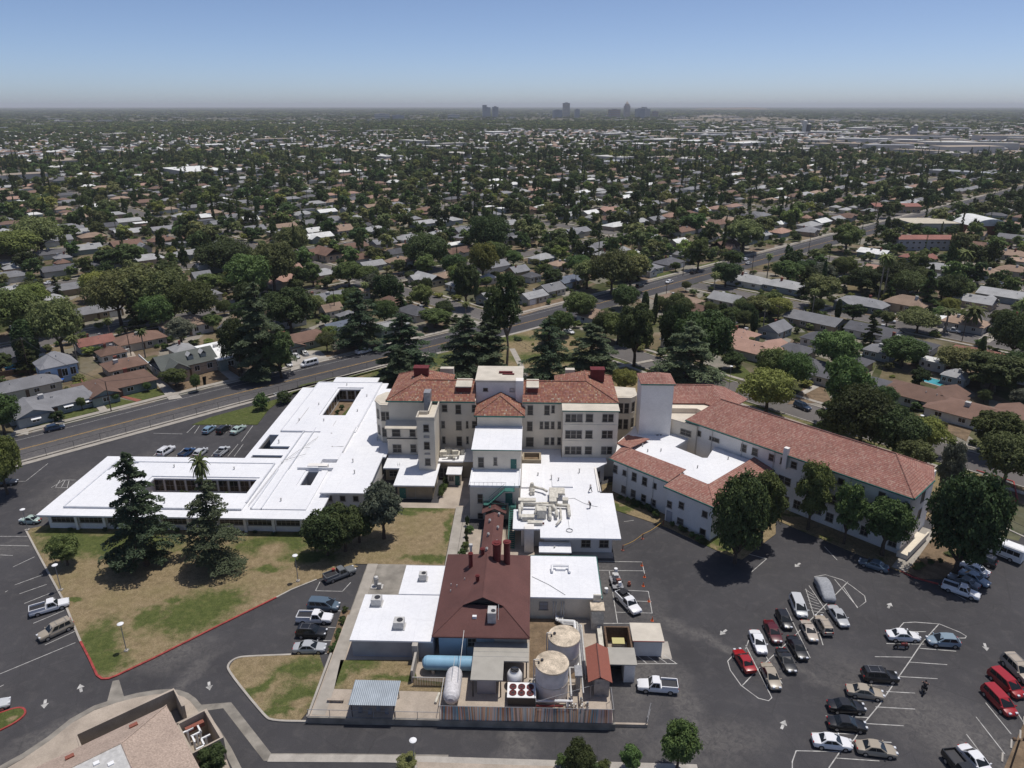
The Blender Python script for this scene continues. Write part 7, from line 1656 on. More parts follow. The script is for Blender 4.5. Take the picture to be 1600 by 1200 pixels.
vehicle('hatchback', 4.2, 1.76, 1.5, .94, (-.94, -.66, .12, .52), [(-1, .82, .42, .88), (-.95, .94, .3, .94), (-.5, 1, .22, .95), (.45, .98, .22, .9), (.86, .9, .26, .74), (1, .7, .38, .6)])
vehicle('pickup', 5.5, 1.94, 1.78, 1.02, (-.14, -.08, .26, .46), [(-1, .93, .5, .94), (-.97, .97, .42, .98), (-.5, 1, .34, 1.0), (0, 1, .34, 1.02), (.45, 1, .34, 1.04), (.9, .94, .38, .94), (.98, .86, .42, .82), (1, .8, .46, .74)], 2, (-.98, -.17), False, .38)
vehicle('van', 5.6, 2.02, 2.05, 1.15, (-.98, -.95, .5, .72), [(-1, .9, .5, 1.1), (-.97, .97, .38, 1.15), (0, 1, .32, 1.15), (.65, 1, .32, 1.12), (.92, .92, .36, .95), (1, .76, .44, .74)], 3, None, False, .36)
vehicle('beetle', 4.1, 1.56, 1.46, .86, (-.62, -.2, .14, .36), [(-1, .45, .42, .56), (-.93, .66, .3, .72), (-.7, .9, .24, .9), (-.3, 1, .24, .92), (.35, .98, .24, .9), (.75, .78, .26, .84), (.93, .58, .32, .66), (1, .4, .4, .52)], 1)
CC = {'white': (.75, .75, .76), 'silver': (.4, .41, .42), 'light silver': (.52, .53, .54), 'black': (.012, .012, .013), 'red': (.33, .012, .015), 'maroon': (.09, .008, .012), 'gold': (.36, .31, .24), 'beige': (.42, .36, .3), 'blue': (.03, .07, .16), 'light blue': (.2, .3, .38), 'grey': (.16, .17, .18), 'blue-grey': (.09, .13, .17), 'dark green': (.02, .035, .03), 'tan': (.4, .34, .27), 'pale green': (.4, .5, .45), 'navy': (.015, .03, .06), 'cloth': (.33, .34, .36), 'steel': (.23, .3, .36)}
VW = {'sedan': 'sedan', 'coupe': 'coupe', 'suv': 'SUV', 'minivan': 'minivan', 'hatchback': 'hatchback', 'pickup': 'pickup truck', 'van': 'van', 'beetle': 'car'}
VN = {'sedan': 'parked_car', 'coupe': 'parked_car', 'hatchback': 'parked_car', 'suv': 'parked_suv', 'minivan': 'minivan', 'pickup': 'pickup_truck', 'van': 'delivery_van', 'beetle': 'vintage_car'}
def car(kind, r, f, col, label, sc=1.):
    """r, f: photograph points of the rear and the front"""
    a, b_ = G(*r, .6), G(*f, .6); o = copy_tree(VEH[kind]); o.name = VN[kind]
    o.location = ((a[0]+b_[0])/2, (a[1]+b_[1])/2, .01); o.rotation_euler = (0, 0, math.atan2(b_[1]-a[1], b_[0]-a[0])); o.scale = (sc,)*3
    c = CC[col]
    for ch in o.children_recursive if False else CH(o):
        ch.color = (*c, 1)
    OCC.append((o.location.x, o.location.y, 2)); return tag(o, label, 'car' if kind not in ('pickup', 'van') else ('pickup truck' if kind == 'pickup' else 'van'))
def CH(o): return [c for c in COL.objects[-30:] if c.parent == o]
CARS = [
 ('sedan', (1173, 1048), (1153, 1017), 'red', 'red sedan at the lower left end of the slanted parking rows'),
 ('sedan', (1177, 984), (1193, 1023), 'white', 'white sedan beside the red sedan in the slanted rows'),
 ('sedan', (1200, 971), (1216, 1004), 'maroon', 'maroon sedan next to the white sedan in the slanted rows'),
 ('hatchback', (1217, 951), (1234, 985), 'black', 'glossy black hatchback between the maroon sedan and the silver minivan'),
 ('minivan', (1240, 929), (1256, 967), 'light silver', 'pale silver minivan beside the hatched triangle'),
 ('coupe', (1257, 970), (1273, 1002), 'beige', 'champagne coupe directly below the pale silver minivan'),
 ('suv', (1295, 991), (1279, 963), 'tan', 'tan compact SUV right of the champagne coupe', .9),
 ('sedan', (1299, 947), (1322, 979), 'silver', 'silver sedan at the right end of the slanted rows'),
 ('sedan', (1236, 995), (1257, 1030), 'black', 'dark sedan below the champagne coupe'),
 ('coupe', (1219, 1014), (1239, 1051), 'black', 'shiny black coupe left below the other dark sedan', 1.05),
 ('sedan', (1196, 1038), (1214, 1076), 'gold', 'gold sedan at the bottom of the slanted rows'),
 ('sedan', (1388, 992), (1434, 994), 'white', 'white sedan at the top of the right parking rows'),
 ('hatchback', (1498, 1003), (1449, 1000), 'steel', 'blue-grey hatchback facing the white sedan at the top right rows', 1.08),
 ('suv', (1349, 1055), (1400, 1058), 'black', 'black SUV alone above the beige sedan in the middle rows'),
 ('sedan', (1323, 1077), (1380, 1085), 'gold', 'light gold sedan below the black SUV'),
 ('sedan', (1295, 1102), (1350, 1105), 'black', 'black sedan, upper one of the two black ones'),
 ('sedan', (1296, 1128), (1351, 1134), 'black', 'black sedan, lower one, with a bright sunshade'),
 ('sedan', (1272, 1156), (1328, 1162), 'white', 'white sedan near the bottom edge of the car park'),
 ('sedan', (1338, 1166), (1400, 1174), 'gold', 'beige sedan near the bottom edge, right of the white one'),
 ('minivan', (1541, 1074), (1583, 1117), 'red', 'red minivan with a roof rack, nearer of the two red ones'),
 ('minivan', (1552, 1050), (1594, 1087), 'red', 'plain red minivan, farther of the two red ones'),
 ('suv', (1571, 1027), (1613, 1069), 'tan', 'long tan-roofed wagon cut by the right edge', 1.1),
 ('sedan', (1505, 1168), (1548, 1212), 'white', 'white sedan cut by the bottom edge at lower right'),
 ('pickup', (1484, 1180), (1525, 1230), 'black', 'black pickup truck with an open bed at the bottom edge'),
 ('suv', (1555, 882), (1511, 866), 'black', 'black SUV next to the white shuttle bus'),
 ('sedan', (1544, 898), (1501, 879), 'white', 'white sedan second from the shuttle bus'),
 ('sedan', (1504, 894), (1542, 912), 'steel', 'steel blue sedan third from the shuttle bus'),
 ('sedan', (1526, 917), (1487, 900), 'grey', 'dark silver sedan with red lights, fourth from the shuttle bus'),
 ('pickup', (1475, 914), (1528, 932), 'white', 'white pickup truck at the near end of the bus row'),
 ('sedan', (1383, 888), (1348, 877), 'blue-grey', 'blue sedan in the tree shade before the long wing'),
 ('pickup', (964, 924), (1000, 961), 'white', 'white crew truck loaded with gear, hitched to the roofing trailer'),
 ('pickup', (1055, 1074), (1000, 1070), 'white', 'white pickup truck alone right of the service yard'),
 ('minivan', (484, 944), (528, 947), 'blue-grey', 'silver-blue wagon at the top of the row left of the yard'),
 ('pickup', (464, 965), (520, 966), 'white', 'white pickup truck second from top left of the yard'),
 ('suv', (463, 987), (511, 989), 'black', 'black SUV third in the row left of the yard', .95),
 ('sedan', (457, 1012), (511, 1011), 'silver', 'silver sedan nearest the grass island left of the yard'),
 ('pickup', (507, 906), (554, 888), 'grey', 'grey pickup truck with cargo in its bed beside the dry lawn'),
 ('pickup', (51, 956), (103, 941), 'white', 'white pickup truck nosed up to the dry lawn kerb'),
 ('suv', (112, 973), (61, 997), 'gold', 'gold SUV parked beside the white pickup at the lawn kerb'),
 ('sedan', (-40, 1112), (6, 1098), 'light silver', 'pale car cut by the left edge above the small grass island'),
 ('beetle', (64, 813), (30, 812), 'pale green', 'pale rounded vintage car at the tip of the white annex'),
 ('sedan', (-12, 756), (27, 752), 'black', 'dark sedan under the tree at the left edge'),
 ('hatchback', (70, 672), (100, 665), 'navy', 'dark blue car parked along the avenue at far left', 1.05),
 ('suv', (387, 590), (413, 582), 'navy', 'dark blue SUV parked along the avenue before the white roof'),
 ('van', (448, 562), (455, 574), 'white', 'small white van parked nose out on the avenue driveway', .85),
 ('van', (497, 565), (469, 572), 'white', 'white work van with a ladder parked on the avenue'),
 ('sedan', (455, 552), (468, 560), 'silver', 'silver car on the driveway of the brown house, left one'),
 ('hatchback', (470, 548), (482, 556), 'grey', 'dark grey car on the driveway of the brown house, right one'),
 ('pickup', (556, 552), (580, 546), 'white', 'white pickup truck parked on the far side of the avenue'),
 ('pickup', (584, 546), (600, 541), 'dark green', 'dark pickup truck behind the white one on the far avenue kerb'),
 ('hatchback', (320, 676), (334, 666), 'light blue', 'light blue car in the rear row of the left car park, left'),
 ('suv', (342, 676), (356, 666), 'black', 'black SUV in the rear row of the left car park, middle', .9),
 ('sedan', (364, 676), (380, 666), 'pale green', 'pale green sedan in the rear row of the left car park, right'),
 ('suv', (249, 712), (270, 698), 'white', 'white SUV in the front row of the left car park'),
 ('pickup', (283, 713), (301, 701), 'blue', 'blue pickup truck in the front row of the left car park', .85),
 ('hatchback', (305, 713), (322, 700), 'light silver', 'silver hatchback third in the front row of the left car park'),
 ('pickup', (338, 713), (356, 698), 'light silver', 'pale silver pickup truck at the right end of the front row, left car park', .9),
 ('sedan', (861, 500), (875, 495), 'black', 'black sedan driving on the avenue behind the hospital'),
 ('sedan', (1052, 438), (1039, 442), 'white', 'white sedan driving on the avenue, centre'),
 ('sedan', (884, 516), (895, 520), 'white', 'white sedan at the mouth of the curving side street'),
 ('pickup', (977, 455), (993, 450), 'pale green', 'pale green pickup truck under the plane trees on the avenue'),
 ('suv', (993, 449), (1006, 445), 'black', 'black SUV under the plane trees on the avenue'),
 ('pickup', (1076, 428), (1093, 423), 'black', 'black pickup truck on the far avenue kerb by the hedge'),
 ('sedan', (1160, 407), (1170, 403), 'white', 'white car on the avenue at the cross street, left one'),
 ('sedan', (1164, 413), (1175, 409), 'light silver', 'white car on the avenue at the cross street, right one'),
 ('suv', (1240, 630), (1268, 641), 'navy', 'dark blue SUV parked on the side street behind the long wing'),
 ('sedan', (1295, 641), (1310, 648), 'blue', 'blue car in the tree shade on the side street'),
 ('suv', (1256, 600), (1270, 593), 'grey', 'dark silver SUV on the driveway behind the street tree'),
 ('sedan', (1272, 592), (1283, 587), 'silver', 'silver sedan farther up the same driveway'),
 ('sedan', (1400, 503), (1378, 500), 'light silver', 'silver sedan at the kerb of the upper right street'),
 ('sedan', (1380, 485), (1391, 480), 'white', 'white sedan on the driveway of the grey trimmed house'),
 ('pickup', (1478, 515), (1497, 518), 'light silver', 'silver pickup truck by the palms on the upper right street'),
 ('hatchback', (1556, 440), (1568, 445), 'navy', 'dark blue car at the corner by the right edge'),
 ('pickup', (1606, 656), (1590, 650), 'white', 'white truck on the pale driveway at the right edge'),
 ('sedan', (52, 441), (66, 438), 'blue', 'blue car on the second street at far left'),
 ('sedan', (70, 443), (84, 440), 'white', 'white car on the second street at far left'),
 ('sedan', (452, 457), (464, 454), 'light silver', 'pale car on the second street by the dark tree'),
 ('suv', (466, 406), (478, 408), 'black', 'black car under the plane tree on the diagonal street'),
 ('sedan', (530, 376), (542, 372), 'white', 'white car on the second street near the maroon-brown house'),
 ('sedan', (654, 421), (668, 417), 'navy', 'dark car under the tree on the second street, left one'),
 ('suv', (622, 431), (634, 428), 'black', 'black car parked by the little round verge trees')]
for c in CARS: car(c[0], c[1], c[2], c[3], c[4], c[5] if len(c) > 5 else 1.)
for r_ in VEH.values():
    for o in list(r_.children_recursive)+[r_]: bpy.data.objects.remove(o)
# covered car
x, y = G(1289, 921, .6); a_, b_ = G(1280, 904, .6), G(1297, 938, .6); rot = math.atan2(b_[1]-a_[1], b_[0]-a_[0])
t_ = thing('covered_car', 'car wrapped in a grey cloth cover beside the hatched triangle', 'car', (x, y, 0), rot); t_.scale = (1.15, 1.12, 1.1)
mb = hull([(-2.5, .8, .1, .9), (-2.3, .93, .05, 1.05), (-1.6, .97, .05, 1.3), (-.9, .96, .05, 1.5), (.3, .96, .05, 1.48), (1.0, .97, .05, 1.15), (1.6, .95, .05, 1.0), (2.2, .9, .06, .85), (2.45, .75, .1, .6)]); part('cover', mb, M('grey_cloth', (.3, .31, .33), .9, nscale=3., var=.15, bump=.5), t_, raw=True, smooth=True)
for s in (-1, 1):
    for sx in (-1.45, 1.45): mb = MB(); mb.cyl((sx, s*.7, .3), (sx, s*.95, .3), .3, 12); part('wheel', mb, m_black, t_, raw=True)
# shuttle bus
a_, b_ = G(1592, 869, 1.2), G(1530, 845, 1.2); rot = math.atan2(b_[1]-a_[1], b_[0]-a_[0])
bus = thing('shuttle_bus', 'white shuttle bus with a long dark window band at the right edge', 'bus', ((a_[0]+b_[0])/2, (a_[1]+b_[1])/2, 0), rot)
mb = MB(); mb.box(-3.9, 2.2, -1.15, 1.15, .45, 2.75); mb.hexa([(-3.9, -1.15, 2.75), (2.3, -1.15, 2.75), (2.3, 1.15, 2.75), (-3.9, 1.15, 2.75), (-3.8, -1.0, 2.92), (2.1, -1.0, 2.92), (2.1, 1.0, 2.92), (-3.8, 1.0, 2.92)])
mb.hexa([(2.2, -.98, .45), (3.95, -.9, .45), (3.95, .9, .45), (2.2, .98, .45), (2.2, -.98, 2.2), (3.0, -.85, 1.35), (3.0, .85, 1.35), (2.2, .98, 2.2)]); mb.box(2.9, 3.95, -.88, .88, .45, 1.2); part('body', mb, m_white, bus, raw=True)
for s in (-1, 1):
    for i in range(5): mb = MB(); mb.obox(-3.0+i*1.0, s*1.155, .94, .03, 1.55, 2.35); part('side_window', mb, m_carglass, bus, raw=True)
    mb = MB(); mb.obox(2.45, s*.99, .5, .04, 1.4, 1.95); part('side_window', mb, m_carglass, bus, raw=True)
    for sx in (-2.3, 2.9): mb = MB(); mb.cyl((sx, s*.8, .42), (sx, s*1.18, .42), .42, 14); w_ = part('wheel', mb, m_black, bus, raw=True); mb = MB(); mb.cyl((sx, s*1.16, .42), (sx, s*1.2, .42), .22, 10); part('rim', mb, m_rim, w_, raw=True)
    mb = MB(); mb.obox(-1.2, s*1.16, 1.6, .03, .6, .75); part('skirt_stripe', mb, m_blue if False else m_grey, bus, raw=True)
mb = MB(); mb.poly([(2.99, -.78, 1.38), (2.99, .78, 1.38), (2.3, .82, 2.15), (2.3, -.82, 2.15)]); part('windscreen', mb, m_carglass, bus, raw=True)
mb = MB(); mb.box(2.2, 2.7, -.9, .9, 2.2, 2.72); part('cab_hood', mb, m_white, bus, raw=True)
# cargo, trailer with kit, barrels, cones, rope posts
def P2(px, py, z=0): x, y = G(px, py); return (x, y, z)
tl = thing('roofing_trailer', 'small open trailer cluttered with roofing kit behind the white crew truck', 'trailer', P2(963, 914))
x, y, _ = P2(963, 914); mb = MB(); mb.obox(x, y, 1.8, 3.4, .5, .62, .1); part('deck', mb, m_grey, tl)
for s in (-1, 1): mb = MB(); mb.cyl((x+s*.85, y, .35), (x+s*1.08, y, .35), .35, 12); part('wheel', mb, m_black, tl)
for dx, dy, w, h, mt in ((0, .8, .8, .9, m_lgrey), (.3, -.2, .7, .7, m_redshed), (-.4, -.5, .6, .5, m_dark), (-.1, 1.5, .9, .6, m_lgrey), (.4, -1.1, .5, .8, m_white)): mb = MB(); mb.obox(x+dx, y+dy, w, w*.7, .62, .62+h, dx); part('kit_box', mb, mt, tl)
mb = MB(); mb.tube([(x, y-1.7, .5), (x+.2, y-3, .5)], .06, 5); part('drawbar', mb, m_dark, tl)
x, y, _ = P2(977, 938); mb = MB(); mb.obox(x-.3, y+.5, 1.2, 1.4, 1.1, 1.5, -.9); mb.tube([(x-1.3, y+1.2, 1.9), (x+.8, y-.6, 1.95)], .05, 4); mb.tube([(x-1.5, y+1.0, 1.9), (x+.6, y-.8, 1.95)], .05, 4); tag(part('truck_cargo', mb, m_dark), 'ladders and dark gear piled in the bed of the crew truck', 'gear')
for px, py, lab in ((962, 895, 'white drum standing behind the roofing trailer'), (947, 926, 'white drum on the asphalt left of the roofing trailer'), (963, 903, 'second white drum right against the trailer tail')):
    x, y, _ = P2(px, py); mb = MB(); mb.lathe([(.3, .0), (.32, .1), (.32, .8), (.3, .9), (.02, .9)], (x, y), 14); tag(part('drum', mb, m_white), lab, 'drum')
x, y, _ = P2(983, 915); mb = MB(); mb.obox(x, y, .5, .6, .1, .5); mb.cyl((x, y, .4), (x, y, .8), .2, 8); tag(part('pressure_washer', mb, m_redshed), 'small red pump machine right of the roofing trailer', 'machine')
for i, (px, py) in enumerate(((1003, 884), (1007, 902), (1005, 916), (1014, 940), (1019, 970))):
    x, y, _ = P2(px, py); t_ = thing('traffic_cone', 'orange traffic cone, number %s from the top of the line beside the white truck' % ('one two three four five'.split()[i]), 'cone', (x, y, 0), 0, 'traffic cones beside the roofing truck')
    mb = MB(); mb.box(x-.2, x+.2, y-.2, y+.2, 0, .05); part('base', mb, m_orange, t_); mb = MB(); mb.cyl((x, y, .05), (x, y, .75), .15, 10, .03); part('cone_body', mb, m_orange, t_)
pp = [P2(973, 860), P2(1004, 842), P2(1036, 821)]
for i, p in enumerate(pp): mb = MB(); mb.cyl(p, (p[0], p[1], 1.1), .09, 8); mb.cyl(p, (p[0], p[1], .08), .3, 8); tag(part('barrier_post', mb, m_redshed), ('short barrier post at the white kitchen building corner', 'short barrier post in the middle of the yellow rope', 'short barrier post at the courtyard building corner')[i], 'post')
mb = MB()
for a_, b_ in zip(pp[:-1], pp[1:]): mb.tube([(a_[0]+(b_[0]-a_[0])*k/6, a_[1]+(b_[1]-a_[1])*k/6, 1.05-.35*math.sin(math.pi*k/6)) for k in range(7)], .045, 4)
tag(part('barrier_rope', mb, m_yline), 'yellow rope barrier strung across the asphalt gap between the buildings', 'rope')
x, y, _ = P2(530, 898); mb = MB(); mb.obox(x-.8, y-.4, .5, .5, 1.1, 1.5, .4); mb.obox(x-.2, y-.1, .4, .3, 1.1, 1.4); tag(part('truck_cargo', mb, m_redcurb), 'red boxes in the bed of the grey pickup', 'cargo')
mb = MB(); x, y, _ = P2(484, 566); mb.tube([(x-1.3, y-1.2, 2.2), (x+1.4, y+1.1, 2.2)], .06, 4); mb.tube([(x-1.5, y-1.0, 2.2), (x+1.2, y+1.3, 2.2)], .06, 4); tag(part('ladder', mb, m_lgrey), 'ladder strapped on the roof of the white work van', 'ladder')
# ---- motorcycles ----
def moto(px, py, rot, lab):
    x, y = G(px, py); t_ = thing('motorcycle', lab, 'motorcycle', (x, y, 0), rot); t_.scale = (1.15,)*3
    for sx in (-.68, .72):
        mb = MB(); mb.cyl((sx, -.07, .31), (sx, .07, .31), .31, 16); w_ = part('wheel', mb, m_black, t_, raw=True); mb = MB(); mb.cyl((sx, -.08, .31), (sx, .08, .31), .16, 10); part('rim', mb, m_rim, w_, raw=True)
    mb = MB(); mb.hexa([(-.3, -.15, .3), (.4, -.15, .3), (.4, .15, .3), (-.3, .15, .3), (-.25, -.12, .62), (.35, -.12, .62), (.35, .12, .62), (-.25, .12, .62)]); part('engine', mb, m_grey, t_, raw=True)
    mb = MB(); mb.hexa([(-.1, -.15, .62), (.5, -.18, .6), (.5, .18, .6), (-.1, .15, .62), (0, -.12, .88), (.38, -.15, .92), (.38, .15, .92), (0, .12, .88)]); mb.obox(.55, 0, .3, .34, .6, .95); part('fairing', mb, m_redpaint, t_, raw=True)
    mb = MB(); mb.hexa([(-.75, -.11, .66), (0, -.14, .62), (0, .14, .62), (-.75, .11, .66), (-.85, -.09, .82), (0, -.12, .74), (0, .12, .74), (-.85, .09, .82)]); part('seat', mb, m_black, t_, raw=True)
    mb = MB(); mb.tube([(.35, -.38, .98), (.5, 0, 1.0), (.35, .38, .98)], .025, 5); mb.tube([(.72, 0, .31), (.48, 0, .98)], .04, 5); part('handlebar', mb, m_dark, t_, raw=True)
    return t_
moto(1407, 1014, 0., 'red and black motorcycle parked under the white sedan at the top rows')
mrot = 1.0; mt = moto(1443, 1081, mrot, 'red motorcycle ridden across the empty bays at right')
# ---- people ----
def person(x, y, z, rot, pose, shirt, trousers, lab, sc=1.):
    t_ = thing('person', lab, 'person', (x, y, z), rot); t_.scale = (sc,)*3
    J = dict(pose); names = list(J); E_ = [('pel', 'chest'), ('chest', 'neck'), ('neck', 'head'), ('head', 'crown'), ('chest', 'shL'), ('shL', 'elL'), ('elL', 'haL'), ('chest', 'shR'), ('shR', 'elR'), ('elR', 'haR'), ('pel', 'hiL'), ('hiL', 'knL'), ('knL', 'foL'), ('foL', 'toL'), ('pel', 'hiR'), ('hiR', 'knR'), ('knR', 'foR'), ('foR', 'toR')]
    rad = dict(pel=.15, chest=.165, neck=.06, head=.1, crown=.085, sh=.075, el=.05, ha=.04, hi=.1, kn=.068, fo=.048, to=.04)
    def skin(nm, keys, grow, mat):
        ks = [k for k in names if k in keys]; me = bpy.data.meshes.new(nm); me.from_pydata([J[k] for k in ks], [(ks.index(a), ks.index(b_)) for a, b_ in E_ if a in ks and b_ in ks], [])
        o = bpy.data.objects.new(nm, me); COL.objects.link(o); md = o.modifiers.new('s', 'SKIN'); o.modifiers.new('d', 'SUBSURF').levels = 1
        for i, k in enumerate(ks):
            r = rad.get(k, rad.get(k[:2], .08))+grow; me.skin_vertices[0].data[i].radius = (r, r)
        me.skin_vertices[0].data[0].use_root = True
        dg = bpy.context.evaluated_depsgraph_get(); m2 = bpy.data.meshes.new_from_object(o.evaluated_get(dg)); bpy.data.objects.remove(o); m2.materials.clear(); m2.materials.append(mat)
        m2.polygons.foreach_set('use_smooth', [True]*len(m2.polygons)); q = obj(nm, m2, t_); return q
    skin('body', names, 0, m_skin)
    skin('shirt', ['pel', 'chest', 'shL', 'elL', 'shR', 'elR'], .022, shirt); skin('trousers', ['pel', 'hiL', 'knL', 'foL', 'hiR', 'knR', 'foR'], .02, trousers)
    h = J['crown']; mb = MB(); mb.ball((h[0], h[1], h[2]-.02), .115, 8, 5, .9); return t_, mb
def std(**k):
    d = dict(pel=(0, 0, .98), chest=(0, 0, 1.36), neck=(0, 0, 1.52), head=(.01, 0, 1.64), crown=(.01, 0, 1.74), shL=(0, .2, 1.44), elL=(.02, .27, 1.18), haL=(.12, .27, .95), shR=(0, -.2, 1.44), elR=(.02, -.27, 1.18), haR=(.12, -.27, .95), hiL=(0, .1, .92), knL=(.03, .11, .5), foL=(-.02, .12, .08), toL=(.15, .13, .04), hiR=(0, -.1, .92), knR=(.03, -.11, .5), foR=(-.02, -.12, .08), toR=(.15, -.13, .04)); d.update(k); return d
m_shirt = M('light_shirt', (.45, .45, .46), .9); m_jeans = M('grey_trousers', (.07, .075, .09), .9); m_blk = M('black_jacket', (.012, .012, .014), .7)
x, y = G(922.5, 769, 4.45)
t_, mb = person(x, y, 4.45, 2.6, std(knL=(.22, .12, .52), foL=(.3, .14, .09), toL=(.46, .15, .05), knR=(-.12, -.12, .5), foR=(-.34, -.13, .12), toR=(-.18, -.14, .05), elL=(-.12, .28, 1.2), haL=(.05, .33, 1.0), elR=(.2, -.27, 1.2), haR=(.38, -.2, 1.12), chest=(.05, 0, 1.36), neck=(.08, 0, 1.52), head=(.1, 0, 1.64), crown=(.1, 0, 1.74)), m_shirt, m_jeans, 'person in a light top and dark trousers walking across the white roof'); part('cap', mb, m_white, t_, raw=True)
x, y = G(922, 794, 4.45)
t_, mb = person(x, y, 4.45, 3.4, std(pel=(-.05, 0, .92), chest=(.14, 0, 1.26), neck=(.22, 0, 1.4), head=(.27, 0, 1.5), crown=(.31, 0, 1.59), shL=(.15, .2, 1.34), shR=(.15, -.2, 1.34), elL=(.3, .24, 1.1), haL=(.48, .12, .98), elR=(.3, -.24, 1.1), haR=(.5, -.06, .95)), m_jeans, m_jeans, 'person in dark clothes bending over the hose on the white roof'); part('cap', mb, m_grey, t_, raw=True)
x, y = G(1443, 1081)
t_, mb = person(x, y, 0, mrot, std(pel=(-.3, 0, .98), chest=(-.08, 0, 1.33), neck=(.02, 0, 1.47), head=(.07, 0, 1.58), crown=(.09, 0, 1.67), shL=(-.06, .2, 1.4), shR=(-.06, -.2, 1.4), elL=(.16, .32, 1.2), haL=(.4, .4, 1.13), elR=(.16, -.32, 1.2), haR=(.4, -.4, 1.13), hiL=(-.25, .12, .93), knL=(.12, .28, .72), foL=(-.08, .26, .34), toL=(.1, .27, .3), hiR=(-.25, -.12, .93), knR=(.12, -.28, .72), foR=(-.08, -.26, .34), toR=(.1, -.27, .3)), m_blk, m_blk, 'person in black riding the red motorcycle', 1.12); part('helmet', mb, m_black, t_, raw=True)
# ---- lamps, poles, wires ----
def lamp(px, pyb, pyt, lab, disc=True):
    x, y = G(px, pyb); h = HZ(x, y, pyt); t_ = thing('street_lamp', lab, 'lamp', (x, y, 0), 0, 'disc-topped lamp posts')
    mb = MB(); mb.cyl((x, y, 0), (x, y, h), .075, 8, .05); part('pole', mb, m_dark if not disc else m_grey, t_); mb = MB(); mb.obox(x, y, .55, .55, 0, .3); part('footing', mb, m_conc, t_)
    mb = MB(); mb.lathe([(.04, h), (.42, h+.06), (.45, h+.16), (.3, h+.24), (.02, h+.27)], (x, y), 16); part('lamp_head', mb, m_white, t_)
for a in ((96, 923, 884, 'lamp post with a white disc head at the left kerb of the dry lawn'), (198, 1018, 976, 'lamp post near the red kerb tip of the dry lawn'), (466, 909, 869, 'lamp post at the right end of the dry lawn by the drive'), (648, 1200, 1158, 'lamp post at the bottom edge below the service yard'), (44, 829, 797, 'lamp post beside the rounded vintage car'), (1137, 623, 573, 'tall lamp post on the side street behind the square tower'), (1432, 690, 650, 'lamp post poking out of the dark trees behind the wing')): lamp(*a)
x, y = G(1574, 1215); h = 6.; t_ = thing('street_lamp', 'rust-brown twin-headed lamp post at the bottom right corner', 'lamp', (x, y, 0)); mb = MB(); mb.cyl((x, y, 0), (x, y, h), .1, 8); part('pole', mb, m_wood, t_)
for s in (-1, 1): mb = MB(); mb.cyl((x+s*.6, y, h-.1), (x, y, h-.3), .04, 5); mb.ball((x+s*.6, y, h), .25, 8, 5); part('lamp_head', mb, m_wood, t_)
POLES = {}
def upole(px, pyb, pyt, lab, arms=1):
    x, y = G(px, pyb); h = min(13, HZ(x, y, pyt)); t_ = thing('utility_pole', lab, 'utility pole', (x, y, 0), math.pi/4, 'wooden utility poles'); mb = MB(); mb.cyl((0, 0, 0), (0, 0, h), .15, 7, .1); part('pole', mb, m_pole, t_, raw=True)
    for k in range(arms): mb = MB(); mb.box(-.06, .06, -1.1, 1.1, h-.4-k*.9, h-.28-k*.9); o = part('crossarm', mb, m_pole, t_, raw=True); mb = MB(); [mb.cyl((0, q, h-.28-k*.9), (0, q, h-.12-k*.9), .05, 5) for q in (-1, -.5, .5, 1)]; part('insulator', mb, m_lgrey, o, raw=True)
    POLES[lab] = (x, y, h); return (x, y, h)
A1 = upole(174, 643, 596, 'utility pole on the avenue verge between the green and brown houses', 0); A2 = upole(379, 594, 556, 'utility pole on the avenue verge beside the white flat-roofed house', 0)
B1 = upole(47, 585, 528, 'tall utility pole beside the round blue pool'); B2 = upole(205, 556, 512, 'tall utility pole behind the square brown garage'); B3 = upole(524, 494, 450, 'utility pole behind the wide grey gabled house'); B0 = upole(-60, 610, 545, 'utility pole off the left edge behind the grey outbuilding')
C1 = upole(605, 446, 414, 'utility pole at the street corner, left of centre'); C2 = upole(1067, 431, 378, 'utility pole on the far avenue verge by the clipped hedge'); C3 = upole(1040, 472, 443, 'utility pole on the near avenue kerb beside the white car'); C4 = upole(1175, 423, 392, 'utility pole at the right avenue crossing'); C5 = upole(899, 458, 424, 'utility pole among the avenue front row, centre'); C6 = upole(1262, 402, 364, 'utility pole by the near avenue kerb, upper right'); C7 = upole(144+55, 490, 440, 'utility pole among the yards at left'); C8 = upole(1213, 515, 478, 'tall pole in front of the small grey outbuilding'); C9 = upole(350, 428, 398, 'utility pole beyond the olive trees, left'); C10 = upole(1503, 533, 495, 'utility pole by the palms at the end of the upper right street')
def wire(a, b_, sag, r=.03, dz=0.):
    n = 10; return [(a[0]+(b_[0]-a[0])*i/n, a[1]+(b_[1]-a[1])*i/n, a[2]+dz+(b_[2]-a[2])*i/n-sag*4*(i/n)*(1-i/n)) for i in range(n+1)]
for a_, b_, lab in ((A1, A2, 'power cable between the two avenue verge poles'), (A2, C5, 'power cable running right along the avenue from the second verge pole'), (B0, B1, 'power line to the pole by the round pool'), (B1, B2, 'power line between the pool pole and the garage pole'), (B2, B3, 'power line from the garage pole to the grey gabled house pole'), (B3, C1, 'power line from the gabled house pole to the street corner'), (C5, C2, 'power line along the avenue to the hedge pole'), (C2, C4, 'power line from the hedge pole to the right crossing'), (A1, B1, 'service wire across the long grey house')):
    mb = MB(); mb.tube(wire(a_, b_, 1.2), .045, 4)
    if 'line' in lab:
        for d in (-.8, .8): mb2 = MB(); mb2.tube([(x-d*.7, y+d*.7, z) for x, y, z in wire(a_, b_, 1.1, dz=-.1)], .035, 4); add(mb, mb2)
    tag(part('power_line', mb, m_dark), lab, 'power line')
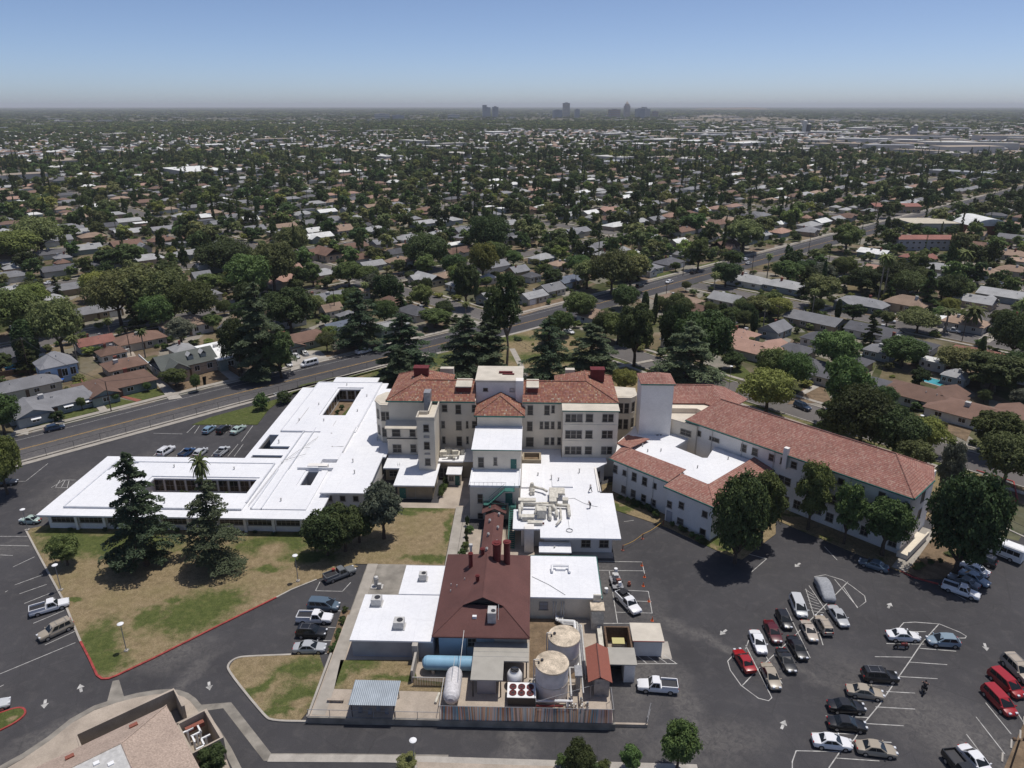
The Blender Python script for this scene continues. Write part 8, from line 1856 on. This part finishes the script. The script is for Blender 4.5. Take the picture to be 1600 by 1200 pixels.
# ---- pools, walls, trellis, signs, yard things ----
x, y = G(24, 577); mb = MB(); mb.lathe([(2.6, 0), (2.6, 1.1), (2.4, 1.1), (2.4, .9)], (x, y), 24); t_ = thing('round_pool', 'round blue above-ground pool in the yard at far left', 'pool', (x, y, 0)); part('rim', mb, M('blue_plastic', (.03, .13, .34), .4), t_); mb = MB(); mb.cyl((x, y, .8), (x, y, .9), 2.42, 24); m_pool = M('pool_water', (.07, .34, .4), .08, spec=.5); part('water', mb, m_pool, t_)
x, y = G(240, 570); mb = MB(); mb.lathe([(1.8, 0), (1.8, .8), (1.65, .8), (1.65, .6)], (x, y), 20); t_ = thing('round_pool', 'small turquoise paddling pool beside the steep green-grey gabled house', 'pool', (x, y, 0)); part('rim', mb, m_bluetank, t_); mb = MB(); mb.cyl((x, y, .5), (x, y, .62), 1.66, 20); part('water', mb, m_pool, t_)
pl = [G(1442, 588), G(1478, 597), G(1470, 604), G(1436, 594)]; t_ = thing('swimming_pool', 'long turquoise swimming pool behind the large brown hip-roofed house', 'pool', (*pl[0], 0)); mb = MB(); mb.prism([(pl[i][0]+dx, pl[i][1]+dy) for i, (dx, dy) in enumerate(((0, .8), (.8, 0), (0, -.8), (-.8, 0)))], 0, .12); part('coping', mb, m_conc, t_); mb = MB(); mb.prism(pl, .05, .135); part('water', mb, m_pool, t_)
def wall(P, h, mat, lab, cat='fence', name='fence', w=.2): tag(part(name, strip([G(*p) for p in P], w, 0, h), mat), lab, cat)
wall([(1432, 567), (1470, 579), (1530, 597)], 1.8, m_redshed, 'long brick yard wall behind the turquoise pool', 'wall', 'brick_wall')
wall([(1432, 567), (1462, 552)], 1.8, m_redshed, 'short brick wall running back beside the cream shed', 'wall', 'brick_wall')
wall([(218, 562), (243, 585)], 1.9, m_white, 'tall white panel fence between the garage and the paddling pool')
wall([(322, 556), (374, 588)], 1.8, m_wood, 'brown board fence down the side of the white flat-roofed house')
wall([(116, 583), (134, 610)], 1.8, m_redshed, 'red-brown board fence between the grey and brown avenue houses')
wall([(0, 590), (62, 580)], 1.8, m_wood, 'dark board fence behind the grey outbuilding at far left')
wall([(1405, 1204), (1401, 1204)], .5, m_conc, 'tiny kerb stub at the bottom edge', 'kerb', 'kerb_stub') if False else None
bt = MB(); x, y = G(91, 601); bt.hexa([(x-1.5, y-1, 1), (x+1.5, y-1, 1), (x+1.5, y+1, 1.5), (x-1.5, y+1, 1.6), (x-1.5, y-1, 1.1), (x+1.5, y-1, 1.1), (x+1.5, y+1, 1.6), (x-1.5, y+1, 1.7)]); tag(part('tarpaulin', bt, M('blue_tarp', (.03, .12, .45), .6)), 'bright blue tarpaulin in the yard behind the long grey house', 'tarpaulin')
x, y = G(441-2, 622); t_ = thing('trellis', 'white lattice trellis between two clipped round bushes left of the annex', 'trellis', (x, y, 0), .8)
for i in range(4): mb = MB(); mb.box(-1.5+i, -1.42+i, -.9, .9, 1.4, 1.5); part('slat', mb, m_white, t_, raw=True)
for i in range(3): mb = MB(); mb.box(-1.6, 1.6, -.9+i*.9, -.82+i*.9, 1.5, 1.58); part('crossbar', mb, m_white, t_, raw=True)
for p in ((-1.5, -.9), (1.5, -.9), (-1.5, .9), (1.5, .9)): mb = MB(); mb.cyl((*p, 0), (*p, 1.4), .05, 4); part('post', mb, m_white, t_, raw=True)
# arched white hoops on the drive by the long grey house
x, y = G(147, 617); t_ = thing('arbour', 'row of white hoops over the drive right of the long grey house', 'arbour', (x, y, 0), -q4)
for i in range(5): mb = MB(); mb.tube([(-1.2, i*1.1, 0), (-1.1, i*1.1, 1.6), (0, i*1.1, 2.3), (1.1, i*1.1, 1.6), (1.2, i*1.1, 0)], .06, 5); part('hoop', mb, m_white, t_, raw=True)
# front yards, drives and paths along the avenue
m_yard1 = m_lawn4
def yard(P, mat, name='front_lawn', z=.06): sheet(name, [G(*p) for p in P], z, mat)
for i, (P, mt) in enumerate((([(40, 655), (80, 640), (94, 658), (43, 669)], m_yard1), ([(88, 640), (134, 627), (152, 642), (103, 656)], m_yard1), ([(154, 624), (176, 621), (213, 628), (172, 639)], m_yard1), ([(190, 618), (240, 604), (258, 616), (218, 627)], m_yard1), ([(262, 600), (322, 588), (322, 604), (275, 615)], m_soil), ([(316, 590), (326, 566), (362, 590), (318, 603)], m_soil), ([(500, 552), (598, 534), (600, 540), (505, 562)], m_soil), ([(400, 580), (440, 570), (446, 575), (402, 584)], m_yard1), ([(1230, 640-8), (1258, 604), (1283, 598), (1300, 628)], m_soil), ([(1452, 660), (1490, 640), (1520, 668), (1510, 690)], m_soil), ([(1405, 655), (1470, 640), (1440, 672)], m_soil), ([(1300, 480), (1325, 476), (1348, 485), (1335, 490), (1306, 486)], m_soil), ([(1345, 490), (1400, 488), (1405, 500), (1385, 498)], m_soil), ([(1110, 582), (1160, 572), (1175, 585), (1140, 598)], m_yard1), ([(815, 480), (880, 465), (884, 472), (815, 494)], m_soil), ([(1020, 430), (1048, 423), (1060, 428), (1030, 436)], m_yard1), ([(1085, 417), (1125, 406), (1128, 410), (1098, 419)], m_yard1), ([(590, 430), (640, 424), (600, 436)], m_soil), ([(490, 440), (530, 432), (545, 436), (500, 446)], m_soil), ([(840, 386), (885, 378), (890, 381), (850, 390)], m_yard1), ([(700, 402), (735, 398), (730, 403), (705, 408)], m_yard1), ([(0, 470), (55, 462), (60, 465), (0, 478)], m_yard1))): yard(P, mt)
for P in ([(76, 642), (82, 641), (101, 659), (94, 661)], [(138, 622), (150, 618), (168, 640), (156, 643)], [(238, 592), (250, 590), (285, 622), (264, 625)], [(326, 566), (336, 564), (378, 592), (362, 596)], [(455, 548), (500, 548), (515, 562), (455, 580)], [(20, 676), (30, 660), (45, 673), (44, 680)], [(1252, 612), (1290, 592), (1297, 596), (1258, 616)], [(1590, 640), (1610, 636), (1610, 690), (1578, 686)], [(1470, 660), (1488, 648), (1520, 650), (1518, 653), (1492, 652), (1476, 664)], [(1380, 486), (1400, 478), (1412, 490), (1398, 494)], [(1275, 484), (1300, 478), (1302, 481), (1280, 488)]): yard(P, m_conc, 'driveway', .07)
yard([(176, 617), (182, 616), (222, 625), (214, 628)], m_redshed, 'garden_path', .08)
yard([(140, 548), (205, 545), (215, 560), (150, 566)], m_conc2, 'driveway', .05)
for k, (px, py) in enumerate(((152, 553), (163, 551), (171, 556), (181, 553), (189, 557), (160, 545), (197, 552))):
    x, y = G(px, py); mb = MB(); mb.obox(x, y, 2.2, 1.4, 0, 1.3, k*.7); mb.obox(x, y, 2.4, 1.5, 1.3, 1.4, k*.7); tag(part('covered_trailer', mb, (m_white, m_redshed, m_lgrey, m_dark, m_white, m_redshed, m_lgrey)[k]), ('white', 'red', 'pale grey', 'black', 'second white', 'dark red', 'grey')[k]+' covered trailer in the cluttered yard behind the square brown garage', 'trailer', 'trailers in the cluttered yard')
# ================= far town, downtown, haze =================
for k, (px, py) in enumerate(((900, 210), ) if False else ()): pass
rgf = np.random.default_rng(5)
# wooded mass: town trees past the first three hundred, instanced on points
pts = []; sc_ = []; kd = []; rt_ = []
KI = {'mid': 0, 'dark': 1, 'olive': 2, 'yellow': 3, 'grey': 2, 'fir': 4, 'cypress': 5, 'palm': 1}
for x, y, H, Wd, k in FT: pts.append((x, y, 0)); sc_.append((Wd/8.6, Wd/8.6, H/10)); kd.append(KI[k]); rt_.append(rgf.uniform(0, 6.28))
n0 = len(pts); N = 44000
u = rgf.random(N); d = np.where(u < .7, np.sqrt(1150**2+(3800**2-1150**2)*rgf.random(N)), np.sqrt(3600**2+(10500**2-3600**2)*rgf.random(N)))
an = rgf.uniform(-.70, .70, N)-YAW; X = d*np.sin(an); Y = d*np.cos(an)
S_ = (X+Y)/R2; T_ = (Y-X)/R2
def gap(v, per, w): return np.abs((v+per/2) % per-per/2) < w
keep = ~(gap(T_-281, 93, 6) | gap(S_-177.5, 185, 6)) | (d > 2500)
# industrial clearing right of centre and scattered pale clearings
clear = ((S_ > 1500) & (S_ < 3600) & (T_ < 250) & (T_ > -700) & (rgf.random(N) < .82)) | ((np.sin(X*.0031+1.3)*np.cos(Y*.0027+.4) > .72) & (rgf.random(N) < .8))
clear |= (np.abs(T_-195) < 14) & (d < 4000)
keep &= ~clear
def inpoly(px, py, Q):
    r = np.zeros(px.shape, bool)
    for i in range(len(Q)):
        (x0, y0), (x1, y1) = Q[i-1], Q[i]; c_ = ((y0 > py) != (y1 > py)) & (px < (x1-x0)*(py-y0)/(y1-y0+1e-9)+x0); r ^= c_
    return r
RAIL = [G(*p) for p in ((1040, 186), (1120, 178), (1240, 186), (1400, 190), (1620, 196), (1620, 230), (1560, 246), (1400, 240), (1250, 224), (1080, 214))]
keep &= ~(inpoly(X, Y, RAIL) & (rgf.random(N) < .72))
for i in np.nonzero(keep)[0]:
    f = 1. if d[i] < 1800 else min(3.2, d[i]/1800)
    h = rgf.uniform(4.2, 10.5)*(1+.12*(f-1)); w = h*rgf.uniform(.8, 1.2)*f; k = rgf.choice([0, 0, 0, 1, 1, 1, 2, 2, 3, 4, 5], )
    if k == 5: w = 3*f
    if k == 4: w = 5.5*f
    pts.append((X[i], Y[i], 0)); sc_.append((w/8.6 if k < 4 else (w/4.6 if k == 4 else w/2.6), w/8.6 if k < 4 else (w/4.6 if k == 4 else w/2.6), h/10 if k < 4 else (h*1.2/14 if k == 4 else h*1.1/12))); kd.append(k); rt_.append(rgf.uniform(0, 6.28))
pc = bpy.data.collections.new('tree_kinds')
fl = []
for i, (k, n_, wd) in enumerate((('mid', 1100, 8.6), ('dark', 1100, 8.6), ('olive', 1000, 8.6), ('yellow', 900, 8.6))):
    V, T, L = crown_round(400+i, 10, wd, n_, .08, 10, .62, k, .1); fl.append(leafmesh('crown_far', V, T, mats_leaf[k]))
fl.append(conifer(410, 14, 2.6, 1000, 'dark', .6)[0]); fl.append(cypress(411, 12, 1.3, 420)[0])
for i, me in enumerate(fl):
    o = bpy.data.objects.new('a%d_tree' % i, me); pc.objects.link(o)
for i in range(9000):                                   # woods on the horizon, in wide clumps
    D = 9500+19000*rgf.random()**.8; a0 = rgf.uniform(-.7, .7)-YAW; w = rgf.uniform(90, 220); pts.append((D*math.sin(a0), D*math.cos(a0), 0)); sc_.append((w/8.6, w/8.6, rgf.uniform(1.2, 2.0))); kd.append(int(rgf.integers(0, 3))); rt_.append(rgf.uniform(0, 6.28))
P_ = np.array(pts, dtype=np.float32); me = bpy.data.meshes.new('far_trees'); me.vertices.add(len(P_)); me.vertices.foreach_set('co', P_.ravel())
a = me.attributes.new('sc', 'FLOAT_VECTOR', 'POINT'); a.data.foreach_set('vector', np.array(sc_, dtype=np.float32).ravel())
a = me.attributes.new('kd', 'INT', 'POINT'); a.data.foreach_set('value', np.array(kd, dtype=np.int32))
a = me.attributes.new('rt', 'FLOAT', 'POINT'); a.data.foreach_set('value', np.array(rt_, dtype=np.float32))
fo = bpy.data.objects.new('town_woods', me); COL.objects.link(fo); fo['kind'] = 'stuff'; fo['label'] = 'dense mass of dark green town trees stretching away to the horizon'; fo['category'] = 'trees'
ng = bpy.data.node_groups.new('scatter', 'GeometryNodeTree'); ng.interface.new_socket('Geometry', in_out='INPUT', socket_type='NodeSocketGeometry'); ng.interface.new_socket('Geometry', in_out='OUTPUT', socket_type='NodeSocketGeometry')
gi = ng.nodes.new('NodeGroupInput'); go = ng.nodes.new('NodeGroupOutput'); ip = ng.nodes.new('GeometryNodeInstanceOnPoints'); ci = ng.nodes.new('GeometryNodeCollectionInfo')
ci.inputs['Collection'].default_value = pc; ci.inputs['Separate Children'].default_value = True; ci.inputs['Reset Children'].default_value = True
def na(nm, ty): q = ng.nodes.new('GeometryNodeInputNamedAttribute'); q.data_type = ty; q.inputs['Name'].default_value = nm; return q.outputs[0]
cx_ = ng.nodes.new('ShaderNodeCombineXYZ'); ng.links.new(na('rt', 'FLOAT'), cx_.inputs[2])
ip.inputs['Pick Instance'].default_value = True
ng.links.new(gi.outputs[0], ip.inputs['Points']); ng.links.new(ci.outputs[0], ip.inputs['Instance']); ng.links.new(na('kd', 'INT'), ip.inputs['Instance Index'])
ng.links.new(cx_.outputs[0], ip.inputs['Rotation']); ng.links.new(na('sc', 'FLOAT_VECTOR'), ip.inputs['Scale']); ng.links.new(ip.outputs[0], go.inputs[0])
fo.modifiers.new('scatter', 'NODES').node_group = ng
# garden shrubs and hedges round the houses, one scattered mass
SB = []; rgs = np.random.default_rng(8)
for i in range(16000):
    D = 140+760*math.sqrt(rgs.random()); a0 = rgs.uniform(-.72, .72)-YAW; x, y = D*math.sin(a0), D*math.cos(a0)
    if y < 60 or campus(x, y, 3) or on_street(x, y, -.3): continue
    j_ = (int(x//20), int(y//20))
    if any((x-a)**2+(y-b_)**2 < (c*.8)**2 and c > 3.5 for a, b_, c in cell.get(j_, ())): continue
    SB.append((x, y))
sm = bpy.data.meshes.new('garden_shrubs'); sm.vertices.add(len(SB)); sm.vertices.foreach_set('co', np.array([(x, y, -.2) for x, y in SB], dtype=np.float32).ravel())
a = sm.attributes.new('sc', 'FLOAT_VECTOR', 'POINT'); q_ = rgs.uniform(.12, .42, len(SB)); a.data.foreach_set('vector', np.stack([q_*rgs.uniform(.8, 1.5, len(SB)), q_, q_*rgs.uniform(.5, .9, len(SB))], 1).astype(np.float32).ravel())
a = sm.attributes.new('kd', 'INT', 'POINT'); a.data.foreach_set('value', rgs.integers(0, 4, len(SB)).astype(np.int32)); a = sm.attributes.new('rt', 'FLOAT', 'POINT'); a.data.foreach_set('value', rgs.uniform(0, 6.28, len(SB)).astype(np.float32))
so = bpy.data.objects.new('garden_shrubs', sm); COL.objects.link(so); tag(so, 'countless small garden shrubs and hedges around the houses', 'shrubs', None, 'stuff'); so.modifiers.new('scatter', 'NODES').node_group = ng
# ---- far roofs: one mesh with a tint per face ----
m_far, t, b = newmat('far_roofs'); at = t.n.new('ShaderNodeVertexColor'); at.layer_name = 'tint'; t.link(at.outputs[0], b.inputs['Base Color']); b.inputs['Roughness'].default_value = .9
FV, FFc, FC = [], [], []
def farhouse(x, y, w, d_, h, rot, rc, wc, flat=False):
    c, s = math.cos(rot), math.sin(rot); n = len(FV); o = .4
    for xx, yy, z in ((-w/2, -d_/2, 0), (w/2, -d_/2, 0), (w/2, d_/2, 0), (-w/2, d_/2, 0), (-w/2, -d_/2, h), (w/2, -d_/2, h), (w/2, d_/2, h), (-w/2, d_/2, h), (-w/2-o, -d_/2-o, h), (w/2+o, -d_/2-o, h), (w/2+o, d_/2+o, h), (-w/2-o, d_/2+o, h), (-w/2+d_*.42, 0, h+d_*.2), (w/2-d_*.42, 0, h+d_*.2)): FV.append((x+c*xx-s*yy, y+s*xx+c*yy, z))
    for f in ((0, 1, 5, 4), (1, 2, 6, 5), (2, 3, 7, 6), (3, 0, 4, 7)): FFc.append(tuple(n+i for i in f)); FC.append(wc)
    for f in (((8, 9, 10, 11),) if flat else ((8, 9, 13, 12), (10, 11, 12, 13), (9, 10, 13), (11, 8, 12))): FFc.append(tuple(n+i for i in f)); FC.append(rc)
fr_ = random.Random(4)
def jit(c, a=.15): k = 1+fr_.uniform(-a, a); return tuple(min(1, q*k) for q in c)
for x, y, fr, si, col, sc in FAR: farhouse(x, y, SHAPES[si][1]*sc, SHAPES[si][2]*sc, 2.7, fr, jit(COLW[col]), fr_.choice(WALLC))
for i in range(17000):
    d_ = math.sqrt(900**2+(3600**2-900**2)*fr_.random()); an_ = fr_.uniform(-.7, .7)-YAW; x, y = d_*math.sin(an_), d_*math.cos(an_); s, t_ = tost(x, y)
    if 880 > t_ > 187 and s < 1250: continue
    if abs(t_-195) < 16 or abs((t_-281+46.5) % 93-46.5) < 9: continue
    # snap into rows along the street grid
    k = round((t_-281-21)/46.5); t_ = 281+21+k*46.5+fr_.uniform(-2, 2); x, y = st(s, t_)
    farhouse(x, y, fr_.uniform(11, 19), fr_.uniform(8, 11), 2.8, FA_+(0 if fr_.random() < .8 else math.pi/2), jit(COLW[fr_.choice(CW+['light grey', 'white', 'tan', 'light grey', 'white'])]), fr_.choice(WALLC))
m_fs = [(.5, .49, .46), (.4, .38, .35), (.33, .27, .21), (.3, .31, .33), (.62, .62, .6)]
for i in range(420):                                    # big flat roofs, warehouses
    d_ = fr_.uniform(900, 7500); an_ = fr_.uniform(-.7, .7)-YAW
    if i % 3 == 0: an_ = fr_.uniform(.12, .7)-YAW; d_ = fr_.uniform(1500, 4200)
    x, y = d_*math.sin(an_), d_*math.cos(an_); farhouse(x, y, fr_.uniform(25, 90), fr_.uniform(18, 45), fr_.uniform(5, 9), FA_+(math.pi/2 if i % 2 else 0), jit(fr_.choice(m_fs)), jit((.45, .42, .38)), True)
for i in range(34):                                     # works and warehouses of the pale rail district
    while True:
        x, y = G(fr_.uniform(1050, 1640), fr_.uniform(184, 242))
        if inpoly(np.array([x]), np.array([y]), RAIL)[0]: break
    farhouse(x, y, fr_.uniform(40, 150), fr_.uniform(20, 50), fr_.uniform(6, 12), fr_.choice((-.35, -.1, .2, FA_)), jit(fr_.choice(m_fs)), jit((.5, .48, .45)), True)
sheet('rail_district', RAIL, .05, M('pale_dusty_ground', (.2, .165, .12), .95, nscale=.012, var=.25, nscale2=.1, var2=.15))
me = bpy.data.meshes.new('far_roofs'); me.from_pydata(FV, [], FFc); me.materials.append(m_far); ca = me.color_attributes.new('tint', 'FLOAT_COLOR', 'CORNER')
arr = np.repeat(np.array([(*c, 1) for c in FC], dtype=np.float32), [len(f) for f in FFc], axis=0); ca.data.foreach_set('color', arr.ravel())
o = bpy.data.objects.new('far_houses', me); COL.objects.link(o); tag(o, 'thousands of small pale roofs scattered under the far trees', 'houses', None, 'stuff')
# open ground and rail yard right of centre
for nm, P, mt in (('field', [st(1550, 180), st(1900, 170), st(2000, -200), st(1650, -250)], m_soil), ('field', [st(900, -330), st(1150, -330), st(1250, -600), st(900, -600)], m_soil)):
    sheet(nm, P, .03 if nm == 'field' else .01, mt)
# ---- downtown towers on the skyline ----
def farpt(px, D): d_ = RT*(px-800)+FWD*FPX+UP*0; v = Vector((d_.x, d_.y)).normalized()*D; return v.x, v.y
m_tan_t = M('tan_tower', (.5, .42, .36), .8, nscale=.05, var=.1); m_gl_t = M('glass_tower', (.24, .26, .3), .4, nscale=.05, var=.1); m_wh_t = M('pale_tower', (.5, .48, .45), .8); m_br_t = M('brown_tower', (.3, .22, .19), .8)
def tower(px, wpx, pyt, D, mat, lab, kind='box', name='tower_block', pyb=186):
    x, y = farpt(px, D); w = wpx*D*.85/FPX; h = HZf(x, y, pyt); t_ = thing(name, lab, 'tower', (x, y, 0), .2)
    mb = MB()
    if kind == 'spire': mb.box(-w/2, w/2, -w/2, w/2, 0, h*.72); mb.box(-w*.36, w*.36, -w*.36, w*.36, h*.72, h*.84); mb.cyl((0, 0, h*.84), (0, 0, h), w*.3, 8, w*.03)
    elif kind == 'twin': mb.box(-w/2, 0, -w/3, w/3, 0, h); mb.box(0, w/2, -w/3, w/3, 0, h*.82)
    else: mb.box(-w/2, w/2, -w/3, w/3, 0, h)
    part('wall', mb, mat, t_, raw=True)
    nf = max(2, int(h/9)); hb = h*(.72 if kind == 'spire' else (.8 if kind == 'twin' else 1))
    for i in range(nf): mb = MB(); q = w*.502; mb.box(-q, q, -(w*.335 if kind != 'spire' else q), (w*.335 if kind != 'spire' else q), (i+.55)*hb/nf, (i+.85)*hb/nf); part('window_band', mb, m_gl_t, t_, raw=True)
    mb = MB(); mb.box(-w*.2, w*.2, -w*.15, w*.15, hb if kind != 'spire' else h*.84, (hb if kind != 'spire' else h*.84)+4); part('roof_plant', mb, m_grey, t_, raw=True)
def HZf(x, y, py):
    lo, hi = 0, 400
    for _ in range(40):
        m_ = (lo+hi)/2
        if PR(x, y, m_)[1] > py: lo = m_
        else: hi = m_
    return m_
for a in ((765, 13, 164, 5200, m_gl_t, 'dark tower with a slanted top, left of the downtown skyline', 'twin'), (777, 10, 167, 5300, m_gl_t, 'lower dark tower joined beside the slanted one'), (874, 11, 161, 5200, m_tan_t, 'tan slab tower standing alone left of the spire'), (889, 8, 171, 5200, m_gl_t, 'small dark tower right of the lone tan slab'), (862, 15, 172, 5000, m_gl_t, 'low wide glassy block before the lone tan slab'), (957, 9, 158, 5300, m_tan_t, 'slender tower with a pointed spire on the skyline', 'spire'), (940, 18, 171, 5000, m_br_t, 'broad brown block left of the spire tower'), (975, 14, 170, 5100, m_gl_t, 'pale stepped block right of the spire tower'), (983, 13, 167, 5200, m_wh_t, 'cream twin-topped hotel block right of the spire', 'twin'), (996, 9, 174, 5100, m_br_t, 'low dark block at the right end of downtown'), (622, 26, 178, 4600, m_wh_t, 'wide white low block left of downtown'), (644, 20, 180, 4500, m_gl_t, 'bluish low block beside the wide white one'), (720, 20, 179, 4700, m_wh_t, 'white sloping stadium-like roof left of the dark towers')):
    tower(a[0], a[1], a[2], a[3], a[4], a[5], *(a[6:7] or ('box',)))
# grain silos and stacks on the right, tiny
for i, (px, h_, lab) in enumerate(((1356, 196, 'tall grey silo at the right rail yard'), (1353, 199, 'second grey silo at the right rail yard'), (1203, 189, 'pale silo cluster right of the clearing'), (1209, 194, 'dark works tower right of the clearing'), (1067, 210, 'white cold-store block right of centre'), (1140, 206, 'white tank block right of centre'))):
    D = 2300 if i != 4 else 1900; x, y = farpt(px, D); h2 = HZf(x, y, h_); t_ = thing('silo', lab, 'silo', (x, y, 0)); mb = MB(); mb.cyl((0, 0, 0), (0, 0, h2), 6 if i < 4 else 11, 16); part('wall', mb, (m_grey, m_grey, m_lgrey, m_dark, m_wh_t, m_wh_t)[i], t_, raw=True); mb = MB(); mb.cyl((0, 0, h2), (0, 0, h2+2.5), 6 if i < 4 else 11, 16, 1); part('roof', mb, m_lgrey, t_, raw=True)
# low brown ridge of bare ground on the horizon right of downtown
mb = MB(); x, y = farpt(1105, 14000)
for i in range(12):
    a0, a1 = -1+2*i/12, -1+2*(i+1)/12; z0, z1 = 42*(1-a0*a0)*(1+.2*math.sin(i)), 42*(1-a1*a1)*(1+.2*math.sin(i+1)); mb.poly([(x+a0*900, y-300, 0), (x+a1*900, y-300, 0), (x+a1*900, y, z1), (x+a0*900, y, z0)]); mb.poly([(x+a0*900, y, z0), (x+a1*900, y, z1), (x+a1*900, y+300, 0), (x+a0*900, y+300, 0)])
struct('hill', mb, m_soil)
# ---- individual labels for the procedural houses and trees ----
TENS = ['twenty', 'thirty', 'forty', 'fifty']
def ordn(i):
    i += 1
    if i <= 20: return ORD[i-1]
    if i % 10 == 0: return TENS[i//10-2][:-1]+'ieth'
    return TENS[i//10-2]+'-'+ORD[i % 10-1]
ORD = ['first', 'second', 'third', 'fourth', 'fifth', 'sixth', 'seventh', 'eighth', 'ninth', 'tenth', 'eleventh', 'twelfth', 'thirteenth', 'fourteenth', 'fifteenth', 'sixteenth', 'seventeenth', 'eighteenth', 'nineteenth', 'twentieth']
def zone(x, y):
    s, t_ = tost(x, y)
    if t_ > 187:
        k = sum(t_ > T for T in TST); return ('in the block behind the avenue', 'in the second block beyond the avenue', 'in the third block beyond the avenue', 'in the fourth block beyond the avenue', 'in the fifth block beyond the avenue', 'in the sixth block beyond the avenue', 'in the seventh block beyond the avenue', 'in the farthest blocks')[min(k, 7)]
    k = sum(s > S for S in SST_B[1:]); return ('in the block right of the hospital', 'in the second block right, towards the avenue', 'in the third block right, towards the avenue', 'in the fourth block right of the avenue', 'in the fifth block right of the avenue', 'in the far right blocks')[min(k, 5)]
SHN = {'hip': 'hip-roofed', 'gable': 'gabled', 'L': 'L-shaped', 'crossgable': 'cross-gabled', 'flat': 'flat-roofed'}
TKN = {'mid': 'leafy green tree', 'dark': 'dense dark tree', 'olive': 'olive-toned loose tree', 'yellow': 'yellow-green tree', 'grey': 'dusty grey-green tree', 'cypress': 'narrow dark cypress', 'palm': 'tall fan palm', 'fir': 'pointed dark conifer'}
bins = {}
for x, y, o, col, sh in HS:
    if not o.get('label'): bins.setdefault((col+' '+SHN[sh]+' house', zone(x, y)), []).append((PR(x, y, 3)[0], o))
for x, y, o, k in TRE:
    if not o.get('label'): bins.setdefault((TKN.get(k, 'tree'), zone(x, y)), []).append((PR(x, y, 3)[0], o))
for (a, z_), L in bins.items():
    L.sort(key=lambda q: q[0])
    for i, (px, o) in enumerate(L):
        if len(L) == 1: o['label'] = 'the only '+a+' '+z_
        else: o['label'] = ordn(i)+' '+a+' from the left '+z_
        if '_row' in o: del o['_row']
# ---- haze ----
hm = bpy.data.materials.new('haze'); hm.use_nodes = True; n = hm.node_tree.nodes; n.clear(); ho = n.new('ShaderNodeOutputMaterial'); pv = n.new('ShaderNodeVolumePrincipled')
pv.inputs['Color'].default_value = (.93, .96, 1, 1); pv.inputs['Density'].default_value = 6e-5; pv.inputs['Anisotropy'].default_value = 0.
hm.node_tree.links.new(pv.outputs[0], ho.inputs['Volume'])
mb = MB(); mb.box(-47000, 47000, -4000, 47000, -1.2, 140); o = part('haze', mb, hm); o['kind'] = 'stuff'
